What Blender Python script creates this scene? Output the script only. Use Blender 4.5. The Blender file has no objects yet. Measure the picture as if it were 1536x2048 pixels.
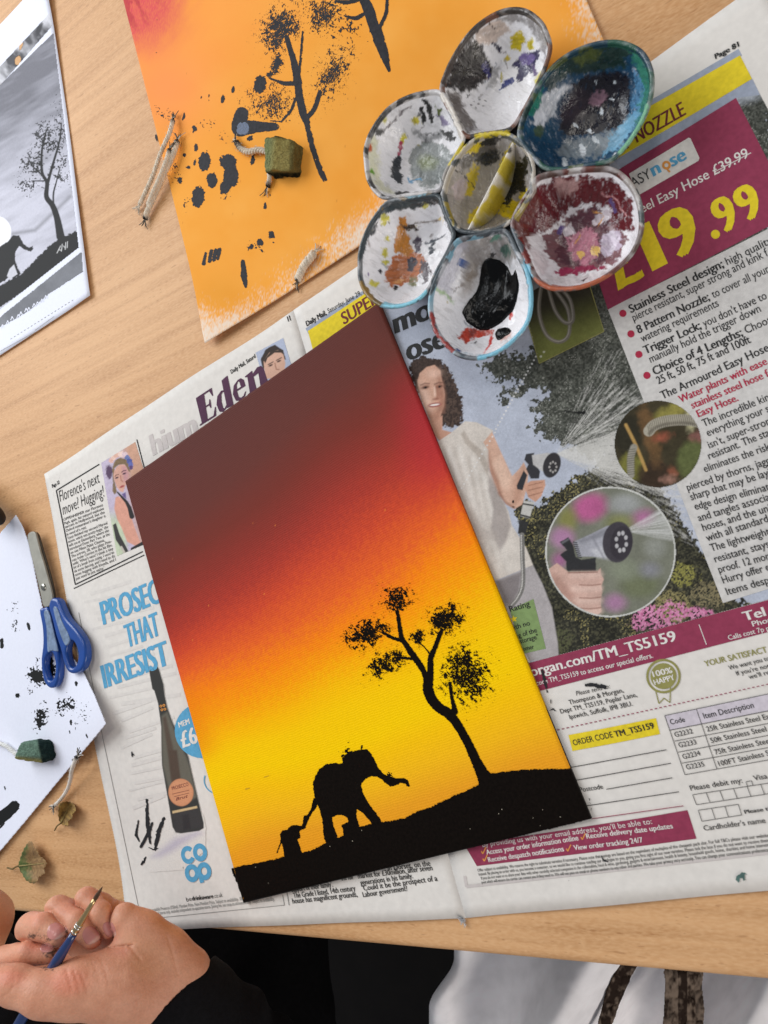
import bpy, bmesh, math, random
import numpy as np
from mathutils import Vector, Matrix

scene = bpy.context.scene
random.seed(7)

# ------------------------------------------------------------------ camera
F_PX = 1395.0                                    # focal length in photograph pixels (1536 x 2048)
R_CAM = np.array([[0.789314, -0.34265007, -0.50948439],
                  [-0.42033974, -0.90641239, -0.04160632],
                  [-0.44754655, 0.24699698, -0.85947343]])   # rows: right, down, forward
Z_CANVAS = 0.0047
CAM = np.array([0.31666873, 0.0722734, 0.29244742]) * 1.1811 + np.array([0, 0, Z_CANVAS])
cam_data = bpy.data.cameras.new('camera')
cam_data.sensor_fit = 'VERTICAL'
cam_data.sensor_height = 24.0
cam_data.lens = F_PX / 2048 * 24.0
cam_data.dof.use_dof = True                      # phone lens: nearly everything sharp
cam_data.dof.focus_distance = 0.48
cam_data.dof.aperture_fstop = 13.0
cam_data.clip_start = 0.01
cam_data.clip_end = 20
cam = bpy.data.objects.new('camera', cam_data)
scene.collection.objects.link(cam)
r, d, fw = R_CAM
cam.matrix_world = Matrix(((r[0], -d[0], -fw[0], CAM[0]), (r[1], -d[1], -fw[1], CAM[1]),
                           (r[2], -d[2], -fw[2], CAM[2]), (0, 0, 0, 1)))
scene.camera = cam

# ------------------------------------------------------------------ light: a classroom with a big window on the left
world = bpy.data.worlds.new('World')
scene.world = world
world.use_nodes = True
world.node_tree.nodes['Background'].inputs[0].default_value = (0.86, 0.90, 1.0, 1)
world.node_tree.nodes['Background'].inputs[1].default_value = 0.26


def area(name, loc, target, sx, sy, power, color):
    l = bpy.data.lights.new(name, 'AREA')
    l.shape = 'RECTANGLE'
    l.size, l.size_y, l.energy, l.color = sx, sy, power, color
    o = bpy.data.objects.new(name, l)
    o.location = loc
    o.rotation_euler = (Vector(target) - Vector(loc)).to_track_quat('-Z', 'Y').to_euler()
    scene.collection.objects.link(o)
    return o


area('window_light', (-0.85, 1.50, 1.15), (0.1, 0.1, 0), 1.5, 1.2, 38, (0.94, 0.97, 1.0))
area('overhead_fill', (0.9, 1.2, 2.2), (0.2, 0.15, 0), 0.6, 1.2, 11, (1.0, 0.94, 0.86))  # soft warm fill added overhead, stands for no particular lamp
area('front_fill', (1.3, -1.7, 0.7), (0.35, -0.3, -0.15), 1.2, 0.9, 20, (1.0, 0.93, 0.86))  # added fill to brighten the garment below the table edge, no visible source

scene.view_settings.view_transform = 'Standard'
scene.view_settings.look = 'None'
scene.view_settings.exposure = 0.0
scene.view_settings.gamma = 1.0
scene.view_settings.use_curve_mapping = False


# ------------------------------------------------------------------ measuring: photograph pixel -> place on the table
def PX(px, py, z=0.0):
    dirv = (px - 768.0) / F_PX * R_CAM[0] + (py - 1024.0) / F_PX * R_CAM[1] + R_CAM[2]
    s = (z - CAM[2]) / dirv[2]
    return CAM + dirv * s


def PXa(X, Y, z):
    dx = (X - 768.0) / F_PX
    dy = (Y - 1024.0) / F_PX
    D = dx[:, None] * R_CAM[0] + dy[:, None] * R_CAM[1] + R_CAM[2]
    s = (z - CAM[2]) / D[:, 2]
    return CAM + D * s[:, None]


def CW(a, b, c):                                  # right, down, depth (arrays) -> world
    return CAM + np.asarray(a)[..., None] * R_CAM[0] + np.asarray(b)[..., None] * R_CAM[1] + np.asarray(c)[..., None] * R_CAM[2]


def toPX(W):
    v = (np.asarray(W) - CAM) @ R_CAM.T
    return v[..., 0] / v[..., 2] * F_PX + 768, v[..., 1] / v[..., 2] * F_PX + 1024


def Zm(ox, oy, s):                                # coordinates read off an enlarged crop
    return lambda pts: [(ox + x / s, oy + y / s) for x, y in pts]


# ------------------------------------------------------------------ colour and noise
def c(r, g, b):
    v = np.array([r, g, b]) / 255.0
    return np.where(v <= 0.04045, v / 12.92, ((v + 0.055) / 1.055) ** 2.4)


def _hash(ix, iy, seed):
    h = (ix.astype(np.int64) * 374761393 + iy.astype(np.int64) * 668265263 + seed * 974634777) & 0xffffffff
    h = ((h ^ (h >> 13)) * 1274126177) & 0xffffffff
    h = (h ^ (h >> 16)) & 0xffffffff
    return h / 4294967295.0


def vn(x, y, seed=0):
    x = np.asarray(x, float); y = np.asarray(y, float)
    ix = np.floor(x); iy = np.floor(y)
    fx = x - ix; fy = y - iy
    fx = fx * fx * (3 - 2 * fx); fy = fy * fy * (3 - 2 * fy)
    a = _hash(ix, iy, seed); b = _hash(ix + 1, iy, seed); cc = _hash(ix, iy + 1, seed); dd = _hash(ix + 1, iy + 1, seed)
    return (a * (1 - fx) + b * fx) * (1 - fy) + (cc * (1 - fx) + dd * fx) * fy


def fbm(x, y, seed=0, octv=3):
    s = 0; a = 0.5; t = 0
    for k in range(octv):
        s = s + a * vn(x * 2 ** k + 17.3 * k, y * 2 ** k + 9.1 * k, seed + k); t += a; a *= 0.55
    return s / t


def sstep(a, b, x):
    t = np.clip((x - a) / (b - a), 0, 1)
    return t * t * (3 - 2 * t)


def mix(a, b, t):
    return a + (b - a) * t


def spline(pts, n=8, closed=True):
    P = np.array(pts, float); m = len(P); out = []
    rng = range(m) if closed else range(m - 1)
    for i in rng:
        if closed:
            p0, p1, p2, p3 = P[i - 1], P[i], P[(i + 1) % m], P[(i + 2) % m]
        else:
            p0, p1, p2, p3 = P[max(i - 1, 0)], P[i], P[i + 1], P[min(i + 2, m - 1)]
        for t in np.arange(n) / n:
            out.append(0.5 * ((2 * p1) + (-p0 + p2) * t + (2 * p0 - 5 * p1 + 4 * p2 - p3) * t * t + (-p0 + 3 * p1 - 3 * p2 + p3) * t ** 3))
    if not closed:
        out.append(P[-1])
    return np.array(out)


def psdf(X, Y, poly):
    poly = np.asarray(poly, float)
    d = np.full(X.shape, 1e18); ins = np.zeros(X.shape, bool)
    n = len(poly)
    for i in range(n):
        ax, ay = poly[i]; bx, by = poly[(i + 1) % n]
        ex, ey = bx - ax, by - ay
        wx, wy = X - ax, Y - ay
        t = np.clip((wx * ex + wy * ey) / (ex * ex + ey * ey + 1e-18), 0, 1)
        d = np.minimum(d, (wx - ex * t) ** 2 + (wy - ey * t) ** 2)
        if ay != by:
            cond = ((ay > Y) != (by > Y)) & (X < (bx - ax) * (Y - ay) / (by - ay) + ax)
            ins ^= cond
    d = np.sqrt(d)
    return np.where(ins, -d, d)


def lsdf(X, Y, pts, ws):
    d = np.full(X.shape, 1e9); pts = np.asarray(pts, float)
    if np.isscalar(ws):
        ws = [ws] * len(pts)
    for i in range(len(pts) - 1):
        ax, ay = pts[i]; bx, by = pts[i + 1]
        ex, ey = bx - ax, by - ay
        t = np.clip(((X - ax) * ex + (Y - ay) * ey) / (ex * ex + ey * ey + 1e-18), 0, 1)
        d = np.minimum(d, np.hypot(X - ax - ex * t, Y - ay - ey * t) - (ws[i] + (ws[i + 1] - ws[i]) * t))
    return d


def esdf(X, Y, cx, cy, rx, ry, ang=0):
    a = math.radians(ang); ca, sa = math.cos(a), math.sin(a)
    u = (X - cx) * ca + (Y - cy) * sa; v = -(X - cx) * sa + (Y - cy) * ca
    return (np.hypot(u / rx, v / ry) - 1) * min(rx, ry)


class Paint:                                      # flat colour picture over a set of points
    def __init__(s, X, Y, base):
        s.X, s.Y = X, Y; s.streak = None
        s.C = np.tile(np.asarray(base, float), (len(X), 1))

    def _sel(s, x0, y0, x1, y1, m):
        return np.nonzero((s.X > x0 - m) & (s.X < x1 + m) & (s.Y > y0 - m) & (s.Y < y1 + m))[0]

    def blend(s, idx, dist, col, soft, op=1.0, var=0, vs=5, seed=0):
        m = sstep(soft, -soft, dist) * op
        col = np.asarray(col, float)
        if s.streak is not None:                  # dragged by a brush: ridges of thick and thin paint
            a_ = (seed * 1.7 + s.streak) % 6.28; ca, sa = math.cos(a_), math.sin(a_); x, y = s.X[idx], s.Y[idx]
            st = fbm((x * ca + y * sa) / 15, (-x * sa + y * ca) / 2.2, seed + 300, 3); bl = fbm(x / 9, y / 9, seed + 310, 2)
            m = m * np.clip(1.10 + (st - 0.42) * 1.7 + (bl - 0.5) * 0.6, 0.42, 1)
            col = col * (1 + (fbm((x * ca + y * sa) / 24, (-x * sa + y * ca) / 3.4, seed + 320, 2) - 0.5) * 0.7)[:, None]
            var = 0
        if var:
            n = (fbm(s.X[idx] / vs, s.Y[idx] / vs, seed + 50, 3) - 0.5) * 2 * var
            col = col * (1 + n)[:, None]
        s.C[idx] = s.C[idx] * (1 - m)[:, None] + col * m[:, None]

    def _rough(s, idx, rough, rs, seed):
        return (fbm(s.X[idx] / rs, s.Y[idx] / rs, seed, 3) - 0.5) * 2 * rough if rough else 0

    def fill(s, poly, col, soft=1.0, rough=0, rs=6, seed=0, op=1.0, var=0, vs=5):
        p = np.asarray(poly, float); mg = soft + rough + 2
        idx = s._sel(p[:, 0].min(), p[:, 1].min(), p[:, 0].max(), p[:, 1].max(), mg)
        if len(idx):
            s.blend(idx, psdf(s.X[idx], s.Y[idx], p) + s._rough(idx, rough, rs, seed), col, soft, op, var, vs, seed)

    def ell(s, cx, cy, rx, ry, ang, col, soft=1.0, rough=0, rs=6, seed=0, op=1.0, var=0, vs=5):
        m = max(rx, ry); idx = s._sel(cx - m, cy - m, cx + m, cy + m, soft + rough + 2)
        if len(idx):
            s.blend(idx, esdf(s.X[idx], s.Y[idx], cx, cy, rx, ry, ang) + s._rough(idx, rough, rs, seed), col, soft, op, var, vs, seed)

    def stroke(s, pts, ws, col, soft=1.0, rough=0, rs=6, seed=0, op=1.0, var=0, vs=5):
        p = np.asarray(pts, float); m = np.max(ws) + soft + rough + 2
        idx = s._sel(p[:, 0].min(), p[:, 1].min(), p[:, 0].max(), p[:, 1].max(), m)
        if len(idx):
            s.blend(idx, lsdf(s.X[idx], s.Y[idx], p, ws) + s._rough(idx, rough, rs, seed), col, soft, op, var, vs, seed)


# ------------------------------------------------------------------ objects
def finish(o, label=None, cat=None, group=None, kind=None):
    if label: o['label'] = label
    if cat: o['category'] = cat
    if group: o['group'] = group
    if kind: o['kind'] = kind
    return o


def root(name, loc, label, cat, group=None):
    o = bpy.data.objects.new(name, None)
    o.empty_display_size = 0.02
    o.location = loc
    scene.collection.objects.link(o)
    return finish(o, label, cat, group)


def mk(name, V, Fc, mat, parent=None, col=None, smooth=True, extra=None, label=None):
    V = np.asarray(V, float)
    me = bpy.data.meshes.new(name)
    if isinstance(Fc, np.ndarray):
        nf, k = Fc.shape
        me.vertices.add(len(V)); me.vertices.foreach_set('co', V.astype(np.float32).ravel())
        me.loops.add(nf * k); me.loops.foreach_set('vertex_index', Fc.astype(np.int32).ravel())
        me.polygons.add(nf); me.polygons.foreach_set('loop_start', np.arange(0, nf * k, k, dtype=np.int32))
        me.update(calc_edges=True)
    else:
        me.from_pydata(V.tolist(), [], Fc); me.update()
    if smooth and len(me.polygons):
        me.polygons.foreach_set('use_smooth', np.ones(len(me.polygons), bool))
    if col is not None:
        a = me.color_attributes.new('Col', 'FLOAT_COLOR', 'POINT')
        a.data.foreach_set('color', np.c_[np.clip(col, 0, 1), np.ones(len(V))].astype(np.float32).ravel())
    if extra is not None:
        a = me.attributes.new('Wet', 'FLOAT', 'POINT')
        a.data.foreach_set('value', np.asarray(extra, np.float32))
    if mat: me.materials.append(mat)
    o = bpy.data.objects.new(name, me)
    scene.collection.objects.link(o)
    if parent is not None:
        o.parent = parent
        p = parent; off = Vector((0, 0, 0))
        while p is not None:
            off += p.location; p = p.parent
        o.location = -off
    if label: o['label'] = label
    return o


def recenter(o):                                  # put a single mesh's origin at its base
    me = o.data
    n = len(me.vertices); co = np.empty(n * 3, np.float32); me.vertices.foreach_get('co', co); co = co.reshape(-1, 3)
    b = np.array([(co[:, 0].min() + co[:, 0].max()) / 2, (co[:, 1].min() + co[:, 1].max()) / 2, co[:, 2].min()], np.float32)
    me.vertices.foreach_set('co', (co - b).ravel()); o.location = b.tolist(); me.update()
    return o


def gridfaces(nu, nv, keep=None):                 # vertices indexed i*nv+j
    i, j = np.meshgrid(np.arange(nu - 1), np.arange(nv - 1), indexing='ij')
    a = (i * nv + j).ravel()
    Fc = np.stack([a, a + nv, a + nv + 1, a + 1], 1)
    if keep is not None:
        k = keep.ravel(); Fc = Fc[k[Fc].all(1)]
    return Fc


def compact(V, Fc, *arrs):
    used = np.unique(Fc); mp = -np.ones(len(V), np.int64); mp[used] = np.arange(len(used))
    return (V[used], mp[Fc]) + tuple(a[used] for a in arrs)


def surfnet(Fv, org, h):                          # closed surface of a sampled distance field
    nx, ny, nz = Fv.shape
    S = Fv < 0
    cnt = np.zeros((nx - 1, ny - 1, nz - 1), np.int8)
    for a in (0, 1):
        for b in (0, 1):
            for g in (0, 1):
                cnt += S[a:nx - 1 + a, b:ny - 1 + b, g:nz - 1 + g]
    act = (cnt > 0) & (cnt < 8)
    I = np.argwhere(act)
    vid = -np.ones(act.shape, np.int64); vid[act] = np.arange(len(I))
    acc = np.zeros((len(I), 3)); num = np.zeros(len(I))
    corners = [(a, b, g) for a in (0, 1) for b in (0, 1) for g in (0, 1)]
    val = {k: Fv[I[:, 0] + k[0], I[:, 1] + k[1], I[:, 2] + k[2]] for k in corners}
    for k in corners:
        for ax in range(3):
            if k[ax] == 0:
                k2 = list(k); k2[ax] = 1; k2 = tuple(k2)
                v0, v1 = val[k], val[k2]
                cr = (v0 < 0) != (v1 < 0)
                t = np.where(cr, v0 / np.where(cr, v0 - v1, 1), 0)
                p = np.tile(np.array(k, float), (len(I), 1)); p[:, ax] += t
                acc += p * cr[:, None]; num += cr
    V = org + (I + acc / num[:, None]) * h
    Fs = []
    for ax in range(3):
        o1, o2 = [(1, 2), (2, 0), (0, 1)][ax]
        sl0 = [slice(None)] * 3; sl1 = [slice(None)] * 3
        sl0[ax] = slice(0, -1); sl1[ax] = slice(1, None)
        s0, s1 = S[tuple(sl0)], S[tuple(sl1)]
        E = np.argwhere(s0 != s1)
        ok = (E[:, o1] > 0) & (E[:, o2] > 0) & (E[:, o1] < Fv.shape[o1] - 1) & (E[:, o2] < Fv.shape[o2] - 1)
        E = E[ok]
        def cid(d1, d2):
            q = E.copy(); q[:, o1] += d1; q[:, o2] += d2
            return vid[q[:, 0], q[:, 1], q[:, 2]]
        Q = np.stack([cid(-1, -1), cid(0, -1), cid(0, 0), cid(-1, 0)], 1)
        inside_first = s0[E[:, 0], E[:, 1], E[:, 2]]
        Q[~inside_first] = Q[~inside_first][:, ::-1]
        Fs.append(Q)
    Fc = np.concatenate(Fs)
    return V, Fc[(Fc >= 0).all(1)]


def smoothmesh(V, Fc, it=1, lam=0.5):
    for _ in range(it):
        acc = np.zeros_like(V); n = np.zeros(len(V))
        for a, b in ((0, 1), (1, 2), (2, 3), (3, 0)):
            np.add.at(acc, Fc[:, a], V[Fc[:, b]]); np.add.at(n, Fc[:, a], 1)
            np.add.at(acc, Fc[:, b], V[Fc[:, a]]); np.add.at(n, Fc[:, b], 1)
        V = V + lam * (acc / np.maximum(n, 1)[:, None] - V)
    return V


def tube(path, rad, sides=8, cap=True):
    P = np.asarray(path, float); n = len(P)
    rad = np.full(n, rad) if np.isscalar(rad) else np.asarray(rad, float)
    T = np.gradient(P, axis=0); T /= np.linalg.norm(T, axis=1)[:, None] + 1e-12
    up = np.array([0, 0, 1.0]) if abs(T[0, 2]) < 0.9 else np.array([1.0, 0, 0])
    V = []; N = np.cross(T[0], up); N /= np.linalg.norm(N)
    for i in range(n):
        N = N - T[i] * (N @ T[i]); N /= np.linalg.norm(N); B = np.cross(T[i], N)
        for k in range(sides):
            a = 2 * math.pi * k / sides
            V.append(P[i] + rad[i] * (math.cos(a) * N + math.sin(a) * B))
    Fc = [(i * sides + k, i * sides + (k + 1) % sides, (i + 1) * sides + (k + 1) % sides, (i + 1) * sides + k)
          for i in range(n - 1) for k in range(sides)]
    if cap:
        Fc.append(tuple(range(sides))[::-1]); Fc.append(tuple((n - 1) * sides + k for k in range(sides)))
    return V, Fc


class Soup:                                       # collects pieces of one mesh
    def __init__(s): s.V = []; s.F = []; s.C = []

    def add(s, V, Fc, col=None):
        o = len(s.V)
        s.V += [tuple(v) for v in V]; s.F += [tuple(int(i) + o for i in f) for f in Fc]
        if col is not None:
            cc = np.asarray(col, float)
            s.C += [tuple(cc)] * len(V) if cc.ndim == 1 else [tuple(q) for q in cc]
        return s

    def build(s, name, mat, parent=None, smooth=True):
        return mk(name, s.V, s.F, mat, parent, col=np.array(s.C) if s.C else None, smooth=smooth)


# ------------------------------------------------------------------ materials
def M(name, col=None, rough=0.6, spec=0.3, nz=None, bump=None, wet=None, sss=0, metal=0, coat=0, bump2=None):
    m = bpy.data.materials.new(name); m.use_nodes = True
    nt = m.node_tree; N = nt.nodes; L = nt.links; b = N['Principled BSDF']
    tc = N.new('ShaderNodeTexCoord')
    if col is None:
        src = N.new('ShaderNodeAttribute'); src.attribute_name = 'Col'; out = src.outputs['Color']
    else:
        src = N.new('ShaderNodeRGB'); src.outputs[0].default_value = (*[float(v) for v in col], 1); out = src.outputs[0]
    if nz:                                        # (scale, amount) fine variation of the colour itself
        t = N.new('ShaderNodeTexNoise'); t.inputs['Scale'].default_value = nz[0]; t.inputs['Detail'].default_value = 4
        L.new(tc.outputs['Object'], t.inputs['Vector'])
        mr = N.new('ShaderNodeMapRange'); mr.inputs[1].default_value = 0.3; mr.inputs[2].default_value = 0.7
        mr.inputs[3].default_value = 1 - nz[1]; mr.inputs[4].default_value = 1 + nz[1]
        L.new(t.outputs['Fac'], mr.inputs[0])
        mx = N.new('ShaderNodeMix'); mx.data_type = 'RGBA'; mx.blend_type = 'MULTIPLY'; mx.inputs[0].default_value = 1
        cb = N.new('ShaderNodeCombineColor')
        for k in range(3): L.new(mr.outputs[0], cb.inputs[k])
        L.new(out, mx.inputs[6]); L.new(cb.outputs[0], mx.inputs[7]); out = mx.outputs[2]
    L.new(out, b.inputs['Base Color'])
    b.inputs['Roughness'].default_value = rough
    b.inputs['Specular IOR Level'].default_value = spec
    b.inputs['Metallic'].default_value = metal
    if coat: b.inputs['Coat Weight'].default_value = coat; b.inputs['Coat Roughness'].default_value = 0.12
    if sss:
        b.inputs['Subsurface Weight'].default_value = sss
        b.inputs['Subsurface Radius'].default_value = (0.004, 0.0015, 0.0008)
        b.inputs['Subsurface Scale'].default_value = 1.0
    if wet:                                       # roughness dry -> wet following the paint film
        a = N.new('ShaderNodeAttribute'); a.attribute_name = 'Wet'
        mr = N.new('ShaderNodeMapRange'); mr.inputs[3].default_value = rough; mr.inputs[4].default_value = wet
        L.new(a.outputs['Fac'], mr.inputs[0]); L.new(mr.outputs[0], b.inputs['Roughness'])
    prev = None
    for bm_ in (bump, bump2):
        if bm_:
            t = N.new('ShaderNodeTexNoise'); t.inputs['Scale'].default_value = bm_[0]; t.inputs['Detail'].default_value = 5
            L.new(tc.outputs['Object'], t.inputs['Vector'])
            bp = N.new('ShaderNodeBump'); bp.inputs['Strength'].default_value = bm_[1]; bp.inputs['Distance'].default_value = bm_[2]
            L.new(t.outputs['Fac'], bp.inputs['Height'])
            if prev: L.new(prev, bp.inputs['Normal'])
            prev = bp.outputs[0]
    if prev: L.new(prev, b.inputs['Normal'])
    return m


# ------------------------------------------------------------------ surfaces that carry print or paint
class Surf:
    def __init__(s, zf): s.zf = zf

    def px(s, X, Y, off=0.0):
        X = np.atleast_1d(np.asarray(X, float)); Y = np.atleast_1d(np.asarray(Y, float))
        z = np.full(X.shape, 0.001)
        for _ in range(4):
            W = PXa(X, Y, z); z = s.zf(W[:, 0], W[:, 1])
        W[:, 2] = z + off
        return W

    def drop(s, W, off=0.0):
        W = np.array(W, float); W[:, 2] = s.zf(W[:, 0], W[:, 1]) + off
        return W


_txt = {}


def glyphs(s, bold, shear):
    k = (s, bold, shear)
    if k not in _txt:
        cu = bpy.data.curves.new('t', 'FONT'); cu.body = s; cu.resolution_u = 3; cu.offset = bold; cu.shear = shear
        o = bpy.data.objects.new('t', cu)
        me = o.to_mesh()
        V = np.array([v.co[:2] for v in me.vertices]) if len(me.vertices) else np.zeros((0, 2))
        Fc = [tuple(p.vertices) for p in me.polygons]
        o.to_mesh_clear(); bpy.data.objects.remove(o); bpy.data.curves.remove(cu)
        _txt[k] = (V, Fc)
    return _txt[k]


class Print:                                      # one printed or painted layer lying on a surface
    def __init__(s, surf, off): s.S = surf; s.off = off; s.P = []; s.n = 0; s.k = 0

    def _add(s, W, Fc):
        W = np.array(W, float); W[:, 2] += 4e-6 * s.k; s.k += 1     # never two films in one plane
        s.P.append((W, [tuple(f) for f in Fc])); s.n += len(W)

    def join(s, k0):                              # pieces since k0 become one
        V = []; Fs = []; n = 0
        for W, Fc in s.P[k0:]:
            V.append(W); Fs += [tuple(i + n for i in f) for f in Fc]; n += len(W)
        if V: s.P[k0:] = [(np.concatenate(V), Fs)]

    def text(s, body, p0, p1, h, bold=0.0, shear=0.0):
        V, Fc = glyphs(body, min(bold, 0.0), shear)
        if not len(V): return
        if bold > 0.002:                          # heavier weight: the same letters again, a hair to the side
            k = len(V); V = np.concatenate([V + np.array([dx, 0]) for dx in np.linspace(-1, 1, 3) * (bold + 0.005) * 1.2]); Fc = [tuple(i + q * k for i in f) for q in range(3) for f in Fc]
        lift = np.repeat(np.arange(3), len(V) // 3) * 2e-6 if bold > 0.002 else 0
        A = s.S.px(*p0)[0]; B = s.S.px(*p1)[0]
        e = B - A; e[2] = 0; L = np.linalg.norm(e); e /= L
        up = np.array([-e[1], e[0], 0])
        q = toPX(np.array([A, A + up * 0.001])); ppm = math.hypot(q[0][1] - q[0][0], q[1][1] - q[1][0]) / 0.001
        hm = h / ppm
        x0, x1 = V[:, 0].min(), V[:, 0].max()
        W = A + np.outer((V[:, 0] - x0) / (x1 - x0) * L, e) + np.outer(V[:, 1] / 0.70 * hm, up)
        W = s.S.drop(W, s.off); W[:, 2] += lift
        s._add(W, Fc)

    def poly(s, pts, maxlen=0.009, jitter=0, seed=0):
        P = np.asarray(pts, float)
        W = s.S.px(P[:, 0], P[:, 1])
        bm = bmesh.new()
        vs = [bm.verts.new((w[0], w[1], 0)) for w in W]
        f = bm.faces.new(vs)
        bmesh.ops.triangulate(bm, faces=[f])
        for _ in range(6):
            es = [e for e in bm.edges if e.calc_length() > maxlen]
            if not es: break
            bmesh.ops.subdivide_edges(bm, edges=es, cuts=1)
            bmesh.ops.triangulate(bm, faces=[f for f in bm.faces if len(f.verts) > 3])
        bm.verts.index_update()
        W = np.array([v.co[:] for v in bm.verts]); Fc = [tuple(v.index for v in f.verts) for f in bm.faces]
        # keep faces looking up
        for i, f in enumerate(Fc):
            a, b, d_ = W[f[0]], W[f[1]], W[f[2]]
            if (b[0] - a[0]) * (d_[1] - a[1]) - (b[1] - a[1]) * (d_[0] - a[0]) < 0: Fc[i] = f[::-1]
        bm.free()
        s._add(s.S.drop(W, s.off), Fc)

    def line(s, p0, p1, w):
        n = max(2, int(math.hypot(p1[0] - p0[0], p1[1] - p0[1]) / 16) + 1)
        t = np.linspace(0, 1, n)
        X = p0[0] + (p1[0] - p0[0]) * t; Y = p0[1] + (p1[1] - p0[1]) * t
        L = math.hypot(p1[0] - p0[0], p1[1] - p0[1]); nx, ny = -(p1[1] - p0[1]) / L * w / 2, (p1[0] - p0[0]) / L * w / 2
        W = np.concatenate([s.S.px(X - nx, Y - ny, s.off), s.S.px(X + nx, Y + ny, s.off)])
        s._add(W, [(i, n + i, n + i + 1, i + 1) for i in range(n - 1)])

    def path(s, pts, w):
        k = len(s.P)
        for a, b in zip(pts[:-1], pts[1:]): s.line(a, b, w)
        s.join(k)

    def dash(s, p0, p1, w, on, off):
        L = math.hypot(p1[0] - p0[0], p1[1] - p0[1]); t = 0; k = len(s.P)
        while t < L:
            a = t / L; b = min(1, (t + on) / L)
            s.line((p0[0] + (p1[0] - p0[0]) * a, p0[1] + (p1[1] - p0[1]) * a), (p0[0] + (p1[0] - p0[0]) * b, p0[1] + (p1[1] - p0[1]) * b), w)
            t += on + off
        s.join(k)

    def ring(s, cx, cy, r0, r1, n=40, a0=0, a1=360, sy=1.0, rot=0):
        a = np.radians(np.linspace(a0, a1, n)); cr, sr = math.cos(math.radians(rot)), math.sin(math.radians(rot))
        def pt(r):
            x, y = np.cos(a) * r, np.sin(a) * r * sy
            return s.S.px(cx + x * cr - y * sr, cy + x * sr + y * cr, s.off)
        m = max(2, int((r1 - r0) / 7) + 2)
        W = np.concatenate([pt(r) for r in np.linspace(r0, r1, m)])
        s._add(W, [(q * n + i, q * n + i + 1, (q + 1) * n + i + 1, (q + 1) * n + i) for q in range(m - 1) for i in range(n - 1)])

    def disc(s, cx, cy, r, sy=1.0, rot=0): s.ring(cx, cy, r * 0.02, r, 33, sy=sy, rot=rot)

    def mask(s, x0, y0, x1, y1, fn, step=1.0):    # cells of a fine lattice where fn(X, Y) is true
        xs = np.arange(x0, x1, step); ys = np.arange(y0, y1, step)
        X, Y = np.meshgrid(xs, ys, indexing='ij')
        k = fn(X.ravel(), Y.ravel()).reshape(X.shape)
        Fc = gridfaces(len(xs), len(ys), k)
        if not len(Fc): return
        V = np.c_[X.ravel(), Y.ravel()]
        V, Fc = compact(V, Fc)
        s._add(s.S.px(V[:, 0], V[:, 1], s.off), [tuple(f[::-1]) for f in Fc.tolist()])

    def build(s, name, mat, parent, label=None, split=True):
        if not split: s.join(0)
        for W, Fc in s.P:
            o = mk(name, W, Fc, mat, parent, smooth=False)
            if label: o['label'] = label
        return o


def raster(surf, x0, y0, x1, y1, step, fn, keep=None, off=0.0):
    xs = np.arange(x0, x1 + step, step); ys = np.arange(y0, y1 + step, step)
    X, Y = np.meshgrid(xs, ys, indexing='ij'); X = X.ravel(); Y = Y.ravel()
    k = keep(X, Y) if keep else np.ones(len(X), bool)
    Fc = gridfaces(len(xs), len(ys), k)[:, ::-1]
    V = np.c_[X, Y]; V, Fc = compact(V, Fc)
    C = fn(V[:, 0], V[:, 1])
    return surf.px(V[:, 0], V[:, 1], off), np.ascontiguousarray(Fc), C


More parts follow.
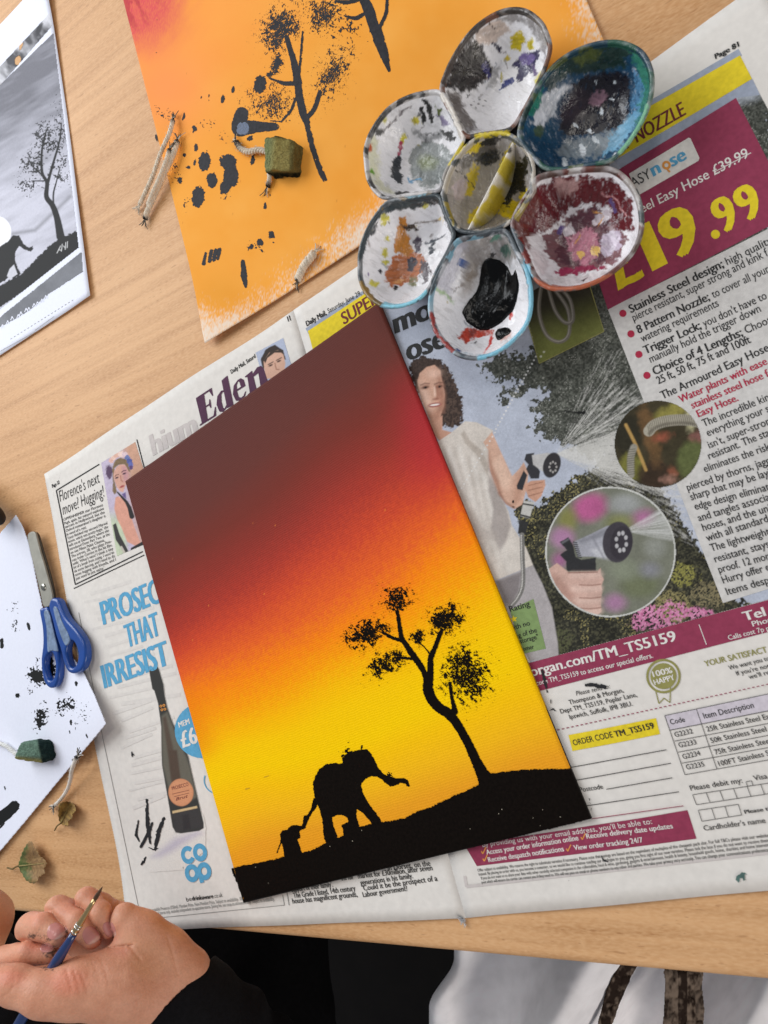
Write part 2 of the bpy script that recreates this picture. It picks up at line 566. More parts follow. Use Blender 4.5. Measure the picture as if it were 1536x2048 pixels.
# ================================================================== table and floor
def wood_material():
    m = M('beech_laminate', c(216, 172, 128), rough=0.5, spec=0.18)
    nt = m.node_tree; N = nt.nodes; L = nt.links; b = N['Principled BSDF']
    tc = N.new('ShaderNodeTexCoord'); mp = N.new('ShaderNodeMapping'); mp.inputs['Rotation'].default_value = (0, 0, math.radians(12.5))
    L.new(tc.outputs['Object'], mp.inputs[0])
    def noise(sx, sy, scale, detail=4, dist=0.0):
        m2 = N.new('ShaderNodeMapping'); m2.inputs['Scale'].default_value = (sx, sy, 1)
        L.new(mp.outputs[0], m2.inputs[0])
        t = N.new('ShaderNodeTexNoise'); t.inputs['Scale'].default_value = scale; t.inputs['Detail'].default_value = detail
        t.inputs['Distortion'].default_value = dist
        L.new(m2.outputs[0], t.inputs[0]); return t.outputs['Fac']
    def ramp(src, a, b_, lo, hi):
        r_ = N.new('ShaderNodeMapRange'); r_.inputs[1].default_value = a; r_.inputs[2].default_value = b_
        r_.inputs[3].default_value = lo; r_.inputs[4].default_value = hi; L.new(src, r_.inputs[0]); return r_.outputs[0]
    def mixc(fac, c1, c2, mode='MIX'):
        x = N.new('ShaderNodeMix'); x.data_type = 'RGBA'; x.blend_type = mode
        L.new(fac, x.inputs[0]) if not isinstance(fac, float) else setattr(x.inputs[0], 'default_value', fac)
        for v, i in ((c1, 6), (c2, 7)):
            if isinstance(v, tuple): x.inputs[i].default_value = (*v, 1)
            else: L.new(v, x.inputs[i])
        return x.outputs[2]
    T = lambda *a: tuple(float(v) for v in c(*a))
    broad = ramp(noise(0.25, 1.5, 9, 3, 0.6), 0.35, 0.68, 0, 1)
    col = mixc(broad, T(218, 170, 122), T(200, 150, 102))
    streak = ramp(noise(0.06, 1.3, 110, 6, 0.3), 0.42, 0.70, 0, 0.72)
    col = mixc(streak, col, T(178, 128, 82))
    fibre = ramp(noise(0.30, 1.0, 900, 4), 0.38, 0.70, 0, 0.55)
    col = mixc(fibre, col, T(228, 186, 140))
    fleck = ramp(noise(0.22, 1.0, 420, 1), 0.69, 0.76, 0, 0.40)
    col = mixc(fleck, col, T(150, 100, 60))
    fleck2 = ramp(noise(0.3, 1.0, 700, 1), 0.68, 0.76, 0, 0.5)
    col = mixc(fleck2, col, T(172, 122, 82))
    L.new(col, b.inputs['Base Color'])
    bp = N.new('ShaderNodeBump'); bp.inputs['Strength'].default_value = 0.25; bp.inputs['Distance'].default_value = 0.0002
    L.new(noise(0.2, 1.0, 600, 3), bp.inputs['Height']); L.new(bp.outputs[0], b.inputs['Normal'])
    return m


E0 = PX(440, 1862.5, 0); E1 = PX(1536, 1964, 0)
e_dir = (E1 - E0) / np.linalg.norm(E1 - E0); n_dir = np.array([-e_dir[1], e_dir[0], 0])
table = root('table', tuple(E0 + n_dir * 0.4 - np.array([0, 0, 0.0])), 'pale beech wood table under the newspaper and painting', 'table')
WOOD = wood_material()
# profile across the front edge: flat top, rounded nose, underside
prof = [(0.95, 0)] + [(0.004 - 0.004 * math.sin(a), -0.004 + 0.004 * math.cos(a)) for a in np.linspace(0, math.pi / 2, 7)] + [(0, -0.021), (0.003, -0.024), (0.95, -0.024)]
us = np.linspace(-0.75, 1.05, 2)
V = [E0 + e_dir * u + n_dir * a + np.array([0, 0, b]) for u in us for a, b in prof]
n = len(prof)
Fc = [(i, n + i, n + i + 1, i + 1) for i in range(n - 1)] + [tuple(range(n)), tuple(range(2 * n - 1, n - 1, -1))]
tt = mk('tabletop', V, Fc, WOOD, table, smooth=False)
for p in tt.data.polygons:
    if 1 <= p.index <= 7: p.use_smooth = True
# legs and rail, set back under the top
def boxv(ctr, ax, ay, hx, hy, z0, z1):
    vs = [ctr + ax * sx * hx + ay * sy * hy for sx, sy in ((-1, -1), (1, -1), (1, 1), (-1, 1))]
    V = [(v[0], v[1], z) for z in (z0, z1) for v in vs]
    return V, [(3, 2, 1, 0), (4, 5, 6, 7), (0, 1, 5, 4), (1, 2, 6, 5), (2, 3, 7, 6), (3, 0, 4, 7)]
STEEL_DARK = M('dark_steel', c(40, 38, 38), rough=0.5, spec=0.4)
for u in (-0.68, 0.98):
    for q in (0.22, 0.88):
        V, Fc = boxv(E0 + e_dir * u + n_dir * q, e_dir, n_dir, 0.02, 0.02, -0.74, -0.024)
        mk('leg', V, Fc, STEEL_DARK, table, smooth=False)

FLOOR = M('dark_floor', c(12, 9, 8), rough=0.8, spec=0.2, nz=(30, 0.25))
fl = mk('floor', [(-2.5, -2.5, -0.74), (3, -2.5, -0.74), (3, 3, -0.74), (-2.5, 3, -0.74)], [(0, 1, 2, 3)], FLOOR, smooth=False)
finish(fl, kind='structure')


# ================================================================== newspaper
FT = PX(588, 621, 0.001); FB = PX(932, 1836, 0.001)
LT = PX(88, 948, 0.001); LB = PX(263, 1862, 0.001)
rt_dir = PX(1401, 60, 0.001) - FT; RT = FT + rt_dir / np.linalg.norm(rt_dir) * 0.287
rb_dir = PX(1536, 1781, 0.001) - FB; RB = FB + rb_dir / np.linalg.norm(rb_dir) * 0.287
fold_t = (FB - FT)[:2] / np.linalg.norm((FB - FT)[:2]); fold_n = np.array([-fold_t[1], fold_t[0]])


def zn(x, y):
    s = (x - FT[0]) * fold_n[0] + (y - FT[1]) * fold_n[1]        # distance from the fold (right side positive)
    t = (x - FT[0]) * fold_t[0] + (y - FT[1]) * fold_t[1]        # 0 at the top edge
    z = 0.0009 + 0.00010 * np.exp(-(s / 0.012) ** 2) - 0.00006 * np.exp(-((np.abs(s) - 0.022) / 0.012) ** 2)
    away = sstep(0.0, 0.03, np.maximum(np.maximum(-x, x - 0.24), np.maximum(-y, y - 0.30)))
    z = z + (0.00012 + 0.00040 * away) * np.sin(x * 31 + y * 17 + 0.7) + (0.0001 + 0.00028 * away) * np.sin(y * 47 - x * 23) + 0.0004 * away * (1 + np.sin(x * 58 - y * 30))
    z = z + 0.0006 * np.exp(-((t + 0.0) / 0.018) ** 2) * np.exp(-((s) / 0.020) ** 2)     # creased lift at the head of the fold
    dl = np.hypot(x - LB[0], y - LB[1])
    z = z + 0.0024 * np.exp(-(dl / 0.030) ** 2)                  # lower left corner lifts
    dr = np.hypot(x - RT[0], y - RT[1])
    z = z + 0.004 * np.exp(-(dr / 0.05) ** 2)
    return z


NEWS = Surf(zn)
NEWSPRINT = M('newsprint', c(226, 221, 214), rough=0.85, spec=0.1, nz=(260, 0.045), bump=(1100, 0.10, 0.0002), bump2=(26, 0.10, 0.0012))
newspaper = root('newspaper', tuple((FT + FB) / 2), 'open tabloid newspaper spread under the sunset painting', 'newspaper')


def page(A, B, Cc, D, teeth):
    nu, nv = 44, 56
    u, v = np.meshgrid(np.linspace(0, 1, nu), np.linspace(0, 1, nv), indexing='ij'); u = u.ravel()[:, None]; v = v.ravel()[:, None]
    W = A * (1 - u) * (1 - v) + B * u * (1 - v) + Cc * u * v + D * (1 - u) * v
    W = NEWS.drop(W)
    Fc = gridfaces(nu, nv)
    if teeth:                                     # pinked edge left by the printing press
        k = 190; ts = np.linspace(0.02, 0.995, k); a = A[None] * (1 - ts[:, None]) + D[None] * ts[:, None]
        out = (A - B) / np.linalg.norm(A - B); tv = (D - A) / k
        T = []; TF = []
        for p in a:
            o = len(W) + len(T)
            T += [p - tv * 0.45, p + tv * 0.45, p + out * 0.0007]
            TF.append((o, o + 1, o + 2))
        W = np.concatenate([W, NEWS.drop(np.array(T))])
        Fl = [tuple(f) for f in Fc[:, ::-1].tolist()] + [t[::-1] for t in TF]
    else:
        Fl = [tuple(f) for f in Fc[:, ::-1].tolist()]
    o = mk('page', W, Fl, NEWSPRINT, newspaper)
    md = o.modifiers.new('thickness', 'SOLIDIFY'); md.thickness = 0.00035; md.offset = -1
    return o


page_l = page(LT, FT, FB, LB, True)
page_r = page(FT, RT, RB, FB, False)
page_l['label'] = 'left page with small photograph and wine advertisement'
page_r['label'] = 'right page with garden hose advertisement'

INK = lambda n_, *rgb: M(n_, c(*rgb), rough=0.75, spec=0.2, nz=(420, 0.10))
I_BLACK = INK('ink_black', 46, 46, 46)
I_GREY = INK('ink_grey', 92, 90, 88)
I_LIGHT = INK('ink_light_grey', 150, 148, 144)
I_GHOST = M('ink_show_through', c(204, 196, 192), rough=0.85, spec=0.1, nz=(300, 0.05))
I_CRIM = INK('ink_crimson', 170, 45, 70)
I_MAG = INK('ink_magenta', 146, 58, 84)
I_YEL = INK('ink_yellow', 228, 204, 44)
I_BLUEGREY = INK('ink_blue_grey', 158, 166, 182)
I_WHITE = INK('ink_white', 226, 222, 216)
I_MAROON = INK('ink_maroon', 112, 48, 52)
I_CYAN = INK('ink_cyan', 92, 164, 202)
I_PURPLE = INK('ink_purple', 84, 50, 74)
I_OLIVE = INK('ink_olive', 146, 142, 84)
I_ORANGE = INK('ink_orange', 222, 150, 74)
I_GREEN = INK('ink_green', 128, 152, 98)
I_PANEL = INK('ink_pale_panel', 206, 203, 199)
I_LILAC = INK('ink_pale_lilac', 206, 198, 206)
PHOTO = M('printed_photo', None, rough=0.75, spec=0.15, nz=(1300, 0.09))
L1, L2, L3, L4, L5 = 0.00008, 0.00016, 0.00024, 0.00032, 0.00040


def pr(off): return Print(NEWS, off)


# ---------------- right page: garden photograph ---------------------------------------------------
z8 = Zm(760, 600, 3.2); zA = Zm(860, 840, 4.266); zB = Zm(1040, 800, 3.097)


def garden(X, Y):
    P = Paint(X, Y, c(186, 192, 206))
    P.C *= (1 - 0.10 * sstep(1000, 640, Y))[:, None]
    C = P.C
    # leaves of the big tree
    n1 = fbm(X / 9, Y / 9, 3, 3); n2 = fbm(X / 3.2, Y / 3.2, 8, 2); n3 = vn(X / 2.0, Y / 2.0, 12)
    leafcol = mix(c(60, 62, 56)[None], c(104, 106, 98)[None], np.clip((n2 - 0.35) * 2.2, 0, 1)[:, None])
    clump = fbm(X / 24, Y / 24, 161, 3); leafcol = leafcol * (0.62 + 0.85 * clump)[:, None]
    leafcol = np.where((n3 > 0.80 + 0.25 * (clump < 0.5))[:, None], c(150, 150, 142)[None], leafcol)
    tree = [(960, 735), (1000, 700), (1040, 715), (1068, 690), (1090, 560), (1530, 150), (1560, 420), (1290, 820), (1240, 930), (1160, 910), (1120, 880), (1090, 875),
            (1060, 850), (1085, 835), (1062, 812), (1098, 790), (1070, 772), (1035, 790), (1010, 800), (1002, 790), (1040, 762), (1000, 768), (985, 757)]
    d = psdf(X, Y, tree) + (n1 - 0.5) * 44 + (n2 - 0.5) * 14
    m = sstep(2, -2, d)[:, None]; C[:] = C * (1 - m) + leafcol * m
    # bushes below
    bush = [(1030, 1000), (1075, 1010), (1110, 985), (1180, 940), (1240, 905), (1300, 940), (1460, 1190), (1540, 1240), (1100, 1400), (1085, 1330), (1070, 1190), (1045, 1110)]
    bl = mix(c(44, 44, 38)[None], c(92, 90, 70)[None], np.clip((n2 - 0.42) * 2.4, 0, 1)[:, None])
    bl = bl * (0.55 + 0.9 * clump)[:, None]
    hi = sstep(1120, 1010, Y) * sstep(1210, 1090, X)
    bl = np.where(((n3 > 0.74) & (vn(X / 30, Y / 30, 4) < 0.25 + hi * 0.7))[:, None], c(150, 140, 92)[None], bl)
    d = psdf(X, Y, bush) + (n1 - 0.5) * 30 + (n2 - 0.5) * 10
    m = sstep(2, -2, d)[:, None]; C[:] = C * (1 - m) + bl * m
    # shrubs with light leaves
    for (cx, cy, rx, ry, col, s_) in ((1345, 1215, 42, 30, (150, 140, 96), 1), (1420, 1190, 40, 26, (132, 122, 92), 2), (1365, 1150, 30, 22, (146, 142, 78), 3), (1120, 1285, 26, 26, (86, 88, 62), 4)):
        dd = esdf(X, Y, cx, cy, rx, ry) + (n1 - 0.5) * 26
        m = (sstep(4, -4, dd) * (n3 > 0.45))[:, None]; C[:] = C * (1 - m) + c(*col) * (0.7 + 0.6 * n2)[:, None] * m
    for (cx, cy, rx, ry) in ((1300, 1232, 34, 24), (1345, 1222, 30, 18), (1390, 1225, 30, 12), (1322, 1250, 26, 14), (1275, 1248, 16, 12)):
        dd = esdf(X, Y, cx, cy, rx, ry) + (n1 - 0.5) * 18
        m = (sstep(3, -3, dd) * (n2 > 0.42))[:, None]; C[:] = C * (1 - m) + mix(c(186, 84, 136), c(232, 170, 200), n3[:, None]) * m
    # water spray: droplets thrown along rays from the nozzle
    ox, oy = 1112, 908
    r_ = np.hypot(X - ox, Y - oy); a = np.degrees(np.arctan2(Y - oy, X - ox))
    ray_ = fbm(a * 0.55, r_ / 55, 21, 3); ray2 = fbm(a * 1.5 + 4, r_ / 16, 25, 2)
    win = sstep(-72, -46, a) * sstep(38, 24, a)
    core = sstep(-30, -8, a) * sstep(26, 12, a)
    dens = win * (0.40 + 0.55 * core) * sstep(430, 120, r_ * (1 + 0.5 * (a < -35))) + 0.55 * core * sstep(140, 20, r_)
    m = np.clip((ray_ * 0.50 + ray2 * 0.50 + 0.22 * vn(X / 1.7, Y / 1.7, 27) - 0.66 + dens * 0.46) * 2.8, 0, 1) * (dens > 0.02) * sstep(-2, 6, r_)
    m = np.clip(m + core * sstep(60, 5, r_) * 0.8, 0, 1)[:, None] * 0.85
    C[:] = C * (1 - m) + c(214, 212, 206) * m
    # bright sky margin right of the price panel
    P.ell(1500, 175, 40, 24, -28, c(176, 182, 190), 14, 6)
    # the woman
    hair = z8([(190, 440), (215, 385), (290, 360), (380, 380), (440, 440), (480, 530), (520, 620), (530, 720), (520, 800), (450, 815), (400, 800), (300, 700), (200, 520)])
    P.fill(hair, c(64, 52, 47), 1.8, 8, 5, 31, var=0.6, vs=2.6)
    hx, hy = z8([(460, 640)])[0]; hs_ = (np.hypot(X - hx, Y - hy) < 75) & (psdf(X, Y, hair) < 2); cur = np.sin(X / 3.1 + 9 * fbm(X / 9, Y / 9, 165) + 9 * fbm(X / 7, Y / 7, 166)); P.C[hs_] = mix(P.C[hs_], c(112, 92, 80), np.clip(cur[hs_] * 0.5, 0, 0.4)[:, None])
    P.fill(z8([(240, 520), (255, 470), (300, 430), (350, 415), (385, 450), (400, 520), (415, 600), (410, 680), (385, 750), (330, 780), (290, 700), (255, 600)]), c(206, 164, 142), 1.6, 1, var=0.06)
    P.fill(z8([(290, 760), (330, 770), (400, 740), (400, 830), (470, 850), (380, 900), (330, 850)]), c(198, 152, 130), 1.5)
    P.fill(z8([(360, 440), (400, 520), (418, 610), (408, 690), (380, 750), (350, 770), (370, 660), (372, 540)]), c(158, 112, 92), 7, op=0.75)
    P.ell(*z8([(320, 740)])[0], 16, 9, -10, c(176, 128, 106), 7, op=0.7); P.ell(*z8([(375, 640)])[0], 7, 9, 0, c(212, 160, 138), 5, op=0.7)
    P.ell(*z8([(285, 620)])[0], 9, 26, -18, c(232, 196, 176), 8, op=0.8)
    P.ell(*z8([(345, 470)])[0], 14, 8, -10, c(228, 190, 170), 6, op=0.7)
    P.ell(*z8([(395, 640)])[0], 5, 22, -8, c(166, 118, 98), 5, op=0.7)
    for q, ra in (((290, 560), -12), ((378, 555), -16)):
        x, y = z8([q])[0]
        P.ell(x, y - 1, 9, 5, ra, c(150, 106, 88), 3.5, op=0.7); P.ell(x, y, 6.5, 2.4, ra, c(84, 58, 50), 1.8, op=0.9); P.ell(x + 0.5, y, 2.4, 2.0, ra, c(34, 26, 26), 1.0)
        P.stroke([(x - 9, y - 5), (x, y - 8.5), (x + 8, y - 8)], 1.2, c(104, 70, 58), 1.8, op=0.75)
    x, y = z8([(355, 605)])[0]
    P.stroke([(x + 3, y - 16), (x + 5, y), (x + 4, y + 7)], 2.6, c(160, 110, 90), 3.0, op=0.75); P.stroke([(x - 2, y - 14), (x - 1, y + 2)], 1.6, c(236, 202, 182), 2.4, op=0.8); P.ell(x + 1, y + 9, 6, 2.2, -8, c(140, 92, 76), 2.2, op=0.8)
    x, y = z8([(350, 672)])[0]
    P.ell(x, y, 13, 4.2, -8, c(150, 74, 70), 1.5); P.ell(x, y - 0.3, 9.5, 1.9, -8, c(236, 226, 218), 0.8)
    # t-shirt
    shirt = zA([(60, 190), (180, 110), (300, 10), (400, 20), (540, 90), (500, 210), (510, 320), (500, 420), (600, 640), (670, 780), (700, 900), (820, 1090), (880, 1240), (560, 1370), (330, 900), (150, 400)])
    P.fill(shirt, c(214, 205, 195), 1.2, var=0.05, vs=8)
    for fx in ((120, 260, 420, 900), (210, 240, 480, 1050), (330, 330, 560, 1200), (420, 480, 640, 1280)):
        P.stroke(zA([(fx[0], fx[1]), ((fx[0] + fx[2]) / 2 - 30, (fx[1] + fx[3]) / 2), (fx[2], fx[3])]), 4, c(186, 176, 166), 7, 2, op=0.55); P.stroke(zA([(fx[0] + 40, fx[1]), ((fx[0] + fx[2]) / 2 + 20, (fx[1] + fx[3]) / 2), (fx[2] + 40, fx[3])]), 4, c(232, 226, 218), 7, 2, op=0.6)
    P.fill(zA([(265, 120), (290, 90), (340, 170), (440, 260), (510, 400), (490, 470), (400, 300), (300, 200)]), c(176, 164, 152), 3, op=0.75)
    P.fill(zA([(500, 470), (560, 540), (660, 780), (690, 900), (640, 1060), (600, 1130), (520, 920), (540, 760), (500, 600)]), c(158, 148, 144), 4, op=0.75)
    P.fill(zA([(330, 860), (420, 900), (560, 960), (600, 1040), (440, 1010)]), c(188, 178, 170), 6, op=0.6)
    P.fill(zA([(560, 1130), (700, 1000), (820, 1120), (860, 1230), (700, 1280), (600, 1300)]), c(222, 214, 204), 6, op=0.6)
    # trousers
    P.fill(zA([(560, 1375), (880, 1240), (960, 1400), (1040, 1600), (1090, 1900), (1100, 2040), (800, 2060), (700, 1750)]), c(176, 170, 170), 2, var=0.06, vs=10)
    P.fill(zA([(560, 1375), (790, 1290), (760, 1450), (700, 1600), (640, 1560)]), c(122, 114, 114), 6, op=0.8)
    # arm
    P.fill(zA([(455, 190), (530, 100), (600, 260), (700, 480), (760, 420), (800, 360), (840, 450), (830, 560), (790, 720), (720, 760), (650, 720), (590, 630), (510, 430), (500, 260)]), c(214, 174, 152), 1.4, var=0.05)
    P.fill(zA([(600, 300), (700, 500), (660, 600), (600, 560), (520, 380)]), c(232, 198, 176), 8, op=0.7)
    P.fill(zA([(500, 260), (530, 380), (590, 520), (620, 660), (590, 640), (520, 470), (495, 330)]), c(164, 118, 98), 5, op=0.75); P.fill(zA([(740, 470), (800, 400), (800, 560), (760, 700), (700, 740), (720, 600)]), c(184, 138, 116), 7, op=0.6)
    P.stroke(zA([(590, 620), (640, 700), (720, 750)]), 2, c(150, 106, 90), 3, op=0.7)
    P.ell(*zA([(710, 697)])[0], 2.2, 3.2, 10, c(20, 20, 20), 0.7); P.ell(*zA([(712, 742)])[0], 2.5, 1.2, 10, c(30, 24, 22), 0.8)
    # nozzle in her hand
    P.fill(zA([(745, 590), (740, 560), (800, 430), (830, 470), (790, 600)]), c(54, 54, 58), 1.2)
    P.fill(zA([(820, 290), (890, 280), (880, 330), (940, 440), (930, 500), (860, 500), (820, 420), (840, 380), (805, 340)]), c(58, 58, 62), 1.2)
    P.fill(zA([(870, 300), (1000, 280), (1060, 290), (1000, 400), (960, 440), (880, 380)]), c(196, 194, 192), 1.2)
    P.ell(*zA([(1040, 385)])[0], 17, 26, 18, c(56, 54, 56), 1.2)
    for k in range(8):
        an = k * math.pi / 4; P.ell(1106 + 7 * math.cos(an), 934 + 10 * math.sin(an), 2.0, 2.4, 0, c(172, 168, 164), 0.8)
    P.fill(zA([(800, 560), (860, 520), (980, 510), (985, 560), (950, 650), (900, 700), (840, 660)]), c(206, 158, 134), 1.4, var=0.07, vs=5)
    for q in ((560, 570), (600, 612), (650, 655)):
        P.stroke(zA([(840, q[0]), (960, q[1] - 40)]), 0.9, c(150, 104, 86), 1.2, op=0.8)
    P.fill(zA([(800, 690), (890, 700), (850, 840), (770, 820)]), c(196, 194, 188), 1.2)
    P.stroke(zA([(795, 715), (885, 730)]), 1.6, c(60, 60, 60), 1); P.stroke(zA([(775, 810), (850, 830)]), 1.8, c(60, 60, 60), 1)
    P.fill(zA([(765, 850), (840, 870), (820, 970), (750, 970)]), c(52, 52, 52), 1.2)
    hose = spline(zA([(785, 980), (790, 1180), (795, 1300), (790, 1420), (755, 1510), (700, 1580)]), 10, False)
    P.stroke(hose, 4.6, c(130, 128, 124), 1.0); P.stroke(hose - np.array([1.6, 0]), 1.0, c(226, 222, 216), 1.0)
    al = np.cumsum(np.r_[0, np.hypot(*np.diff(hose, axis=0).T)])
    for t in np.arange(0, al[-1], 3.4):
        q = (np.interp(t, al, hose[:, 0]), np.interp(t, al, hose[:, 1])); P.stroke([(q[0] - 3.5, q[1] - 0.8), (q[0] + 3.5, q[1] + 0.8)], 0.5, c(88, 84, 80), 0.7, op=0.8)
    # round picture of the nozzle
    cx, cy, R = 1221, 1104, 129
    ci = np.hypot(X - cx, Y - cy)
    inn = np.nonzero(ci < R + 2)[0]
    if len(inn):
        q = Paint(X[inn], Y[inn], c(124, 126, 112))
        q.C *= (0.85 + 0.3 * fbm(q.X / 30, q.Y / 30, 71))[:, None]
        for (ex, ey, rx, ry, an, col) in ((1180, 1015, 34, 26, -20, (196, 92, 150)), (1250, 1008, 30, 18, 0, (170, 172, 172)), (1135, 1040, 18, 24, 0, (140, 138, 74)), (1125, 1075, 22, 20, 0, (184, 132, 172)), (1285, 1035, 20, 14, -20, (184, 116, 160)), (1240, 1045, 26, 16, 0, (138, 140, 88)),
                                          (1120, 1120, 14, 14, 0, (170, 104, 150)), (1230, 1205, 20, 16, 0, (178, 128, 166)), (1310, 1095, 20, 20, 0, (150, 152, 144)), (1280, 1170, 40, 26, 0, (112, 118, 88)), (1250, 1140, 30, 20, 0, (136, 142, 122)), (1300, 1140, 18, 14, 0, (142, 142, 150))):
            q.ell(ex, ey, rx, ry, an, c(*col), 13, op=0.85)
        sp = np.hypot(q.X - 1246, q.Y - 1062); an = np.degrees(np.arctan2(q.Y - 1062, q.X - 1246))
        mm = (sstep(-33, -28, an) * sstep(14, 8, an) * np.clip(0.35 + 0.9 * (fbm(an * 0.6, sp / 60, 77) - 0.35), 0, 1) * sstep(0, 8, sp))[:, None]
        q.C[:] = q.C * (1 - mm) + c(226, 226, 224) * mm
        q.fill(zB([(330, 880), (440, 830), (540, 780), (620, 770), (600, 980), (440, 970), (360, 970)]), c(172, 172, 180), 1.4)
        q.fill(zB([(440, 930), (540, 900), (560, 990), (480, 975)]), c(206, 206, 210), 5, op=0.7); q.fill(zB([(350, 870), (540, 790), (590, 790), (560, 830), (380, 890)]), c(120, 120, 128), 5, op=0.6); q.stroke(zB([(450, 850), (520, 980)]), 2, c(130, 130, 138), 3, op=0.7)
        for t in range(8): q.stroke(zB([(330 + 4 * t, 880 + 13 * t), (352 + 4 * t, 884 + 13 * t)]), 1.2, c(60, 60, 62), 1)
        q.ell(*zB([(605, 880)])[0], 30, 41, 6, c(70, 66, 72), 1.5); q.ell(*zB([(628, 885)])[0], 22, 34, 8, c(60, 56, 62), 1.4)
        for k in range(8):
            aa = k * math.pi / 4 + 0.3; x, y = zB([(628 + 32 * math.cos(aa), 878 + 56 * math.sin(aa))])[0]; q.ell(x, y, 3.4, 4.6, 0, c(186, 184, 186), 1)
        q.fill(zB([(245, 880), (300, 850), (330, 900), (345, 970), (380, 990), (470, 975), (470, 1060), (290, 1060), (285, 1000), (245, 960), (290, 930)]), c(52, 52, 54), 1.4, 1)
        q.stroke(zB([(262, 885), (300, 862)]), 2, c(104, 104, 108), 2)
        hand_ = [(160, 1060), (230, 1010), (300, 1065), (480, 1060), (500, 1040), (502, 1080), (520, 1110), (505, 1150), (510, 1190), (500, 1240), (505, 1310), (470, 1340), (350, 1330), (200, 1180)]
        q.fill(zB(hand_), c(208, 172, 158), 1.6, var=0.05, vs=12)
        for y0 in (1085, 1170, 1245, 1310): q.stroke(zB([(330, y0), (420, y0), (495, y0 - 4)]), 6, c(230, 200, 186), 7, op=0.6)
        q.fill(zB([(170, 1060), (240, 1090), (330, 1200), (360, 1330), (240, 1260)]), c(170, 128, 114), 9, op=0.6)
        for y0 in (1145, 1225, 1290): q.stroke(zB([(370, y0), (440, y0 + 3), (500, y0 - 4)]), 1.2, c(152, 110, 98), 1.6, op=0.85)
        q.stroke(zB([(300, 1070), (480, 1066)]), 1.0, c(140, 100, 90), 1.5)
        m = sstep(R + 1, R - 1.0, ci[inn])[:, None]
        C[inn] = C[inn] * (1 - m) + q.C * m
        rg = (np.abs(ci[inn] - R) < 1.6)
        C[inn[rg]] = c(206, 206, 200)
    # white dotted leader lines
    for p, q_ in (((1076, 706), (992, 858)), ((990, 865), (918, 985))):
        for t in np.linspace(0, 1, 22 if p[0] > 1000 else 15): P.ell(p[0] + (q_[0] - p[0]) * t, p[1] + (q_[1] - p[1]) * t, 1.7, 1.7, 0, c(226, 224, 220), 0.8)
    P.stroke([(1130, 822), (1150, 825), (1168, 826)], [1, 1.5, 3.4], c(26, 26, 26), 1.2, 2)
    ph = 0.86 + 0.28 * fbm(X / 26, Y / 26, 151, 3)
    return C * (0.93 * ph * (0.93 + 0.14 * fbm(X / 4, Y / 4, 153, 2)))[:, None]


photo_quad = [(625, 690), (760, 600), (1228, 323), (1242, 330), (1480, 165), (1505, 158), (1600, 340), (1700, 640), (1700, 1230), (1536, 1200), (1060, 1326), (900, 1000)]
panel_txt = [(1216, 619), (1540, 456), (1900, 300), (1900, 1080), (1536, 1178), (1446, 1206)]
canvas_poly = [(262, 985), (752, 640), (1168, 1630), (484, 1795)]
magenta_top = [(1472, 196), (1536, 322), (1590, 425), (1216, 619.5), (1150, 420), (1243, 336)]


def keep_garden(X, Y):
    k = (psdf(X, Y, photo_quad) < 0) & (psdf(X, Y, canvas_poly) > 0)
    return k & (psdf(X, Y, panel_txt) > -6) & (psdf(X, Y, magenta_top) > -6)


W, Fc, C = raster(NEWS, 640, 150, 1560, 1390, 1.35, garden, keep_garden, L1)
mk('printed_photograph', W, Fc, PHOTO, page_r, col=C, label='printed garden photograph of a woman watering plants with a hose')

def hose_round(X, Y):
    q = Paint(X, Y, c(62, 56, 40))
    q.C *= (0.7 + 0.6 * fbm(q.X / 14, q.Y / 14, 61))[:, None]
    for (ex, ey, rx, ry, an, col) in ((1255, 870, 26, 40, 10, (44, 42, 32)), (1350, 820, 40, 14, -20, (150, 142, 72)), (1262, 935, 24, 30, 0, (120, 118, 56)), (1380, 915, 24, 40, 20, (96, 104, 62)), (1310, 950, 34, 30, 0, (58, 44, 34)),
                                      (1300, 870, 16, 60, -15, (112, 84, 54)), (1395, 873, 14, 12, 0, (132, 88, 82)), (1322, 876, 16, 7, -12, (150, 84, 64)), (1345, 942, 8, 7, 0, (150, 90, 68)), (1340, 960, 14, 8, 0, (170, 128, 112)), (1382, 835, 9, 20, 0, (196, 190, 150))):
        q.ell(ex, ey, rx, ry, an, c(*col), 7, 6, 12, int(ex), op=0.85, var=0.25, vs=6)
    q.stroke([(1252, 850), (1272, 890), (1292, 940)], 3.2, c(176, 142, 84), 2)
    hs = spline([(1298, 862), (1310, 850), (1335, 842), (1370, 840), (1402, 845)], 8, False)
    q.stroke(hs, 11, c(168, 162, 146), 1.5); q.stroke(hs + np.array([0, 6]), 3, c(104, 98, 86), 2.5, op=0.7)
    al = np.cumsum(np.r_[0, np.hypot(*np.diff(hs, axis=0).T)])
    for t in np.arange(0, al[-1], 4.2):
        a0 = (np.interp(t, al, hs[:, 0]), np.interp(t, al, hs[:, 1])); q.stroke([(a0[0] - 2, a0[1] - 10), (a0[0] + 2, a0[1] + 10)], 0.7, c(92, 86, 74), 0.9, op=0.85)
    hs2 = spline([(1268, 895), (1262, 915), (1262, 950)], 8, False)
    q.stroke(hs2, 7, c(150, 146, 134), 2)
    for t in range(12): q.stroke([(1255, 900 + t * 4.5), (1270, 898 + t * 4.5)], 0.7, c(84, 80, 70), 0.9, op=0.8)
    q.C *= (0.85 + 0.3 * fbm(X / 12, Y / 12, 155, 3))[:, None]
    return q.C


W, Fc, C = raster(NEWS, 1226, 798, 1408, 980, 1.2, hose_round, lambda X, Y: np.hypot(X - 1316, Y - 888) < 87, L4)
mk('printed_photograph', W, Fc, PHOTO, page_r, col=C, label='round printed picture of a steel hose among leaves')

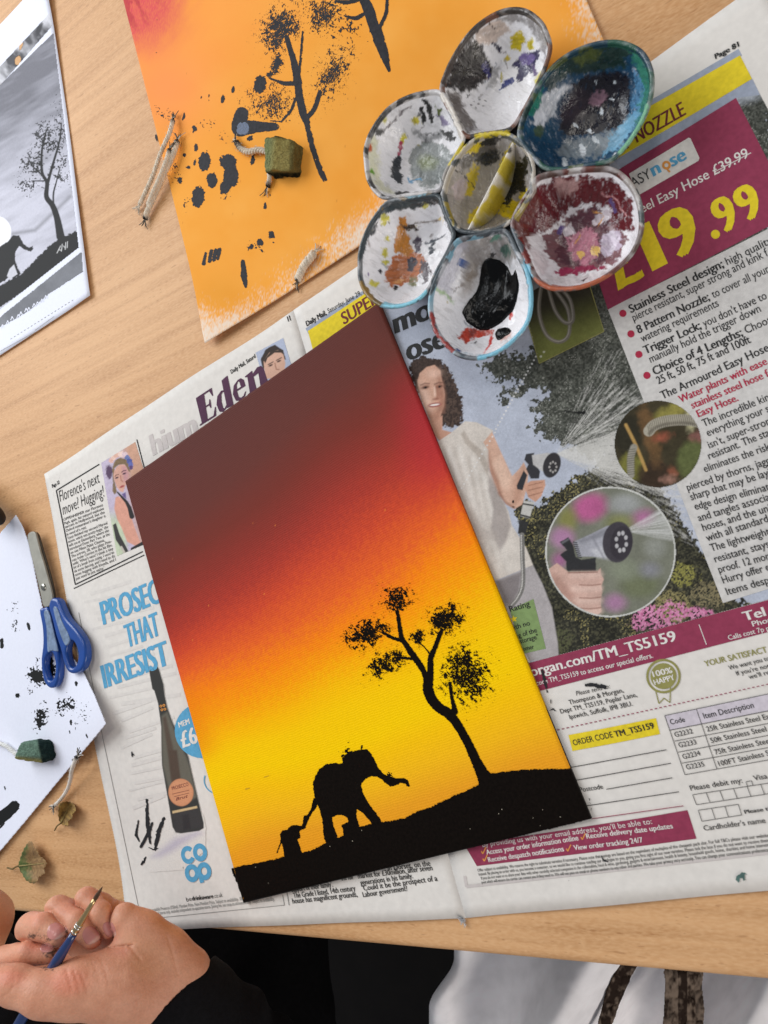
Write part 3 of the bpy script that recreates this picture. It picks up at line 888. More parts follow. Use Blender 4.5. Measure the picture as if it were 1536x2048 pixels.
# small picture of the coiled hose on a lawn
def lawn(X, Y):
    P = Paint(X, Y, c(60, 56, 46))
    t = sstep(590, 690, Y + (X - 1130) * 0.35)[:, None]
    P.C[:] = mix(P.C, c(118, 122, 66), t); P.C *= (0.85 + 0.3 * fbm(X / 8, Y / 8, 5))[:, None]
    for pts in ([(1085, 560), (1078, 620), (1092, 668), (1118, 684), (1138, 668), (1136, 620), (1110, 580)], [(1095, 570), (1110, 620), (1130, 645), (1146, 640), (1140, 600), (1115, 570)]):
        q = spline(pts, 8, False); P.stroke(q, 3.6, c(122, 116, 106), 1.2); P.stroke(q - 1.2, 0.9, c(170, 164, 154), 1)
    P.ell(1088, 704, 2, 2, 0, c(210, 210, 190), 1); P.ell(1082, 713, 2, 2, 0, c(210, 210, 190), 1)
    return P.C


W, Fc, C = raster(NEWS, 1040, 540, 1215, 735, 1.6, lawn, lambda X, Y: psdf(X, Y, [(1046, 610), (1030, 560), (1170, 540), (1181, 576), (1208, 663), (1079, 727)]) < 0, L2)
mk('printed_photograph', W, Fc, PHOTO, page_r, col=C)
p = pr(L3); p.path([(1170, 540), (1181, 576), (1208, 663), (1079, 727), (1046, 610)], 1.8); p.build('picture_border', I_OLIVE, page_r)

# ---------------- right page: panels ----------------------------------------------------------------
p = pr(L1); p.poly([(611, 657), (1304, 199), (1477, 98), (1484, 111), (1300, 216), (617, 668)])
p.poly([(1228, 322), (1505, 158), (1520, 190), (1472, 196), (1242, 337)]); p.build('banner_border', I_BLUEGREY, page_r)
p = pr(L2); p.poly([(616, 662), (1299, 213), (1480, 111), (1504, 158), (1228, 321), (626, 700)]); p.build('yellow_banner', I_YEL, page_r)
p = pr(L3); p.text('NOZZLE', (1274, 286), (1373, 229), 27, 0.02); p.text('N', (1240, 306), (1258, 296), 24, 0.02); p.text('SUPER', (688, 650), (760, 603), 24, 0.02)
p.build('banner_lettering', I_MAROON, page_r)
p = pr(L2); p.poly(magenta_top); p.build('price_panel', I_MAG, page_r)
p = pr(L3)
rb_ = [(1258, 348), (1377, 276), (1381, 277), (1399, 316), (1397, 322), (1277, 391)]
p.poly(rb_); p.text('eel Easy Hose £39.99', (1284, 427), (1499, 314), 19, 0.005); p.line((1428, 345), (1502, 306), 1.6)
p.build('white_lettering', I_WHITE, page_r)
p = pr(L3); p.text('£', (1236, 581), (1290, 552), 96, 0.03); p.text('1', (1305, 543), (1336, 527), 96, 0.03); p.text('9', (1345, 524), (1412, 489), 96, 0.03)
p.disc(1431, 469, 9); p.text('9', (1443, 470), (1484, 449), 70, 0.035); p.text('9', (1489, 447), (1532, 424), 70, 0.035)
p.build('price_lettering', I_YEL, page_r)
p = pr(L4); p.text('ASY', (1266, 377), (1304, 355), 20, 0.0); p.build('logo_lettering', I_BLACK, page_r)
p = pr(L4); p.text('n', (1307, 354), (1324, 344), 27, 0.03); p.text('se', (1344, 335), (1375, 318), 27, 0.03); p.build('logo_lettering', I_CYAN, page_r)
p = pr(L4); p.ring(1333, 331, 4.0, 8.8); p.line((1334, 338), (1340, 345), 4); p.build('logo_lettering', I_ORANGE, page_r)
p = pr(L2); p.poly(panel_txt[:1] + [(1446, 1206), (1536, 1178), (1900, 1080), (1900, 300), (1540, 456)], 0.012); p.build('text_panel', I_PANEL, page_r)
p = pr(L3)
for q in ((1246, 627), (1262, 668), (1278, 709), (1294, 751)): p.disc(q[0], q[1], 7.2)
B_ = 0.022
for s, a, b, h in (('Water plants with ease', (1361, 806), (1536, 728), 15), ('stainless steel hose f', (1385, 818), (1540, 752), 15), ('Easy Hose.', (1397, 835), (1478, 801), 15)):
    p.text(s, a, b, h, B_)
p.build('crimson_lettering', I_CRIM, page_r)
p = pr(L3)
for s, a, b, h, w in (('Stainless Steel design;', (1262, 627), (1449, 534), 17, B_), ('high quality', (1455, 531), (1546, 486), 16.5, 0.003),
                      ('pierce resistant, super strong and kink f', (1268, 643), (1538, 511), 16, 0.003), ('8 Pattern Nozzle;', (1277, 668), (1421, 600), 17, B_), ('to cover all your', (1427, 597), (1540, 544), 16.5, 0.003),
                      ('watering requirements', (1285, 685), (1439, 612), 16, 0.003), ('Trigger Lock;', (1291, 709), (1404, 657), 17, B_), ("you don't have to", (1409, 655), (1535, 597), 16.5, 0.003),
                      ('manually hold the trigger down', (1302, 726), (1523, 623), 16, 0.003), ('Choice of 4 Lengths;', (1309, 751), (1487, 671), 17, B_), ('Choos', (1493, 668), (1544, 645), 16.5, 0.003),
                      ('25 ft, 50 ft, 75 ft and 100ft', (1317, 769), (1503, 685), 16, 0.012), ('The Armoured Easy Hose', (1325, 799), (1540, 701), 16.5, 0.012),
                      ('The incredible kin', (1408, 854), (1540, 800), 15.5, 0.003), ('everything your s', (1416, 873), (1540, 823), 15.5, 0.003), ("isn't, super-stron", (1419, 897), (1542, 848), 15.5, 0.003),
                      ('resistant. The sta', (1419, 919), (1541, 871), 15.5, 0.003), ('eliminates the risk', (1410, 945), (1542, 899), 15.5, 0.003), ('pierced by thorns, jagg', (1376, 982), (1542, 927), 15.5, 0.003),
                      ('sharp that may be layi', (1383, 1001), (1542, 951), 15.5, 0.003), ('edge design eliminat', (1391, 1020), (1540, 980), 15.5, 0.003), ('and tangles associa', (1398, 1043), (1541, 1000), 15.5, 0.003),
                      ('hoses, and the uni', (1407, 1062), (1542, 1022), 15.5, 0.003), ('with all standard', (1415, 1083), (1538, 1043), 15.5, 0.003), ('The lightweight', (1423, 1103), (1541, 1069), 15.5, 0.003),
                      ('resistant, stays', (1431, 1125), (1540, 1094), 15.5, 0.003), ('proof. 12 mon', (1439, 1146), (1541, 1118), 15.5, 0.003), ('Hurry offer e', (1447, 1167), (1541, 1140), 15.5, 0.003), ('Items desp', (1455, 1190), (1540, 1166), 15.5, 0.003)):
    p.text(s, a, b, h, w)
p.build('body_lettering', I_BLACK, page_r)
p = pr(L3); p.text('mo', (790, 668), (868, 634), 44, 0.035); p.text('ose', (815, 723), (896, 692), 44, 0.035); p.build('headline_lettering', I_BLACK, page_r)
p = pr(L2); p.poly([(1040, 1210), (1067, 1198), (1092, 1297), (1045, 1308), (1020, 1220)]); p.build('rating_panel', I_GREEN, page_r)
p = pr(L3)
for s, a, b, h in (('Rating', (1021, 1224), (1061, 1212), 12), ('ith no', (1030, 1259), (1061, 1250), 10), ('ng of the', (1033, 1277), (1075, 1264), 10), ('storage"', (1041, 1287), (1078, 1277), 10), ('omer', (1047, 1302), (1069, 1297), 9)):
    p.text(s, a, b, h, 0.008)
p.text('Page 81', (1431, 119), (1479, 93), 10, 0.03); p.text('Daily Mail,', (614, 653), (654, 629), 10, 0.03); p.text('Saturday, June 29, 2024', (657, 627), (745, 577), 9.5, 0.0)
p.build('small_lettering', I_BLACK, page_r)
p = pr(L3)
st = []
for k in range(10):
    rr = 7.5 if k % 2 == 0 else 3.2; a = math.radians(k * 36 - 90 - 12); st.append((1028 + rr * math.cos(a), 1238 + rr * math.sin(a)))
p.poly(st); p.build('star', I_YEL, page_r)
p = pr(L2); p.poly([(1050, 1328), (1536, 1200), (1900, 1105), (1900, 1165), (1536, 1264), (1075, 1383)], 0.012); p.build('web_address_bar', I_MAG, page_r)
p = pr(L3)
p.text('organ.com/TM_TS5159', (1063, 1353), (1355, 1281), 20, 0.018); p.text('code TM_TS5159 to access our special offers.', (1074, 1371), (1307, 1315), 10, 0.006)
p.line((1398, 1249), (1413, 1289), 1.5); p.text('Tel', (1489, 1242), (1533, 1231), 19, 0.022); p.text('Phon', (1506, 1253), (1546, 1243), 11, 0.01); p.text('Calls cost 7p p', (1458, 1280), (1540, 1260), 10, 0.006)
p.build('white_lettering', I_WHITE, page_r)
p = pr(L3)
p.text('Please send to:', (1153, 1391), (1221, 1376), 9, 0.0, 0.25)
for s, a, b, h in (('Thompson & Morgan,', (1139, 1409), (1248, 1384), 9.5), ('Dept TM_TS5159, Poplar Lane,', (1122, 1427), (1275, 1393), 9.5), ('Ipswich, Suffolk, IP8 3BU.', (1140, 1438), (1266, 1411), 9.5),
                   ('We want you to', (1459, 1340), (1540, 1320), 9.5), ("If you're not", (1474, 1351), (1540, 1335), 9.5), ("we'll re", (1499, 1358), (1540, 1348), 9.5),
                   ('ORDER CODE', (1148, 1491), (1227, 1474), 12), ('Postcode', (1161, 1584), (1207, 1577), 10), ('Code', (1342, 1449), (1371, 1443), 11), ('Item Description', (1409, 1437), (1509, 1415), 12),
                   ('G2232', (1351, 1474), (1387, 1466), 10.5), ('G2233', (1359, 1495), (1394, 1488), 10.5), ('G2234', (1367, 1518), (1402, 1510), 10.5), ('G2235', (1374, 1539), (1410, 1532), 10.5),
                   ('25ft Stainless Steel Ea', (1415, 1463), (1540, 1437), 11), ('50ft Stainless Steel', (1423, 1486), (1534, 1462), 11), ('75ft Stainless Stee', (1431, 1509), (1540, 1486), 11), ('100FT Stainless S', (1439, 1532), (1540, 1510), 11),
                   ('Please debit my:', (1382, 1581), (1486, 1565), 11), ('Visa', (1509, 1561), (1536, 1556), 11), ("Cardholder's name", (1409, 1661), (1532, 1645), 11)):
    p.text(s, a, b, h, 0.004)
p.text('TM_TS5159', (1231, 1474), (1310, 1456), 12.5, 0.022)
p.text('Please ti', (1490, 1627), (1540, 1620), 8, 0.02)
for a, b in (((1139, 1535), (1333, 1499)), ((1153, 1560), (1342, 1526)), ((1213, 1578), (1345, 1555)), ((1174, 1611), (1358, 1583))): p.line(a, b, 1.5)
p.build('order_form_lettering', I_BLACK, page_r)
p = pr(L3); p.text('YOUR SATISFACT', (1411, 1333), (1536, 1304), 12, 0.018); p.ring(1327, 1352, 30, 34.5); p.disc(1327, 1352, 26)
p.path([(1311, 1380), (1318, 1407), (1328, 1396), (1340, 1405), (1341, 1374)], 2.0); p.build('guarantee_badge', I_OLIVE, page_r)
p = pr(L4); p.text('100%', (1307, 1354), (1346, 1345), 12, 0.018); p.text('HAPPY', (1310, 1370), (1351, 1359), 11.5, 0.018); p.build('white_lettering', I_WHITE, page_r)
p = pr(L3); p.dash((1105, 1462), (1540, 1367), 1.8, 5.5, 4.0); p.line((1184, 1637), (1367, 1611), 1.6); p.build('ruled_lines', I_MAG, page_r)
p = pr(L2); p.poly([(1137, 1470), (1312, 1436), (1320, 1468), (1145, 1502)]); p.build('order_code_panel', I_YEL, page_r)
p = pr(L2); p.poly([(1330, 1431), (1536, 1388), (1700, 1354), (1700, 1388), (1536, 1422), (1341, 1460)], 0.012); p.build('table_header_panel', I_LILAC, page_r)
p = pr(L3)
for a, b in (((1329.6, 1431), (1640, 1366)), ((1340.5, 1460), (1640, 1401)), ((1348.8, 1482), (1640, 1427)), ((1356.6, 1504), (1640, 1451)), ((1363.7, 1526), (1640, 1476)), ((1370, 1549), (1640, 1501)),
             ((1329.6, 1431), (1370, 1549)), ((1393, 1418), (1434, 1538)), ((1385.4, 1589), (1640, 1550)), ((1393, 1609), (1640, 1571)), ((1396.8, 1620), (1476.8, 1608)), ((1404, 1642), (1483, 1629.5)),
             ((1492, 1563), (1503, 1561)), ((1503, 1561), (1506, 1570)), ((1506, 1570), (1495, 1572)), ((1495, 1572), (1492, 1563))): p.line(a, b, 1.3)
for k in range(8):
    x = 1385.4 + 27.2 * k; y = 1589 - 4.2 * k; p.line((x, y), (x + 7.6, y + 20), 1.3)
for k in range(4):
    x = 1396.8 + 26.6 * k; y = 1620 - 4.0 * k; p.line((x, y), (x + 7, y + 21.8), 1.3)
p.build('ruled_lines', I_GREY, page_r)
p = pr(L2); p.poly([(930, 1691), (1375, 1620), (1393, 1677), (954, 1732)]); p.build('email_panel', I_MAG, page_r)
p = pr(L3)
p.text("By providing us with your email address, you'll be able to:", (966, 1694), (1305, 1647), 10, 0.0)
p.text('Access your order information online', (974, 1709), (1158, 1680), 10.5, 0.012); p.text('Receive delivery date updates', (1174, 1677), (1347, 1656), 10.5, 0.012)
p.text('Receive despatch notifications', (978, 1724), (1129, 1702), 10.5, 0.012); p.text('View order tracking 24/7', (1149, 1700), (1287, 1684), 10.5, 0.012)
p.build('white_lettering', I_WHITE, page_r)
p = pr(L3)
for x, y in ((966, 1707), (1165, 1679), (969, 1722), (1136, 1702)): p.path([(x - 3, y - 5), (x, y), (x + 6, y - 13)], 2.2)
p.build('tick_marks', I_ORANGE, page_r)
p = pr(L2); p.path([(930, 1752), (933, 1773), (1536, 1706), (1640, 1694)], 6); p.build('panel_border', I_GHOST, page_r)
p = pr(L3)
fine = ('Offer subject to availability. We reserve the right to substitute varieties if necessary. Please note that savings are based on the equivalent of multiples of the cheapest pack size. For full T&Cs please visit our website.',
        'instead. By placing an order with us, you become a customer, so we would like to continue sending our catalogue to you, giving you first sight of our new varieties. Please tick the box if you do not want to receive them.',
        'If you do not want us to share your data with other carefully selected companies in the collectables, food & wine, gardening, gadgets & entertainment, health & beauty, household goods, home, charities and home interests',
        'post which will ensure the carrier can contact you if they need to. We will not pass on email or phone numbers to any other 3rd parties. We take your privacy very seriously. You can change your communications preferences')
for s, a, b in zip(fine, ((956, 1743), (958, 1751), (963, 1759), (964, 1767)), ((1540, 1673), (1540, 1683), (1540, 1692), (1540, 1702))): p.text(s, a, b, 6.0, 0.012)
p.build('fine_print', I_GREY, page_r)

# ---------------- left page -----------------------------------------------------------------------
p = pr(L3)
p.path([(199, 928.5), (113, 981), (151, 1169), (286, 1103)], 2.2); p.line((148, 1177), (289, 1110), 1.8); p.line((274, 879), (289, 936), 2.0); p.line((288, 936), (420, 858), 1.6)
p.text("Florence's next", (121, 1004), (200, 965), 23, -0.008); p.text('move? Hugging!', (127, 1030), (209, 993), 23, -0.008)
p.text('Page 32', (105, 976), (120, 967), 7, 0.03)
p.build('article_headline', I_BLACK, page_l)
p = pr(L3)
art = ['OPPENHEIMER star Florence', 'Pugh, again, has enjoyed explosive', 'success in Hollywood, but the', "Oxford restaurateur's daughter is", 'in need of a rest.', "  'I just finished my second Marvel", "movie, which was pretty huge,' she", 'tells me at Glastonbury, where she', 'introduced Dune: Part Two, at the', 'on-site Pilton Palais Cinema.',
       '  The actress, 28, who plays Prin-', 'cess Irulan Corrino in the hit film,', "adds: 'What's next? I think a tiny", 'bit of a break from acting. I need to', 'do some dancing, and I need to do', 'some hugging with friends, and I', "just need to just enjoy.'"]
for k, s in enumerate(art):
    x = 127.5 + 1.56 * k; y = 1042 + 7.38 * k; fr = {4: 0.5, 9: 0.85, 16: 0.7}.get(k, 1.0)
    p.text(s, (x, y), (x + (79 + 0.15 * k) * fr, y - (30 + 0.1 * k) * fr), 5.6, 0.006)
p.build('article_text', I_GREY, page_l)

zp = Zm(200, 900, 12.8)


def lady(X, Y):
    P = Paint(X, Y, c(196, 184, 204))
    t = sstep(235, 262, X - (Y - 920) * 0.18)[:, None]; P.C[:] = mix(P.C, c(204, 160, 136), t)
    t = (sstep(1010, 1050, Y) * sstep(262, 246, X))[:, None]; P.C[:] = mix(P.C, c(196, 206, 178), t)
    P.C *= (0.93 + 0.14 * fbm(X / 6, Y / 6, 41))[:, None]
    P.ell(*zp([(240, 560)])[0], 6.5, 14, 0, c(92, 72, 96), 2, 3, 4, 1)
    P.fill(zp([(320, 430), (400, 260), (520, 190), (650, 230), (740, 330), (760, 480), (780, 560), (700, 520), (640, 380), (480, 380), (380, 480), (360, 700), (400, 900), (440, 1050), (380, 1150), (320, 1050), (330, 800)]), c(128, 108, 82), 1.5, 1.5, var=0.25, vs=2.5)
    P.fill(zp([(360, 560), (420, 440), (520, 370), (640, 380), (700, 480), (740, 560), (760, 680), (700, 800), (640, 960), (600, 1080), (520, 1060), (440, 960), (380, 800), (350, 680)]), c(214, 166, 148), 1.3, var=0.05)
    P.fill(zp([(560, 420), (660, 430), (740, 600), (720, 760), (620, 820), (580, 600)]), c(196, 146, 156), 4, op=0.7)
    P.stroke(zp([(390, 680), (420, 640), (480, 630)]), 0.8, c(110, 76, 70), 1); P.stroke(zp([(560, 570), (610, 530), (670, 520)]), 0.9, c(100, 68, 74), 1)
    P.ell(*zp([(435, 710)])[0], 3.6, 1.7, -20, c(80, 58, 66), 1); P.ell(*zp([(625, 605)])[0], 3.8, 1.7, -20, c(80, 56, 70), 1)
    P.stroke(zp([(530, 660), (545, 780), (590, 810)]), 0.9, c(170, 112, 100), 1.2)
    P.ell(*zp([(570, 935)])[0], 5, 2.2, -25, c(168, 84, 84), 1.2)
    for k, (x, y, r_, col) in enumerate(((300, 270, 5, (226, 182, 168)), (350, 190, 5.5, (232, 196, 180)), (430, 130, 5.5, (222, 178, 160)), (540, 100, 6, (236, 208, 196)), (640, 120, 5.5, (226, 200, 204)), (700, 200, 5, (110, 122, 170)), (760, 290, 5.5, (84, 94, 156)), (790, 380, 5, (104, 112, 176)), (800, 460, 4.5, (96, 76, 120)))):
        P.ell(*zp([(x, y)])[0], r_, r_, 0, c(*col), 1.2, 2.2, 2.5, 70 + k, var=0.2, vs=2.5)
    P.fill(zp([(400, 1220), (470, 1180), (560, 1230), (660, 1330), (760, 1560), (900, 2000), (1050, 2400), (900, 2450), (700, 2350), (560, 2000), (440, 1760), (370, 1500)]), c(216, 158, 138), 1.5, var=0.06, vs=8)
    P.stroke(zp([(450, 1080), (560, 1200), (680, 1330), (760, 1480), (820, 1700)]), [1.4, 2.2, 3, 4, 5], c(52, 50, 50), 1)
    P.fill(zp([(560, 1130), (660, 1080), (680, 1260), (600, 1200)]), c(112, 96, 142), 1.4)
    P.fill([(226, 1050), (232, 1046), (240, 1070), (252, 1092), (262, 1112), (254, 1116), (244, 1098), (232, 1080)], c(66, 64, 62), 1)
    P.stroke([(243, 1094), (253, 1112)], 2, c(196, 188, 176), 1)
    P.fill([(262, 1096), (290, 1080), (290, 1100), (262, 1108)], c(54, 52, 52), 1)
    P.C *= (0.90 + 0.2 * fbm(X / 5, Y / 5, 157, 3))[:, None]
    return P.C


W, Fc, C = raster(NEWS, 200, 880, 296, 1122, 1.0, lady, lambda X, Y: (psdf(X, Y, [(202, 925.6), (271, 883), (330, 1075), (283, 1092), (234, 1113)]) < 0) & (psdf(X, Y, canvas_poly) > -14), L2)
mk('printed_photograph', W, Fc, PHOTO, page_l, col=C, label='small printed portrait of a woman wearing a flower headband')


def man(X, Y):
    P = Paint(X, Y, c(176, 184, 204))
    z7 = Zm(240, 600, 2.844)
    P.fill(z7([(815, 400), (800, 340), (830, 280), (880, 255), (930, 285), (945, 340), (920, 330), (840, 350)]), c(62, 54, 50), 1.2, 1)
    P.fill(z7([(822, 400), (818, 350), (850, 300), (900, 285), (930, 310), (942, 360), (930, 440), (830, 450)]), c(212, 170, 148), 1.2, var=0.05)
    P.fill(z7([(818, 345), (860, 290), (915, 285), (930, 300), (880, 300), (840, 330), (828, 360)]), c(66, 56, 50), 1)
    for q in ((858, 372), (905, 348)):
        x, y = z7([q])[0]; P.ell(x, y, 4.5, 1.8, -25, c(82, 60, 54), 1); P.stroke([(x - 5, y - 1.5), (x + 5, y - 7)], 0.9, c(70, 54, 48), 1)
    P.stroke(z7([(882, 360), (890, 395), (905, 395)]), 1, c(160, 112, 94), 1.2)
    return P.C


W, Fc, C = raster(NEWS, 508, 670, 590, 770, 1.2, man, lambda X, Y: psdf(X, Y, [(511, 705), (567, 675), (588, 745), (530, 775)]) < 0, L2)
mk('printed_photograph', W, Fc, PHOTO, page_l, col=C, label='small printed portrait of a dark haired man')

# serif headline: stems and hairlines drawn in letter units (baseline 0, cap height 1), slanted
def serif(p, letters, p0, p1, h):
    A = NEWS.px(*p0)[0]; B = NEWS.px(*p1)[0]; e = B - A; e[2] = 0; L = np.linalg.norm(e); e /= L; up = np.array([-e[1], e[0], 0])
    q = toPX(np.array([A, A + up * 0.001])); hm = h / (math.hypot(q[0][1] - q[0][0], q[1][1] - q[1][0]) / 0.001)
    shapes = {'E': [[(0, 0), (.36, 0), (.36, 1), (0, 1), (0, .96), (.10, .94), (.10, .06), (0, .04)], [(.36, 0), (.72, 0), (.76, .30), (.72, .30), (.62, .06), (.36, .06)], [(.36, .94), (.58, .94), (.68, .72), (.72, .72), (.70, 1), (.36, 1)], [(.36, .48), (.50, .48), (.54, .36), (.58, .36), (.58, .66), (.54, .66), (.50, .53), (.36, .53)]],
              'd': [[(.40, .02), (.66, 0), (.66, .06), (.60, .08), (.60, 1.06), (.34, 1.02), (.34, .98), (.40, .96)], [(.40, .15), (.30, .06), (.24, .12), (.22, .34), (.25, .58), (.32, .63), (.40, .56), (.40, .65), (.26, .70), (.08, .60), (0, .34), (.08, .06), (.22, -.02), (.40, .05)]],
              'e': [[(.27, .70), (.08, .60), (0, .34), (.08, .08), (.28, -.02), (.46, .06), (.52, .18), (.48, .18), (.40, .09), (.30, .07), (.21, .14), (.18, .34), (.20, .56), (.27, .65)], [(.27, .65), (.32, .60), (.35, .42), (.52, .42), (.50, .58), (.40, .69), (.27, .70)], [(.18, .36), (.52, .36), (.52, .42), (.18, .42)]],
              'n': [[(0, 0), (.36, 0), (.36, .04), (.30, .06), (.30, .70), (0, .66), (0, .63), (.09, .60), (.09, .06), (0, .04)], [(.30, .48), (.42, .59), (.52, .50), (.66, .67), (.50, .70), (.30, .58)], [(.46, 0), (.82, 0), (.82, .04), (.74, .06), (.74, .52), (.66, .67), (.52, .50), (.52, .06), (.46, .04)]]}
    adv = {'E': .80, 'd': .70, 'e': .56, 'n': .84}
    tot = sum(adv[x] for x in letters) - 0.05; x0 = 0
    for ch in letters:
        for sh in shapes[ch]:
            pts = []
            for x, y in sh:
                w = A + e * ((x + x0 + 0.14 * y) / tot * L) + up * (y * hm); u, v = toPX(w); pts.append((float(u), float(v)))
            p.poly(pts, 0.02)
        x0 += adv[ch]


p = pr(L3); serif(p, 'Eden', (400, 852), (536, 767), 54); p.build('section_title', I_PURPLE, page_l)
p = pr(L2); p.text('hium', (306, 912), (398, 864), 42, 0.04); p.build('show_through_title', I_GHOST, page_l)
p = pr(L3); p.text('Daily Mail, Saturd', (463, 748), (512, 715), 8, 0.02); p.line((574.5, 633), (577.5, 643), 2.0); p.line((578.5, 631), (581.5, 641), 2.0); p.build('small_lettering', I_BLACK, page_l)
p = pr(L3)
p.text('PROSEC', (207, 1250), (325, 1203), 47, 0.04); p.text('THAT', (255, 1296), (323, 1269), 47, 0.04); p.text('IRRESIST', (209, 1377), (342, 1328), 47, 0.04)
p.build('advert_headline', I_CYAN, page_l)
p = pr(L4); p.disc(405, 1461, 55); p.ring(436, 1560, 26, 28, 30, 100, 200)
for cx, cy, op in ((376.7, 1709.6, (-25, 255)), (400.7, 1704.5, None), (384.5, 1746, None), (409, 1742, None)):
    if op: p.ring(cx, cy, 6.5, 14.0, 30, 30, 320, sy=1.30, rot=-10)
    else: p.ring(cx, cy, 6.0, 14.0, 34, sy=1.30, rot=-10)
p.line((400, 1748), (405, 1765), 8)
p.build('advert_logo', I_CYAN, page_l)
p = pr(L5); p.text('MEM', (359, 1455), (381, 1447), 11, 0.03); p.text('£6', (366, 1496), (398, 1484), 33, 0.03); p.build('white_lettering', I_WHITE, page_l)


z5 = Zm(180, 1140, 4.8); z6 = Zm(240, 1500, 3.84)
BOT = z5([(570, 970), (585, 940), (650, 925), (665, 950), (708, 1095), (720, 1200), (745, 1320), (800, 1470), (890, 1640), (950, 1800)]) + z6([(540, 110), (600, 370), (645, 560), (645, 600), (610, 620), (470, 640), (430, 632), (405, 590), (370, 380), (325, 120)]) + z5([(690, 1800), (685, 1500), (655, 1280), (620, 1160), (600, 1140)])


def psdf_lt(X, Y, q): return psdf(X, Y, q) < 0


def bottle(X, Y):
    P = Paint(X, Y, c(226, 221, 214))
    z5 = Zm(180, 1140, 4.8); z6 = Zm(240, 1500, 3.84)
    P.fill(z6([(250, 820), (420, 680), (600, 620), (630, 640), (540, 690), (400, 780), (310, 820)]), c(184, 176, 194), 11, op=0.8)
    out = BOT
    P.fill(out, c(60, 60, 58), 1.2)
    P.fill(z5([(690, 1400), (745, 1360), (830, 1580), (930, 1800)]) + z6([(540, 130), (590, 360), (480, 430), (390, 360), (330, 120)]) + z5([(692, 1600)]), c(112, 108, 96), 4, op=0.85)
    P.fill(z5([(700, 1420), (730, 1400), (800, 1700), (830, 2000), (780, 2010), (740, 1700)]), c(88, 74, 64), 3, op=0.9)
    P.fill(z6([(375, 0), (440, 0), (470, 230), (400, 250)]), c(86, 72, 62), 3)
    P.fill(z6([(480, 500), (530, 490), (545, 600), (490, 615)]), c(40, 38, 38), 3)
    P.fill(z6([(400, 480), (600, 440), (640, 590), (430, 635)]), c(70, 66, 68), 5, op=0.5)
    P.ell(*z6([(470, 325)])[0], 25, 27.5, -8, c(206, 142, 104), 1)
    P.ell(*z6([(470, 325)])[0], 22.5, 25, -8, c(212, 150, 112), 1)
    P.fill(z6([(403, 468), (592, 428), (597, 445), (406, 487)]), c(206, 180, 136), 0.8)
    return P.C


def keep_b(X, Y):
    return ((Y < 1630) & (psdf(X, Y, BOT) < 1.0)) | ((Y >= 1628) & psdf_lt(X, Y, [(296, 1345), (300, 1335), (318, 1332), (332, 1370), (345, 1430), (380, 1500), (398, 1580), (413, 1655), (412, 1700), (370, 1740), (300, 1745), (285, 1715), (330, 1672), (318, 1540), (318, 1440), (303, 1380)]))


W, Fc, C = raster(NEWS, 282, 1328, 416, 1750, 1.1, bottle, keep_b, L3)
mk('printed_bottle', W, Fc, PHOTO, page_l, col=C)
p = pr(L4); p.text('PROSECCO', (345, 1580), (378, 1571), 7, 0.0); p.line((345, 1588), (379, 1580), 0.8); p.line((349, 1593), (378, 1586), 0.8); p.text('Brut', (353, 1601), (377, 1594), 6, 0.0, 0.3); p.build('small_lettering', I_MAROON, page_l)
p = pr(L4)
for cx, cy in ((322.5, 1412), (328.5, 1410.5), (324.5, 1419.5), (330.5, 1418)): p.ring(cx, cy, 1.3, 2.7, 16)
p.build('bottle_logo', I_ORANGE, page_l)
p = pr(L3)
p.text('be', (374, 1803), (384, 1801), 9, -0.005); p.text('drinkaware', (385, 1801), (428, 1796), 9, 0.02); p.text('.co.uk', (429, 1796), (446, 1793), 9, -0.005)
for s, a, b, h in (("support of their family'.", (584, 1784), (667, 1773), 10.5), ('The Grade I listed, 14th century', (588, 1796), (712, 1781), 11), ('house has magnificent grounds,', (586, 1807), (716, 1793), 11), ('the full', (683, 1761), (707, 1758), 10.5),
                   ('in Dorset, on the', (777, 1741), (862, 1731), 11), ('market for £30million, after seven', (717, 1757), (866, 1740), 11), ('generations in his family.', (722, 1770), (827, 1756), 11), ('Could it be the prospect of a', (728, 1781), (876, 1761), 11), ('Labour government?', (727, 1794), (816, 1781), 11)):
    p.text(s, a, b, h, 0.010)
p.build('article_text', I_BLACK, page_l)
p = pr(L3)
p.text('Co-op Irresistible Prosecco (750ml). Member Price. Non-Member Price. Subject to availability. 18+ Please drink responsibly.', (287, 1825), (545, 1793), 6.5, 0.008)
p.text('Selected food stores only, excludes independent co-operative stores. Joining fee, see coop.co.uk/membership. Subject to availability.', (295, 1832), (550, 1801), 6.5, 0.008)
p.path([(158, 1225), (207, 1480), (281, 1831)], 1.0); p.path([(281, 1839), (569, 1810), (566, 1790)], 1.2); p.line((574.6, 1784), (578.5, 1810), 1.6)
p.build('fine_print', I_LIGHT, page_l)
# faint show-through lines of the reverse side
p = pr(L1)
rnd = random.Random(3)
for k in range(26):
    y = 1190 + k * 17 + rnd.uniform(-3, 3); x0 = 165 + (y - 1190) * 0.235 + rnd.uniform(0, 30)
    p.line((x0, y), (x0 + rnd.uniform(60, 120), y - rnd.uniform(18, 30)), rnd.uniform(4, 8))
p.build('show_through_lines', M('ink_very_faint', c(219, 214, 208), rough=0.85, spec=0.1, nz=(300, 0.05)), page_l, None, False)['kind'] = 'stuff'

# ---------------- paint marks that fell on the newspaper -------------------------------------------
ACRYL = M('black_acrylic', c(28, 28, 30), rough=0.55, spec=0.4, bump=(1200, 0.3, 0.0003))


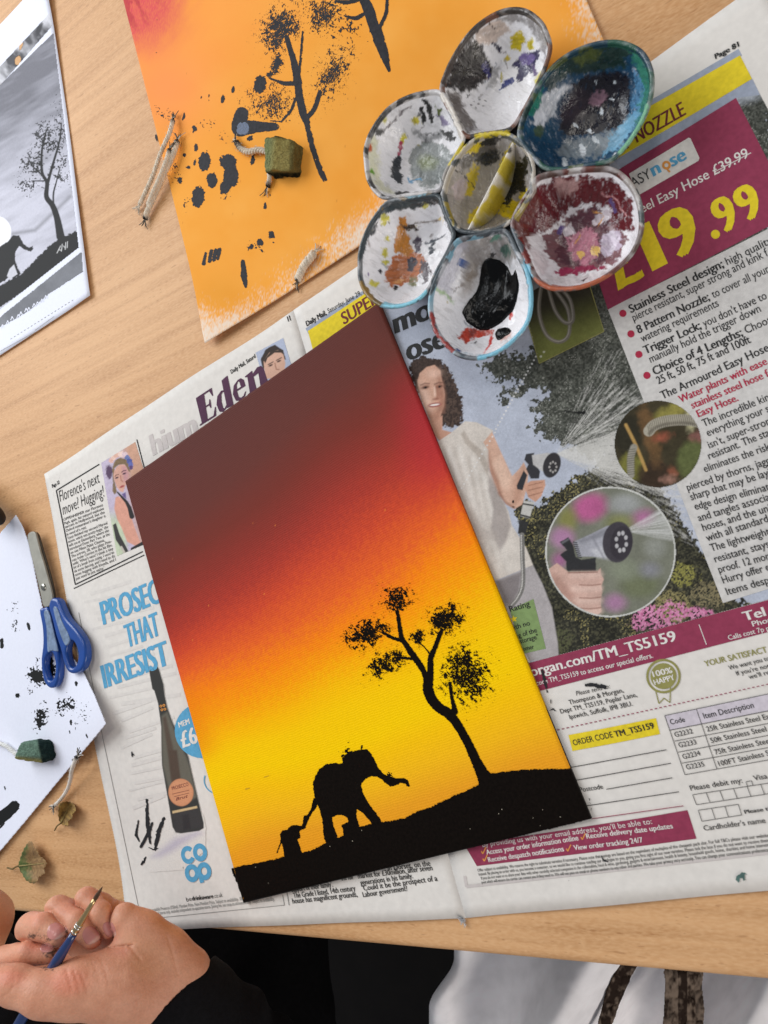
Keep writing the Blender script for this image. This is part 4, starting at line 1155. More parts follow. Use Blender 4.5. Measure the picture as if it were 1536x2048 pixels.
def brushmark(p, pts, ws, dry=0.35, seed=0, grain=(2.4, 9), step=0.9):
    P = np.asarray(pts, float); m = np.max(ws) + 3
    dv = P[-1] - P[0]; dv = dv / (np.linalg.norm(dv) + 1e-9)
    def fn(X, Y):
        d = lsdf(X, Y, P, ws)
        u = (X * dv[0] + Y * dv[1]) / grain[1]; v = (-X * dv[1] + Y * dv[0]) / grain[0]
        nn = fbm(v, u, seed, 3)
        edge = np.clip(-d / (np.max(ws) * 0.8 + 0.01), 0, 1)
        return (d + (nn - 0.5) * 3.0 < 0) & (nn > dry - 0.30 * edge)
    p.mask(P[:, 0].min() - m, P[:, 1].min() - m, P[:, 0].max() + m, P[:, 1].max() + m, fn, step)


def stipple(p, cx, cy, rx, ry, ang, dens=0.55, seed=0, gs=3.0, core=0.5, step=1.0, stretch=1.0, gang=0):
    R = max(rx, ry) * 1.5
    def fn(X, Y):
        d = esdf(X, Y, cx, cy, rx, ry, ang) / min(rx, ry) + (fbm(X / 9, Y / 9, seed + 5, 3) - 0.5) * 1.25
        a = math.radians(gang); u = (X * math.cos(a) + Y * math.sin(a)) / gs / stretch; v = (-X * math.sin(a) + Y * math.cos(a)) / gs
        nn = fbm(u, v, seed, 2)
        th = mix(0.90 - dens, 0.74, sstep(-core, 0.22, d))
        return (nn > th) & (d < 0.40)
    p.mask(cx - R, cy - R, cx + R, cy + R, fn, step)


p = pr(L5)
z6 = Zm(240, 1500, 3.84)
brushmark(p, z6([(208, 380), (212, 480), (215, 580), (232, 680), (240, 720)]), [3, 4.4, 4.6, 4, 3], 0.42, 1)
brushmark(p, z6([(250, 560), (220, 640), (160, 745)]), [2.5, 4.4, 2.6], 0.22, 2); brushmark(p, z6([(142, 540), (125, 650), (150, 700)]), [1.6, 3, 1.6], 0.25, 3)
brushmark(p, z6([(340, 525), (300, 620), (280, 720), (275, 770)]), [3.4, 5, 4.4, 2.4], 0.26, 4); brushmark(p, z6([(225, 745), (260, 765), (295, 755)]), [1, 1.6, 1.6], 0.2, 5)
brushmark(p, z6([(205, 820), (185, 855), (165, 880)]), [1.6, 3.4, 1.6], 0.2, 6); brushmark(p, [(264, 1503), (266, 1509), (265, 1513)], [1.5, 3, 1.6], 0.1, 7); brushmark(p, z6([(486, 900), (488, 908)]), 1.4, 0.1, 8)
p.build('paint_mark', ACRYL, page_l, 'black brush strokes tried out beside the bottle')
p = pr(L5)
zq = Zm(980, 1160, 2.763)
brushmark(p, zq([(530, 580), (580, 578), (635, 590)]), [3.5, 6, 4.5], 0.44, 11); brushmark(p, zq([(290, 500), (305, 560), (318, 620)]), [3, 4, 2], 0.4, 12, (2, 5)); brushmark(p, zq([(338, 660), (335, 680)]), 1.6, 0.1, 13)
brushmark(p, zq([(330, 720), (350, 712), (362, 722)]), [1.4, 2, 1.4], 0.2, 14); brushmark(p, [(1203, 1712), (1207, 1720), (1216, 1723)], [1.6, 2.2, 1.4], 0.2, 15); brushmark(p, [(1135, 1765), (1139, 1760)], 0.7, 0.1, 16)
stipple(p, 1178, 1602, 3, 22, -18, 0.35, 17, 2.0)
p.build('paint_mark', ACRYL, page_r)
p = pr(L5); stipple(p, 1481, 1753, 11, 9, 0, 0.95, 19, 6, 1.0); p.build('paint_mark', M('green_acrylic', c(84, 112, 106), rough=0.6, nz=(300, 0.3)), page_r, 'small green paint smudge near the lower edge')


# ================================================================== sunset painting on a canvas board
CV = Surf(lambda x, y: Z_CANVAS - 0.0012 * (1 - np.clip(np.minimum(np.minimum(x, 0.24 - x), np.minimum(y, 0.30 - y)) / 0.0016, 0, 1)) ** 2)
canvas = root('painted_canvas', (0.12, 0.15, 0.0016), 'canvas board painted with a sunset, elephants and a tree', 'painting')
stops = [(0.0, (236, 150, 30)), (0.10, (240, 163, 34)), (0.16, (250, 188, 24)), (0.215, (254, 198, 8)), (0.26, (255, 208, 0)), (0.315, (255, 204, 0)), (0.36, (255, 188, 0)), (0.41, (255, 160, 4)), (0.465, (252, 134, 16)),
         (0.52, (234, 100, 38)), (0.58, (208, 74, 44)), (0.64, (174, 58, 44)), (0.70, (146, 52, 42)), (0.77, (122, 50, 40)), (0.86, (104, 52, 44)), (1.0, (94, 50, 44))]
sv = np.array([s[0] for s in stops]); sc = np.array([c(*s[1]) for s in stops])


def sunset(x, y):
    u, v = x / 0.24, y / 0.30
    w = v + 0.07 * (fbm(u * 2.6, v * 4.2, 90, 2) - 0.5) - 0.055 * (u - 0.5) * sstep(0.22, 0.42, v) * sstep(1.0, 0.8, v)
    w = w + (vn(x / 0.0011, y / 0.0011, 91) - 0.5) * 0.034 * sstep(0.28, 0.40, v) * sstep(0.80, 0.60, v)       # grain of the sprayed paint
    C = np.stack([np.interp(w, sv, sc[:, k]) for k in range(3)], 1)
    crim = (sstep(0.86, 0.99, u + 0.05 * (fbm(u * 9, v * 9, 95) - 0.5)) * sstep(0.55, 0.66, v) * sstep(0.90, 0.72, v))[:, None] * 0.55
    C = mix(C, c(186, 40, 56), crim)
    lft = (sstep(0.12, 0.0, u) * sstep(0.28, 0.34, v) * sstep(0.50, 0.44, v))[:, None] * 0.5
    C = mix(C, c(240, 132, 10), lft)
    # fine droplets of over-spray
    sp = vn(x / 0.0009, y / 0.0009, 97); sp2 = fbm(x / 0.03, y / 0.03, 98)
    m = ((sp > 0.986) * (sp2 > 0.45) * sstep(0.40, 0.55, v) * sstep(0.80, 0.66, v))[:, None] * 0.7
    C = mix(C, c(250, 150, 60), m)
    return C


nu, nv = 300, 376
ed = np.array([0, 0.0003, 0.0006, 0.0009, 0.0012, 0.0016]); us = np.r_[ed, np.linspace(0.0024, 0.2376, 290), 0.24 - ed[::-1]]; vs = np.r_[ed, np.linspace(0.0024, 0.2976, 364), 0.30 - ed[::-1]]; nu, nv = len(us), len(vs)
U, Vv = np.meshgrid(us, vs, indexing='ij')
W = np.stack([U.ravel(), Vv.ravel(), np.full(U.size, Z_CANVAS)], 1)
edge = np.minimum.reduce([U, 0.24 - U, Vv, 0.30 - Vv]).ravel()
W[:, 2] -= 0.0012 * (1 - np.clip(edge / 0.0016, 0, 1)) ** 2
Fc = gridfaces(nu, nv)


def weave_material():
    m = M('canvas_paint', None, rough=0.55, spec=0.07, nz=(1600, 0.07))
    nt = m.node_tree; N = nt.nodes; L = nt.links; b = N['Principled BSDF']
    tc = N.new('ShaderNodeTexCoord'); sx = N.new('ShaderNodeSeparateXYZ'); L.new(tc.outputs['Object'], sx.inputs[0])
    ns = N.new('ShaderNodeTexNoise'); ns.inputs['Scale'].default_value = 160; L.new(tc.outputs['Object'], ns.inputs['Vector'])
    def mth(op, a, b_=None):
        n_ = N.new('ShaderNodeMath'); n_.operation = op
        for i, v in enumerate((a, b_)):
            if v is None: continue
            if isinstance(v, (int, float)): n_.inputs[i].default_value = v
            else: L.new(v, n_.inputs[i])
        return n_.outputs[0]
    wob = mth('MULTIPLY', ns.outputs['Fac'], 7.0)
    s1 = mth('SINE', mth('ADD', mth('MULTIPLY', sx.outputs[1], 2 * math.pi / 0.00135), wob))
    s2 = mth('SINE', mth('ADD', mth('MULTIPLY', sx.outputs[0], 2 * math.pi / 0.0016), wob))
    hgt = mth('ADD', s1, mth('MULTIPLY', s2, 0.35))
    bp = N.new('ShaderNodeBump'); bp.inputs['Strength'].default_value = 0.30; bp.inputs['Distance'].default_value = 0.00014
    L.new(hgt, bp.inputs['Height']); L.new(bp.outputs[0], b.inputs['Normal'])
    return m


CANVAS_M = weave_material()
face_col = sunset(W[:, 0], W[:, 1]); face_col[(W[:, 1] < 0.0025) | ((W[:, 0] > 0.2375) & (W[:, 1] < 0.0245)) | ((W[:, 0] < 0.002) & (W[:, 1] < 0.018))] = c(17, 12, 9)      # the black ground is carried round the lower edge
mk('canvas_face', W, Fc, CANVAS_M, canvas, col=face_col)
# wrapped sides and back
zt, zb = Z_CANVAS - 0.0012, 0.0019
per = [(x, 0) for x in np.linspace(0, 0.24, 60)] + [(0.24, y) for y in np.linspace(0, 0.30, 80)][1:] + [(x, 0.30) for x in np.linspace(0.24, 0, 60)][1:] + [(0, y) for y in np.linspace(0.30, 0, 80)][1:-1]
per = np.array(per); k = len(per)
top = np.c_[per, np.full(k, zt)]; bot = np.c_[per, np.full(k, zb)]
colp = sunset(per[:, 0], per[:, 1]) * 0.55  # sunset colour darkened on the sides: shade put into the paint
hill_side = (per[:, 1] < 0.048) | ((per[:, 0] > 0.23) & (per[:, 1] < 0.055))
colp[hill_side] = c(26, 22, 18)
V = np.concatenate([top, bot])
Fc = [(i, k + i, k + (i + 1) % k, (i + 1) % k) for i in range(k)] + [tuple(range(2 * k - 1, k - 1, -1))]
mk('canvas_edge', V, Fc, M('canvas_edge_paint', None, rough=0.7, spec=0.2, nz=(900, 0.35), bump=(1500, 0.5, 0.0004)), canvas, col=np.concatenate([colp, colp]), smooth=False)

BLACKP = M('painted_black', c(17, 12, 9), rough=0.6, spec=0.05, nz=(600, 0.3), bump=(1100, 0.25, 0.0003))
zE = Zm(440, 1440, 3.657); zT = Zm(640, 1120, 3.491)


def rough_mask(p, poly, rough=1.4, rs=3.0, seed=0, step=0.8):
    P = np.asarray(poly, float)
    p.mask(P[:, 0].min() - 4, P[:, 1].min() - 4, P[:, 0].max() + 4, P[:, 1].max() + 4,
           lambda X, Y: psdf(X, Y, P) + (fbm(X / rs, Y / rs, seed, 3) - 0.5) * 2 * rough < 0, step)


body = [(1030, 215), (1080, 212), (1110, 250), (1135, 290), (1160, 350), (1200, 395), (1245, 410), (1290, 425), (1345, 423), (1375, 440), (1393, 485), (1375, 493), (1350, 466), (1320, 462), (1285, 482), (1245, 488), (1215, 468), (1185, 438),
        (1145, 415), (1105, 412), (1065, 432), (1035, 468), (1042, 515), (1062, 565), (1095, 615), (1135, 670), (1170, 715), (1185, 750), (1120, 780), (1085, 725), (1040, 680), (1005, 655), (998, 690), (1010, 745), (1030, 800), (900, 880), (900, 800),
        (885, 780), (895, 762), (938, 745), (932, 718), (905, 700), (862, 695), (822, 715), (832, 770), (855, 830), (865, 890), (775, 915), (755, 840), (748, 745), (738, 690), (722, 645), (705, 600), (690, 560), (680, 500), (678, 460), (695, 410), (725, 360),
        (770, 325), (850, 308), (870, 320), (900, 310), (890, 280), (920, 250), (960, 235), (990, 220)]
link = [(690, 560), (675, 600), (660, 660), (640, 690), (612, 700), (608, 730), (600, 765), (575, 785), (590, 808), (625, 795), (640, 750), (665, 700), (700, 650), (720, 610)]
baby = [(540, 765), (575, 770), (605, 775), (585, 815), (590, 860), (570, 875), (585, 920), (605, 985), (470, 1015), (465, 960), (450, 905), (435, 940), (420, 980), (412, 972), (430, 920), (442, 880), (438, 835), (455, 805), (490, 800), (515, 775)]
PO = 0.00010
p = Print(CV, PO); rough_mask(p, zE(body), 1.5, 3.0, 1); rough_mask(p, zE(link), 1.2, 2.5, 2)
stipple(p, *zE([(925, 235)])[0], 10, 16, 30, 0.50, 3, 3.2); stipple(p, *zE([(1245, 400)])[0], 7, 5, 30, 0.6, 4, 2.2); stipple(p, *zE([(1035, 200)])[0], 3, 7, 15, 0.6, 5, 2.4)
p.build('painted_elephant', BLACKP, canvas, 'large black elephant silhouette', False)
p = Print(CV, PO + 0.00003); rough_mask(p, zE(baby), 1.2, 2.5, 6); p.build('painted_elephant', BLACKP, canvas, 'baby elephant silhouette holding the tail')
hill = zE([(78, 1083), (200, 1056), (330, 1030), (450, 1003), (600, 968), (680, 945), (770, 898), (880, 850), (1000, 785), (1120, 752), (1250, 735), (1350, 715), (1430, 672), (1536, 636)]) + \
    [(905, 1592), (940, 1577), (962, 1566), (968, 1548), (992, 1545), (1020, 1541), (1060, 1538), (1100, 1537), (1137, 1537), (1181, 1637), (1150, 1647), (900, 1705), (700, 1752), (487, 1801)]
p = Print(CV, PO + 0.00006)
cvp = [(249.5, 968), (757, 602), (1182, 1638.5), (483, 1802.5)]
Ph = np.asarray(hill, float)
p.mask(455, 1520, 1190, 1810, lambda X, Y: (psdf(X, Y, Ph) + (fbm(X / 3, Y / 3, 9, 3) - 0.5) * 4.0 < 0) & (psdf(X, Y, cvp) < 2.4), 1.0)
p.build('painted_hill', BLACKP, canvas)
p = Print(CV, PO + 0.00009)
S_ = 1 / 3.491


def limb(pts):
    P = np.array(zT([(a, b) for a, b, w in pts])); ws = np.array([w for *_, w in pts]) * S_
    t = np.linspace(0, len(P) - 1, len(P) * 5); P2 = spline(P, 5, False); w2 = np.interp(np.linspace(0, 1, len(P2)), np.linspace(0, 1, len(P)), ws)
    m = w2.max() + 4
    p.mask(P2[:, 0].min() - m, P2[:, 1].min() - m, P2[:, 0].max() + m, P2[:, 1].max() + m,
           lambda X, Y: lsdf(X, Y, P2, w2) + (fbm(X / 3, Y / 3, 10, 3) - 0.5) * 2.6 < 0, 0.8)


for L_ in ([(1175, 1560, 70), (1140, 1500, 46), (1090, 1400, 36), (1030, 1270, 31), (960, 1150, 32), (900, 1075, 38), (830, 1030, 36), (780, 970, 38), (755, 900, 38), (755, 850, 36)],
           [(750, 880, 26), (730, 790, 20), (690, 720, 24), (640, 650, 24), (600, 590, 21), (570, 540, 18), (555, 450, 15), (540, 360, 14)],
           [(575, 565, 14), (500, 540, 13), (440, 505, 12)], [(660, 690, 12), (600, 685, 11), (540, 680, 10)],
           [(765, 870, 26), (772, 760, 23), (775, 680, 21), (800, 620, 19), (830, 540, 17), (850, 490, 15)], [(770, 660, 8), (730, 610, 6), (690, 575, 6)], [(945, 1060, 22), (922, 960, 13), (908, 860, 13)]):
    limb(L_)
for k, (x, y, rx, ry, an, de) in enumerate(((530, 275, 125, 100, 0, 0.60), (325, 520, 165, 100, -25, 0.66), (465, 722, 160, 90, -32, 0.58), (680, 540, 55, 62, 0, 0.60), (890, 410, 150, 105, -25, 0.66), (1025, 800, 180, 215, -10, 0.60))):
    stipple(p, *zT([(x, y)])[0], rx * S_, ry * S_, an, de + 0.05, 30 + k, 1.9, 0.75, 0.6)
p.build('painted_tree', BLACKP, canvas, None, False)
p = Print(CV, PO + 0.00014)
rs = random.Random(5)
for _ in range(34):
    x, y = rs.uniform(500, 1150), rs.uniform(1600, 1770)
    if psdf(np.array([x]), np.array([y]), Ph)[0] < -8: p.disc(x, y, rs.uniform(0.5, 1.0))
p.build('paint_specks', M('pale_specks', c(190, 180, 160), rough=0.6), canvas, None, False)['kind'] = 'stuff'
p = Print(CV, PO)
brushmark(p, [(498, 1576), (492, 1578)], 2, 0.3, 40); brushmark(p, [(537, 1551), (529, 1554)], 1.6, 0.3, 41)
p.build('faint_smudge', M('smudge_ochre', c(206, 160, 20), rough=0.5), canvas)


# ================================================================== orange practice sheet
oBL = PX(415, 688, 0.003); oe = PX(735, 484, 0.001) - oBL; oe[2] = 0; oe /= np.linalg.norm(oe); on = np.array([-oe[1], oe[0], 0])
ow = (PX(1190, 40, 0.001) - oBL) @ oe; oh = 0.42


def zo(x, y):
    a = (x - oBL[0]) * oe[0] + (y - oBL[1]) * oe[1]; b = (x - oBL[0]) * on[0] + (y - oBL[1]) * on[1]
    z = 0.0008 + 0.0035 * np.exp(-(np.hypot(a, b) / 0.045) ** 2) + 0.0012 * np.exp(-(b / 0.02) ** 2)
    return z + 0.0003 * np.sin(a * 26 + 1) * np.sin(b * 21) + 0.0012 * sstep(0.22, 0.30, a) * sstep(0.10, 0.0, b)


OR = Surf(zo)


def orange_col(X, Y, a, b):
    n = fbm(X / 60, Y / 60, 101, 3); g = vn(X / 1.6, Y / 1.6, 103); g2 = fbm(X / 5, Y / 5, 104)
    C = mix(c(248, 174, 78)[None], c(242, 160, 58)[None], n[:, None])
    t = sstep(0.16, 0.30, b + 0.05 * (n - 0.5) + 0.10 * sstep(0.30, 0.05, a) - 0.04)[:, None]; C = mix(C, c(252, 158, 78), t * 0.7)
    pk = np.exp(-(((X - 330) / 90) ** 2 + ((Y - 175) / 90) ** 2))[:, None]; C = mix(C, c(252, 148, 92), pk * 0.6)
    d = np.hypot((X - 235) / 165, (Y - 0) / 130) + 0.35 * (fbm(X / 30 + Y / 60, Y / 80, 107) - 0.5)
    t = sstep(1.15, 0.45, d)[:, None]; C = mix(C, c(222, 92, 92), t * (0.65 + 0.5 * g[:, None]))
    t = (sstep(0.65, 0.30, d) * (fbm(X / 12 - Y / 20, (X + Y) / 60, 111) > 0.5))[:, None]; C = mix(C, c(176, 56, 70), t * 0.6)
    # the spray thins out along the lower edge and corner: white paper shows as specks
    fade = np.maximum(sstep(0.030, 0.0, b + 0.012 * (n - 0.5) - 0.006 * sstep(0.08, 0.13, a)) * 0.85, sstep(0.050, 0.0, np.hypot(a * 1.5, b)))
    fade = np.maximum(fade, sstep(0.02, 0.0, ow - a) * 0.6)
    fade = fade * (0.62 + 0.38 * np.maximum(sstep(0.10, 0.15, a), sstep(0.05, 0.02, a)))
    m = np.clip((fade * 1.15 + (g - 0.5) * 0.75 + (g2 - 0.5) * 0.5) - 0.42, 0, 1)[:, None] * (fade > 0.01)[:, None]
    C = mix(C, c(238, 224, 208), np.clip(m * 1.5, 0, 0.92))
    ol = np.exp(-(((X - 440) / 60) ** 2 + ((Y - 590) / 40) ** 2))[:, None]; C = mix(C, c(226, 150, 48), ol * 0.5)
    dk = (vn(X / 1.3, Y / 1.3, 113) > 0.985)[:, None]; C = mix(C, c(190, 110, 50), dk * 0.5)
    return C


na, nb = 360, 330
A, Bb = np.meshgrid(np.linspace(0, ow, na), np.linspace(0, oh, nb) ** 1.0, indexing='ij'); A = A.ravel(); Bb = Bb.ravel()
W = oBL + A[:, None] * oe + Bb[:, None] * on
W = OR.drop(W)
Xp, Yp = toPX(W)
sheet_o = root('painted_sheet', tuple(oBL), 'orange sprayed paper sheet with black practice trees and dabs', 'paper')
op = mk('sheet', W, gridfaces(na, nb), M('orange_sprayed_paper', None, rough=0.8, spec=0.08, bump=(700, 0.15, 0.0003)), sheet_o, col=orange_col(Xp, Yp, A, Bb))
md = op.modifiers.new('thickness', 'SOLIDIFY'); md.thickness = 0.0003; md.offset = -1
CHAR = M('charcoal_acrylic', c(48, 48, 52), rough=0.6, spec=0.10, nz=(500, 0.25), bump=(900, 0.3, 0.0003))
OO = 0.00010
zo2 = Zm(230, 0, 2.898); zo3 = Zm(230, 220, 2.898); zo4 = Zm(690, 0, 2.438); s2 = 1 / 2.898


def ostroke(p, zf, pts, dry, seed, sc_=s2, grain=(2.2, 14)):
    P = spline(zf([(a, b) for a, b, w in pts]), 5, False); ws = np.interp(np.linspace(0, 1, len(P)), np.linspace(0, 1, len(pts)), [w * sc_ for *_, w in pts])
    brushmark(p, P, ws, dry, seed, grain)


p = Print(OR, OO)
ostroke(p, zo2, [(995, 215, 14), (1035, 350, 20), (1058, 470, 24), (1070, 560, 24), (1090, 650, 24), (1112, 705, 20)], 0.12, 201)
ostroke(p, zo2, [(1105, 690, 20), (1140, 830, 20), (1185, 970, 20), (1215, 1040, 18)], 0.46, 202)
ostroke(p, zo2, [(1188, 535, 14), (1155, 630, 14), (1108, 690, 16)], 0.15, 203); ostroke(p, zo2, [(1052, 560, 10), (1020, 640, 10), (965, 705, 8)], 0.30, 204); ostroke(p, zo2, [(1050, 482, 16), (980, 482, 14), (895, 452, 6)], 0.20, 205)
ostroke(p, zo2, [(1065, 440, 10), (1080, 300, 9), (1088, 185, 7)], 0.34, 206); ostroke(p, zo2, [(965, 705, 6), (900, 700, 4)], 0.3, 207)
for k, (x, y, rx, ry, an, de, ga) in enumerate(((960, 165, 95, 150, 28, 0.58, 110), (1205, 80, 85, 105, 10, 0.54, 110), (1265, 415, 80, 165, 22, 0.52, 110), (905, 600, 130, 100, 0, 0.42, 100), (935, 375, 32, 58, 15, 0.80, 0), (905, 430, 40, 14, -15, 0.60, 0))):
    stipple(p, *zo2([(x, y)])[0], rx * s2 * 1.2, ry * s2 * 1.2, an, de + 0.12, 220 + k, 0.85, 0.9, 0.55, 3.2, ga)
p.build('practice_tree', CHAR, sheet_o, 'practice tree painted near the middle', False)
p = Print(OR, OO + 0.00003)
ostroke(p, zo2, [(1425, -40, 26), (1470, 60, 34), (1510, 180, 30)], 0.1, 231); ostroke(p, zo4, [(150, 150, 32), (185, 250, 26), (215, 345, 8)], 0.28, 232, 1 / 2.438)
ostroke(p, zo2, [(1465, 65, 12), (1400, 105, 14), (1330, 92, 6)], 0.2, 233); ostroke(p, zo4, [(205, -20, 8), (200, 60, 10), (165, 140, 12)], 0.2, 234, 1 / 2.438); ostroke(p, zo2, [(1280, 5, 8), (1350, 15, 14), (1420, -5, 14)], 0.2, 235)
stipple(p, *zo2([(1320, 150)])[0], 44, 26, 10, 0.42, 236, 3.2, 0.9)
stipple(p, *zo2([(1280, 40)])[0], 20, 20, 0, 0.42, 237, 3.0, 0.9)
p.build('practice_tree', CHAR, sheet_o, 'practice tree cut off by the upper edge', False)


def dab(p, zf, x, y, rx, ry, an, seed, sc_=s2, rough=0.22):
    cx, cy = zf([(x, y)])[0]; R = max(rx, ry) * sc_ * 1.5
    p.mask(cx - R, cy - R, cx + R, cy + R, lambda X, Y: esdf(X, Y, cx, cy, rx * sc_, ry * sc_, an) / min(rx, ry) / sc_ + (fbm(X / 5, Y / 5, seed) - 0.5) * 2 * rough + (fbm(X / 1.8, Y / 1.8, seed + 1, 2) - 0.5) * 0.25 < 0, 0.9)


dabs = [(520, 300, 36, 62, 8), (562, 408, 32, 46, 0), (482, 505, 38, 66, 5), (782, 165, 20, 18, 0), (798, 290, 14, 28, 10), (870, 556, 11, 20, 0), (463, 302, 8, 18, 10), (426, 332, 14, 10, 0), (376, 410, 14, 20, 20), (470, 220, 12, 24, 0), (402, 262, 10, 14, 20),
        (398, 40, 10, 22, 15), (240, 165, 8, 24, -10), (908, 722, 20, 26, -30), (842, 765, 18, 24, 10), (788, 795, 16, 18, 0), (850, 815, 6, 10, -30), (920, 768, 8, 6, 30), (460, 110, 14, 24, 0)]
for k, (x, y, rx, ry, an) in enumerate(dabs):
    p = Print(OR, OO); dab(p, zo3, x, y, rx, ry, an, 300 + k, rough=0.22 if rx > 25 else 0.55); p.build('paint_dab', CHAR, sheet_o)
p = Print(OR, OO); dab(p, zo3, 655, 300, 50, 48, 0, 331); dab(p, zo3, 672, 380, 48, 70, 0, 332); dab(p, zo3, 640, 445, 32, 45, 20, 333); p.build('paint_dab', CHAR, sheet_o, None, False)
p = Print(OR, OO + 0.00003); ostroke(p, zo2, [(735, 660, 40), (720, 740, 48), (760, 740, 46), (830, 735, 34), (930, 735, 22)], 0.16, 341, grain=(2.6, 10)); dab(p, zo2, 840, 490, 36, 56, 14, 342)
p.build('paint_smear', CHAR, sheet_o, None, False)
p = Print(OR, OO); ostroke(p, zo3, [(742, 880, 14), (748, 960, 20), (758, 1022, 10)], 0.22, 343); p.build('paint_smear', CHAR, sheet_o, None, False)
p = Print(OR, OO)
for k in range(4): ostroke(p, zo3, [(525 + 30 * k, 830 - 6 * k, 8), (515 + 30 * k, 890 - 8 * k, 14)] if k == 0 else [(560 + 24 * (k - 1), 820 - 4 * k, 12), (548 + 24 * (k - 1), 885 - 8 * k, 12)], 0.22, 350 + k)
p.build('paint_smear', CHAR, sheet_o, None, False)
p = Print(OR, OO)
for k, (x, y, rx, ry) in enumerate(((300, 30, 45, 40), (550, 85, 30, 40), (500, 80, 30, 20), (345, 340, 40, 60), (415, 540, 24, 40), (630, 500, 40, 30), (805, 790, 50, 30), (240, 0, 30, 30), (620, 160, 30, 30), (365, 180, 30, 30), (360, 400, 30, 30))):
    stipple(p, *zo3([(x, y)])[0], rx * s2, ry * s2, 0, 0.36, 370 + k, 2.4, 0.8, 0.9)
for k, (x, y, w) in enumerate(((500, 565, 5), (545, 555, 5), (545, 580, 3), (625, 575, 12), (685, 520, 10), (240, 305, 3), (245, 115, 3), (900, 1130, 4))):
    dab(p, zo2, x, y, w, w * 2.2, 10, 390 + k)
p.build('paint_specks', CHAR, sheet_o, split=False)['kind'] = 'stuff'
p = Print(OR, OO + 0.00005)
dab(p, zo2, 742, 745, 38, 40, 0, 399); p.build('paint_smear', M('blue_black_acrylic', c(66, 82, 110), rough=0.45, nz=(900, 0.4)), sheet_o, 'bluish wet smear left of the sponge')

# ================================================================== black and white printout
bBR = PX(184, 592, 0.001); bu = PX(103, 0, 0.001) - bBR; bu /= np.linalg.norm(bu); bl_ = PX(0, 712, 0.001) - bBR; bl_ /= np.linalg.norm(bl_)


def zb_(x, y):
    a = (x - bBR[0]) * bl_[0] + (y - bBR[1]) * bl_[1]; b = (x - bBR[0]) * bu[0] + (y - bBR[1]) * bu[1]
    return 0.0008 + 0.0010 * np.exp(-(a / 0.02) ** 2) + 0.0010 * np.exp(-(b / 0.03) ** 2) + 0.0006 * np.sin(b * 30) * np.exp(-(a / 0.03) ** 2) + 0.003 * np.exp(-((b - 0.297) / 0.03) ** 2)


BWS = Surf(zb_)
sheet_b = root('printout', tuple(bBR), 'black and white printed reference picture of elephants at upper left', 'printout')
na, nb = 40, 60
A, Bb = np.meshgrid(np.linspace(0, 0.21, na), np.linspace(0, 0.297, nb), indexing='ij'); A = A.ravel(); Bb = Bb.ravel()
W = BWS.drop(bBR + A[:, None] * bl_ + Bb[:, None] * bu)
OFFICE = M('office_paper', c(236, 239, 252), rough=0.75, spec=0.2, nz=(500, 0.02))
o = mk('sheet', W, gridfaces(na, nb)[:, ::-1].copy(), OFFICE, sheet_b)
md = o.modifiers.new('thickness', 'SOLIDIFY'); md.thickness = 0.0002; md.offset = -1
z1 = Zm(0, 0, 2.845)


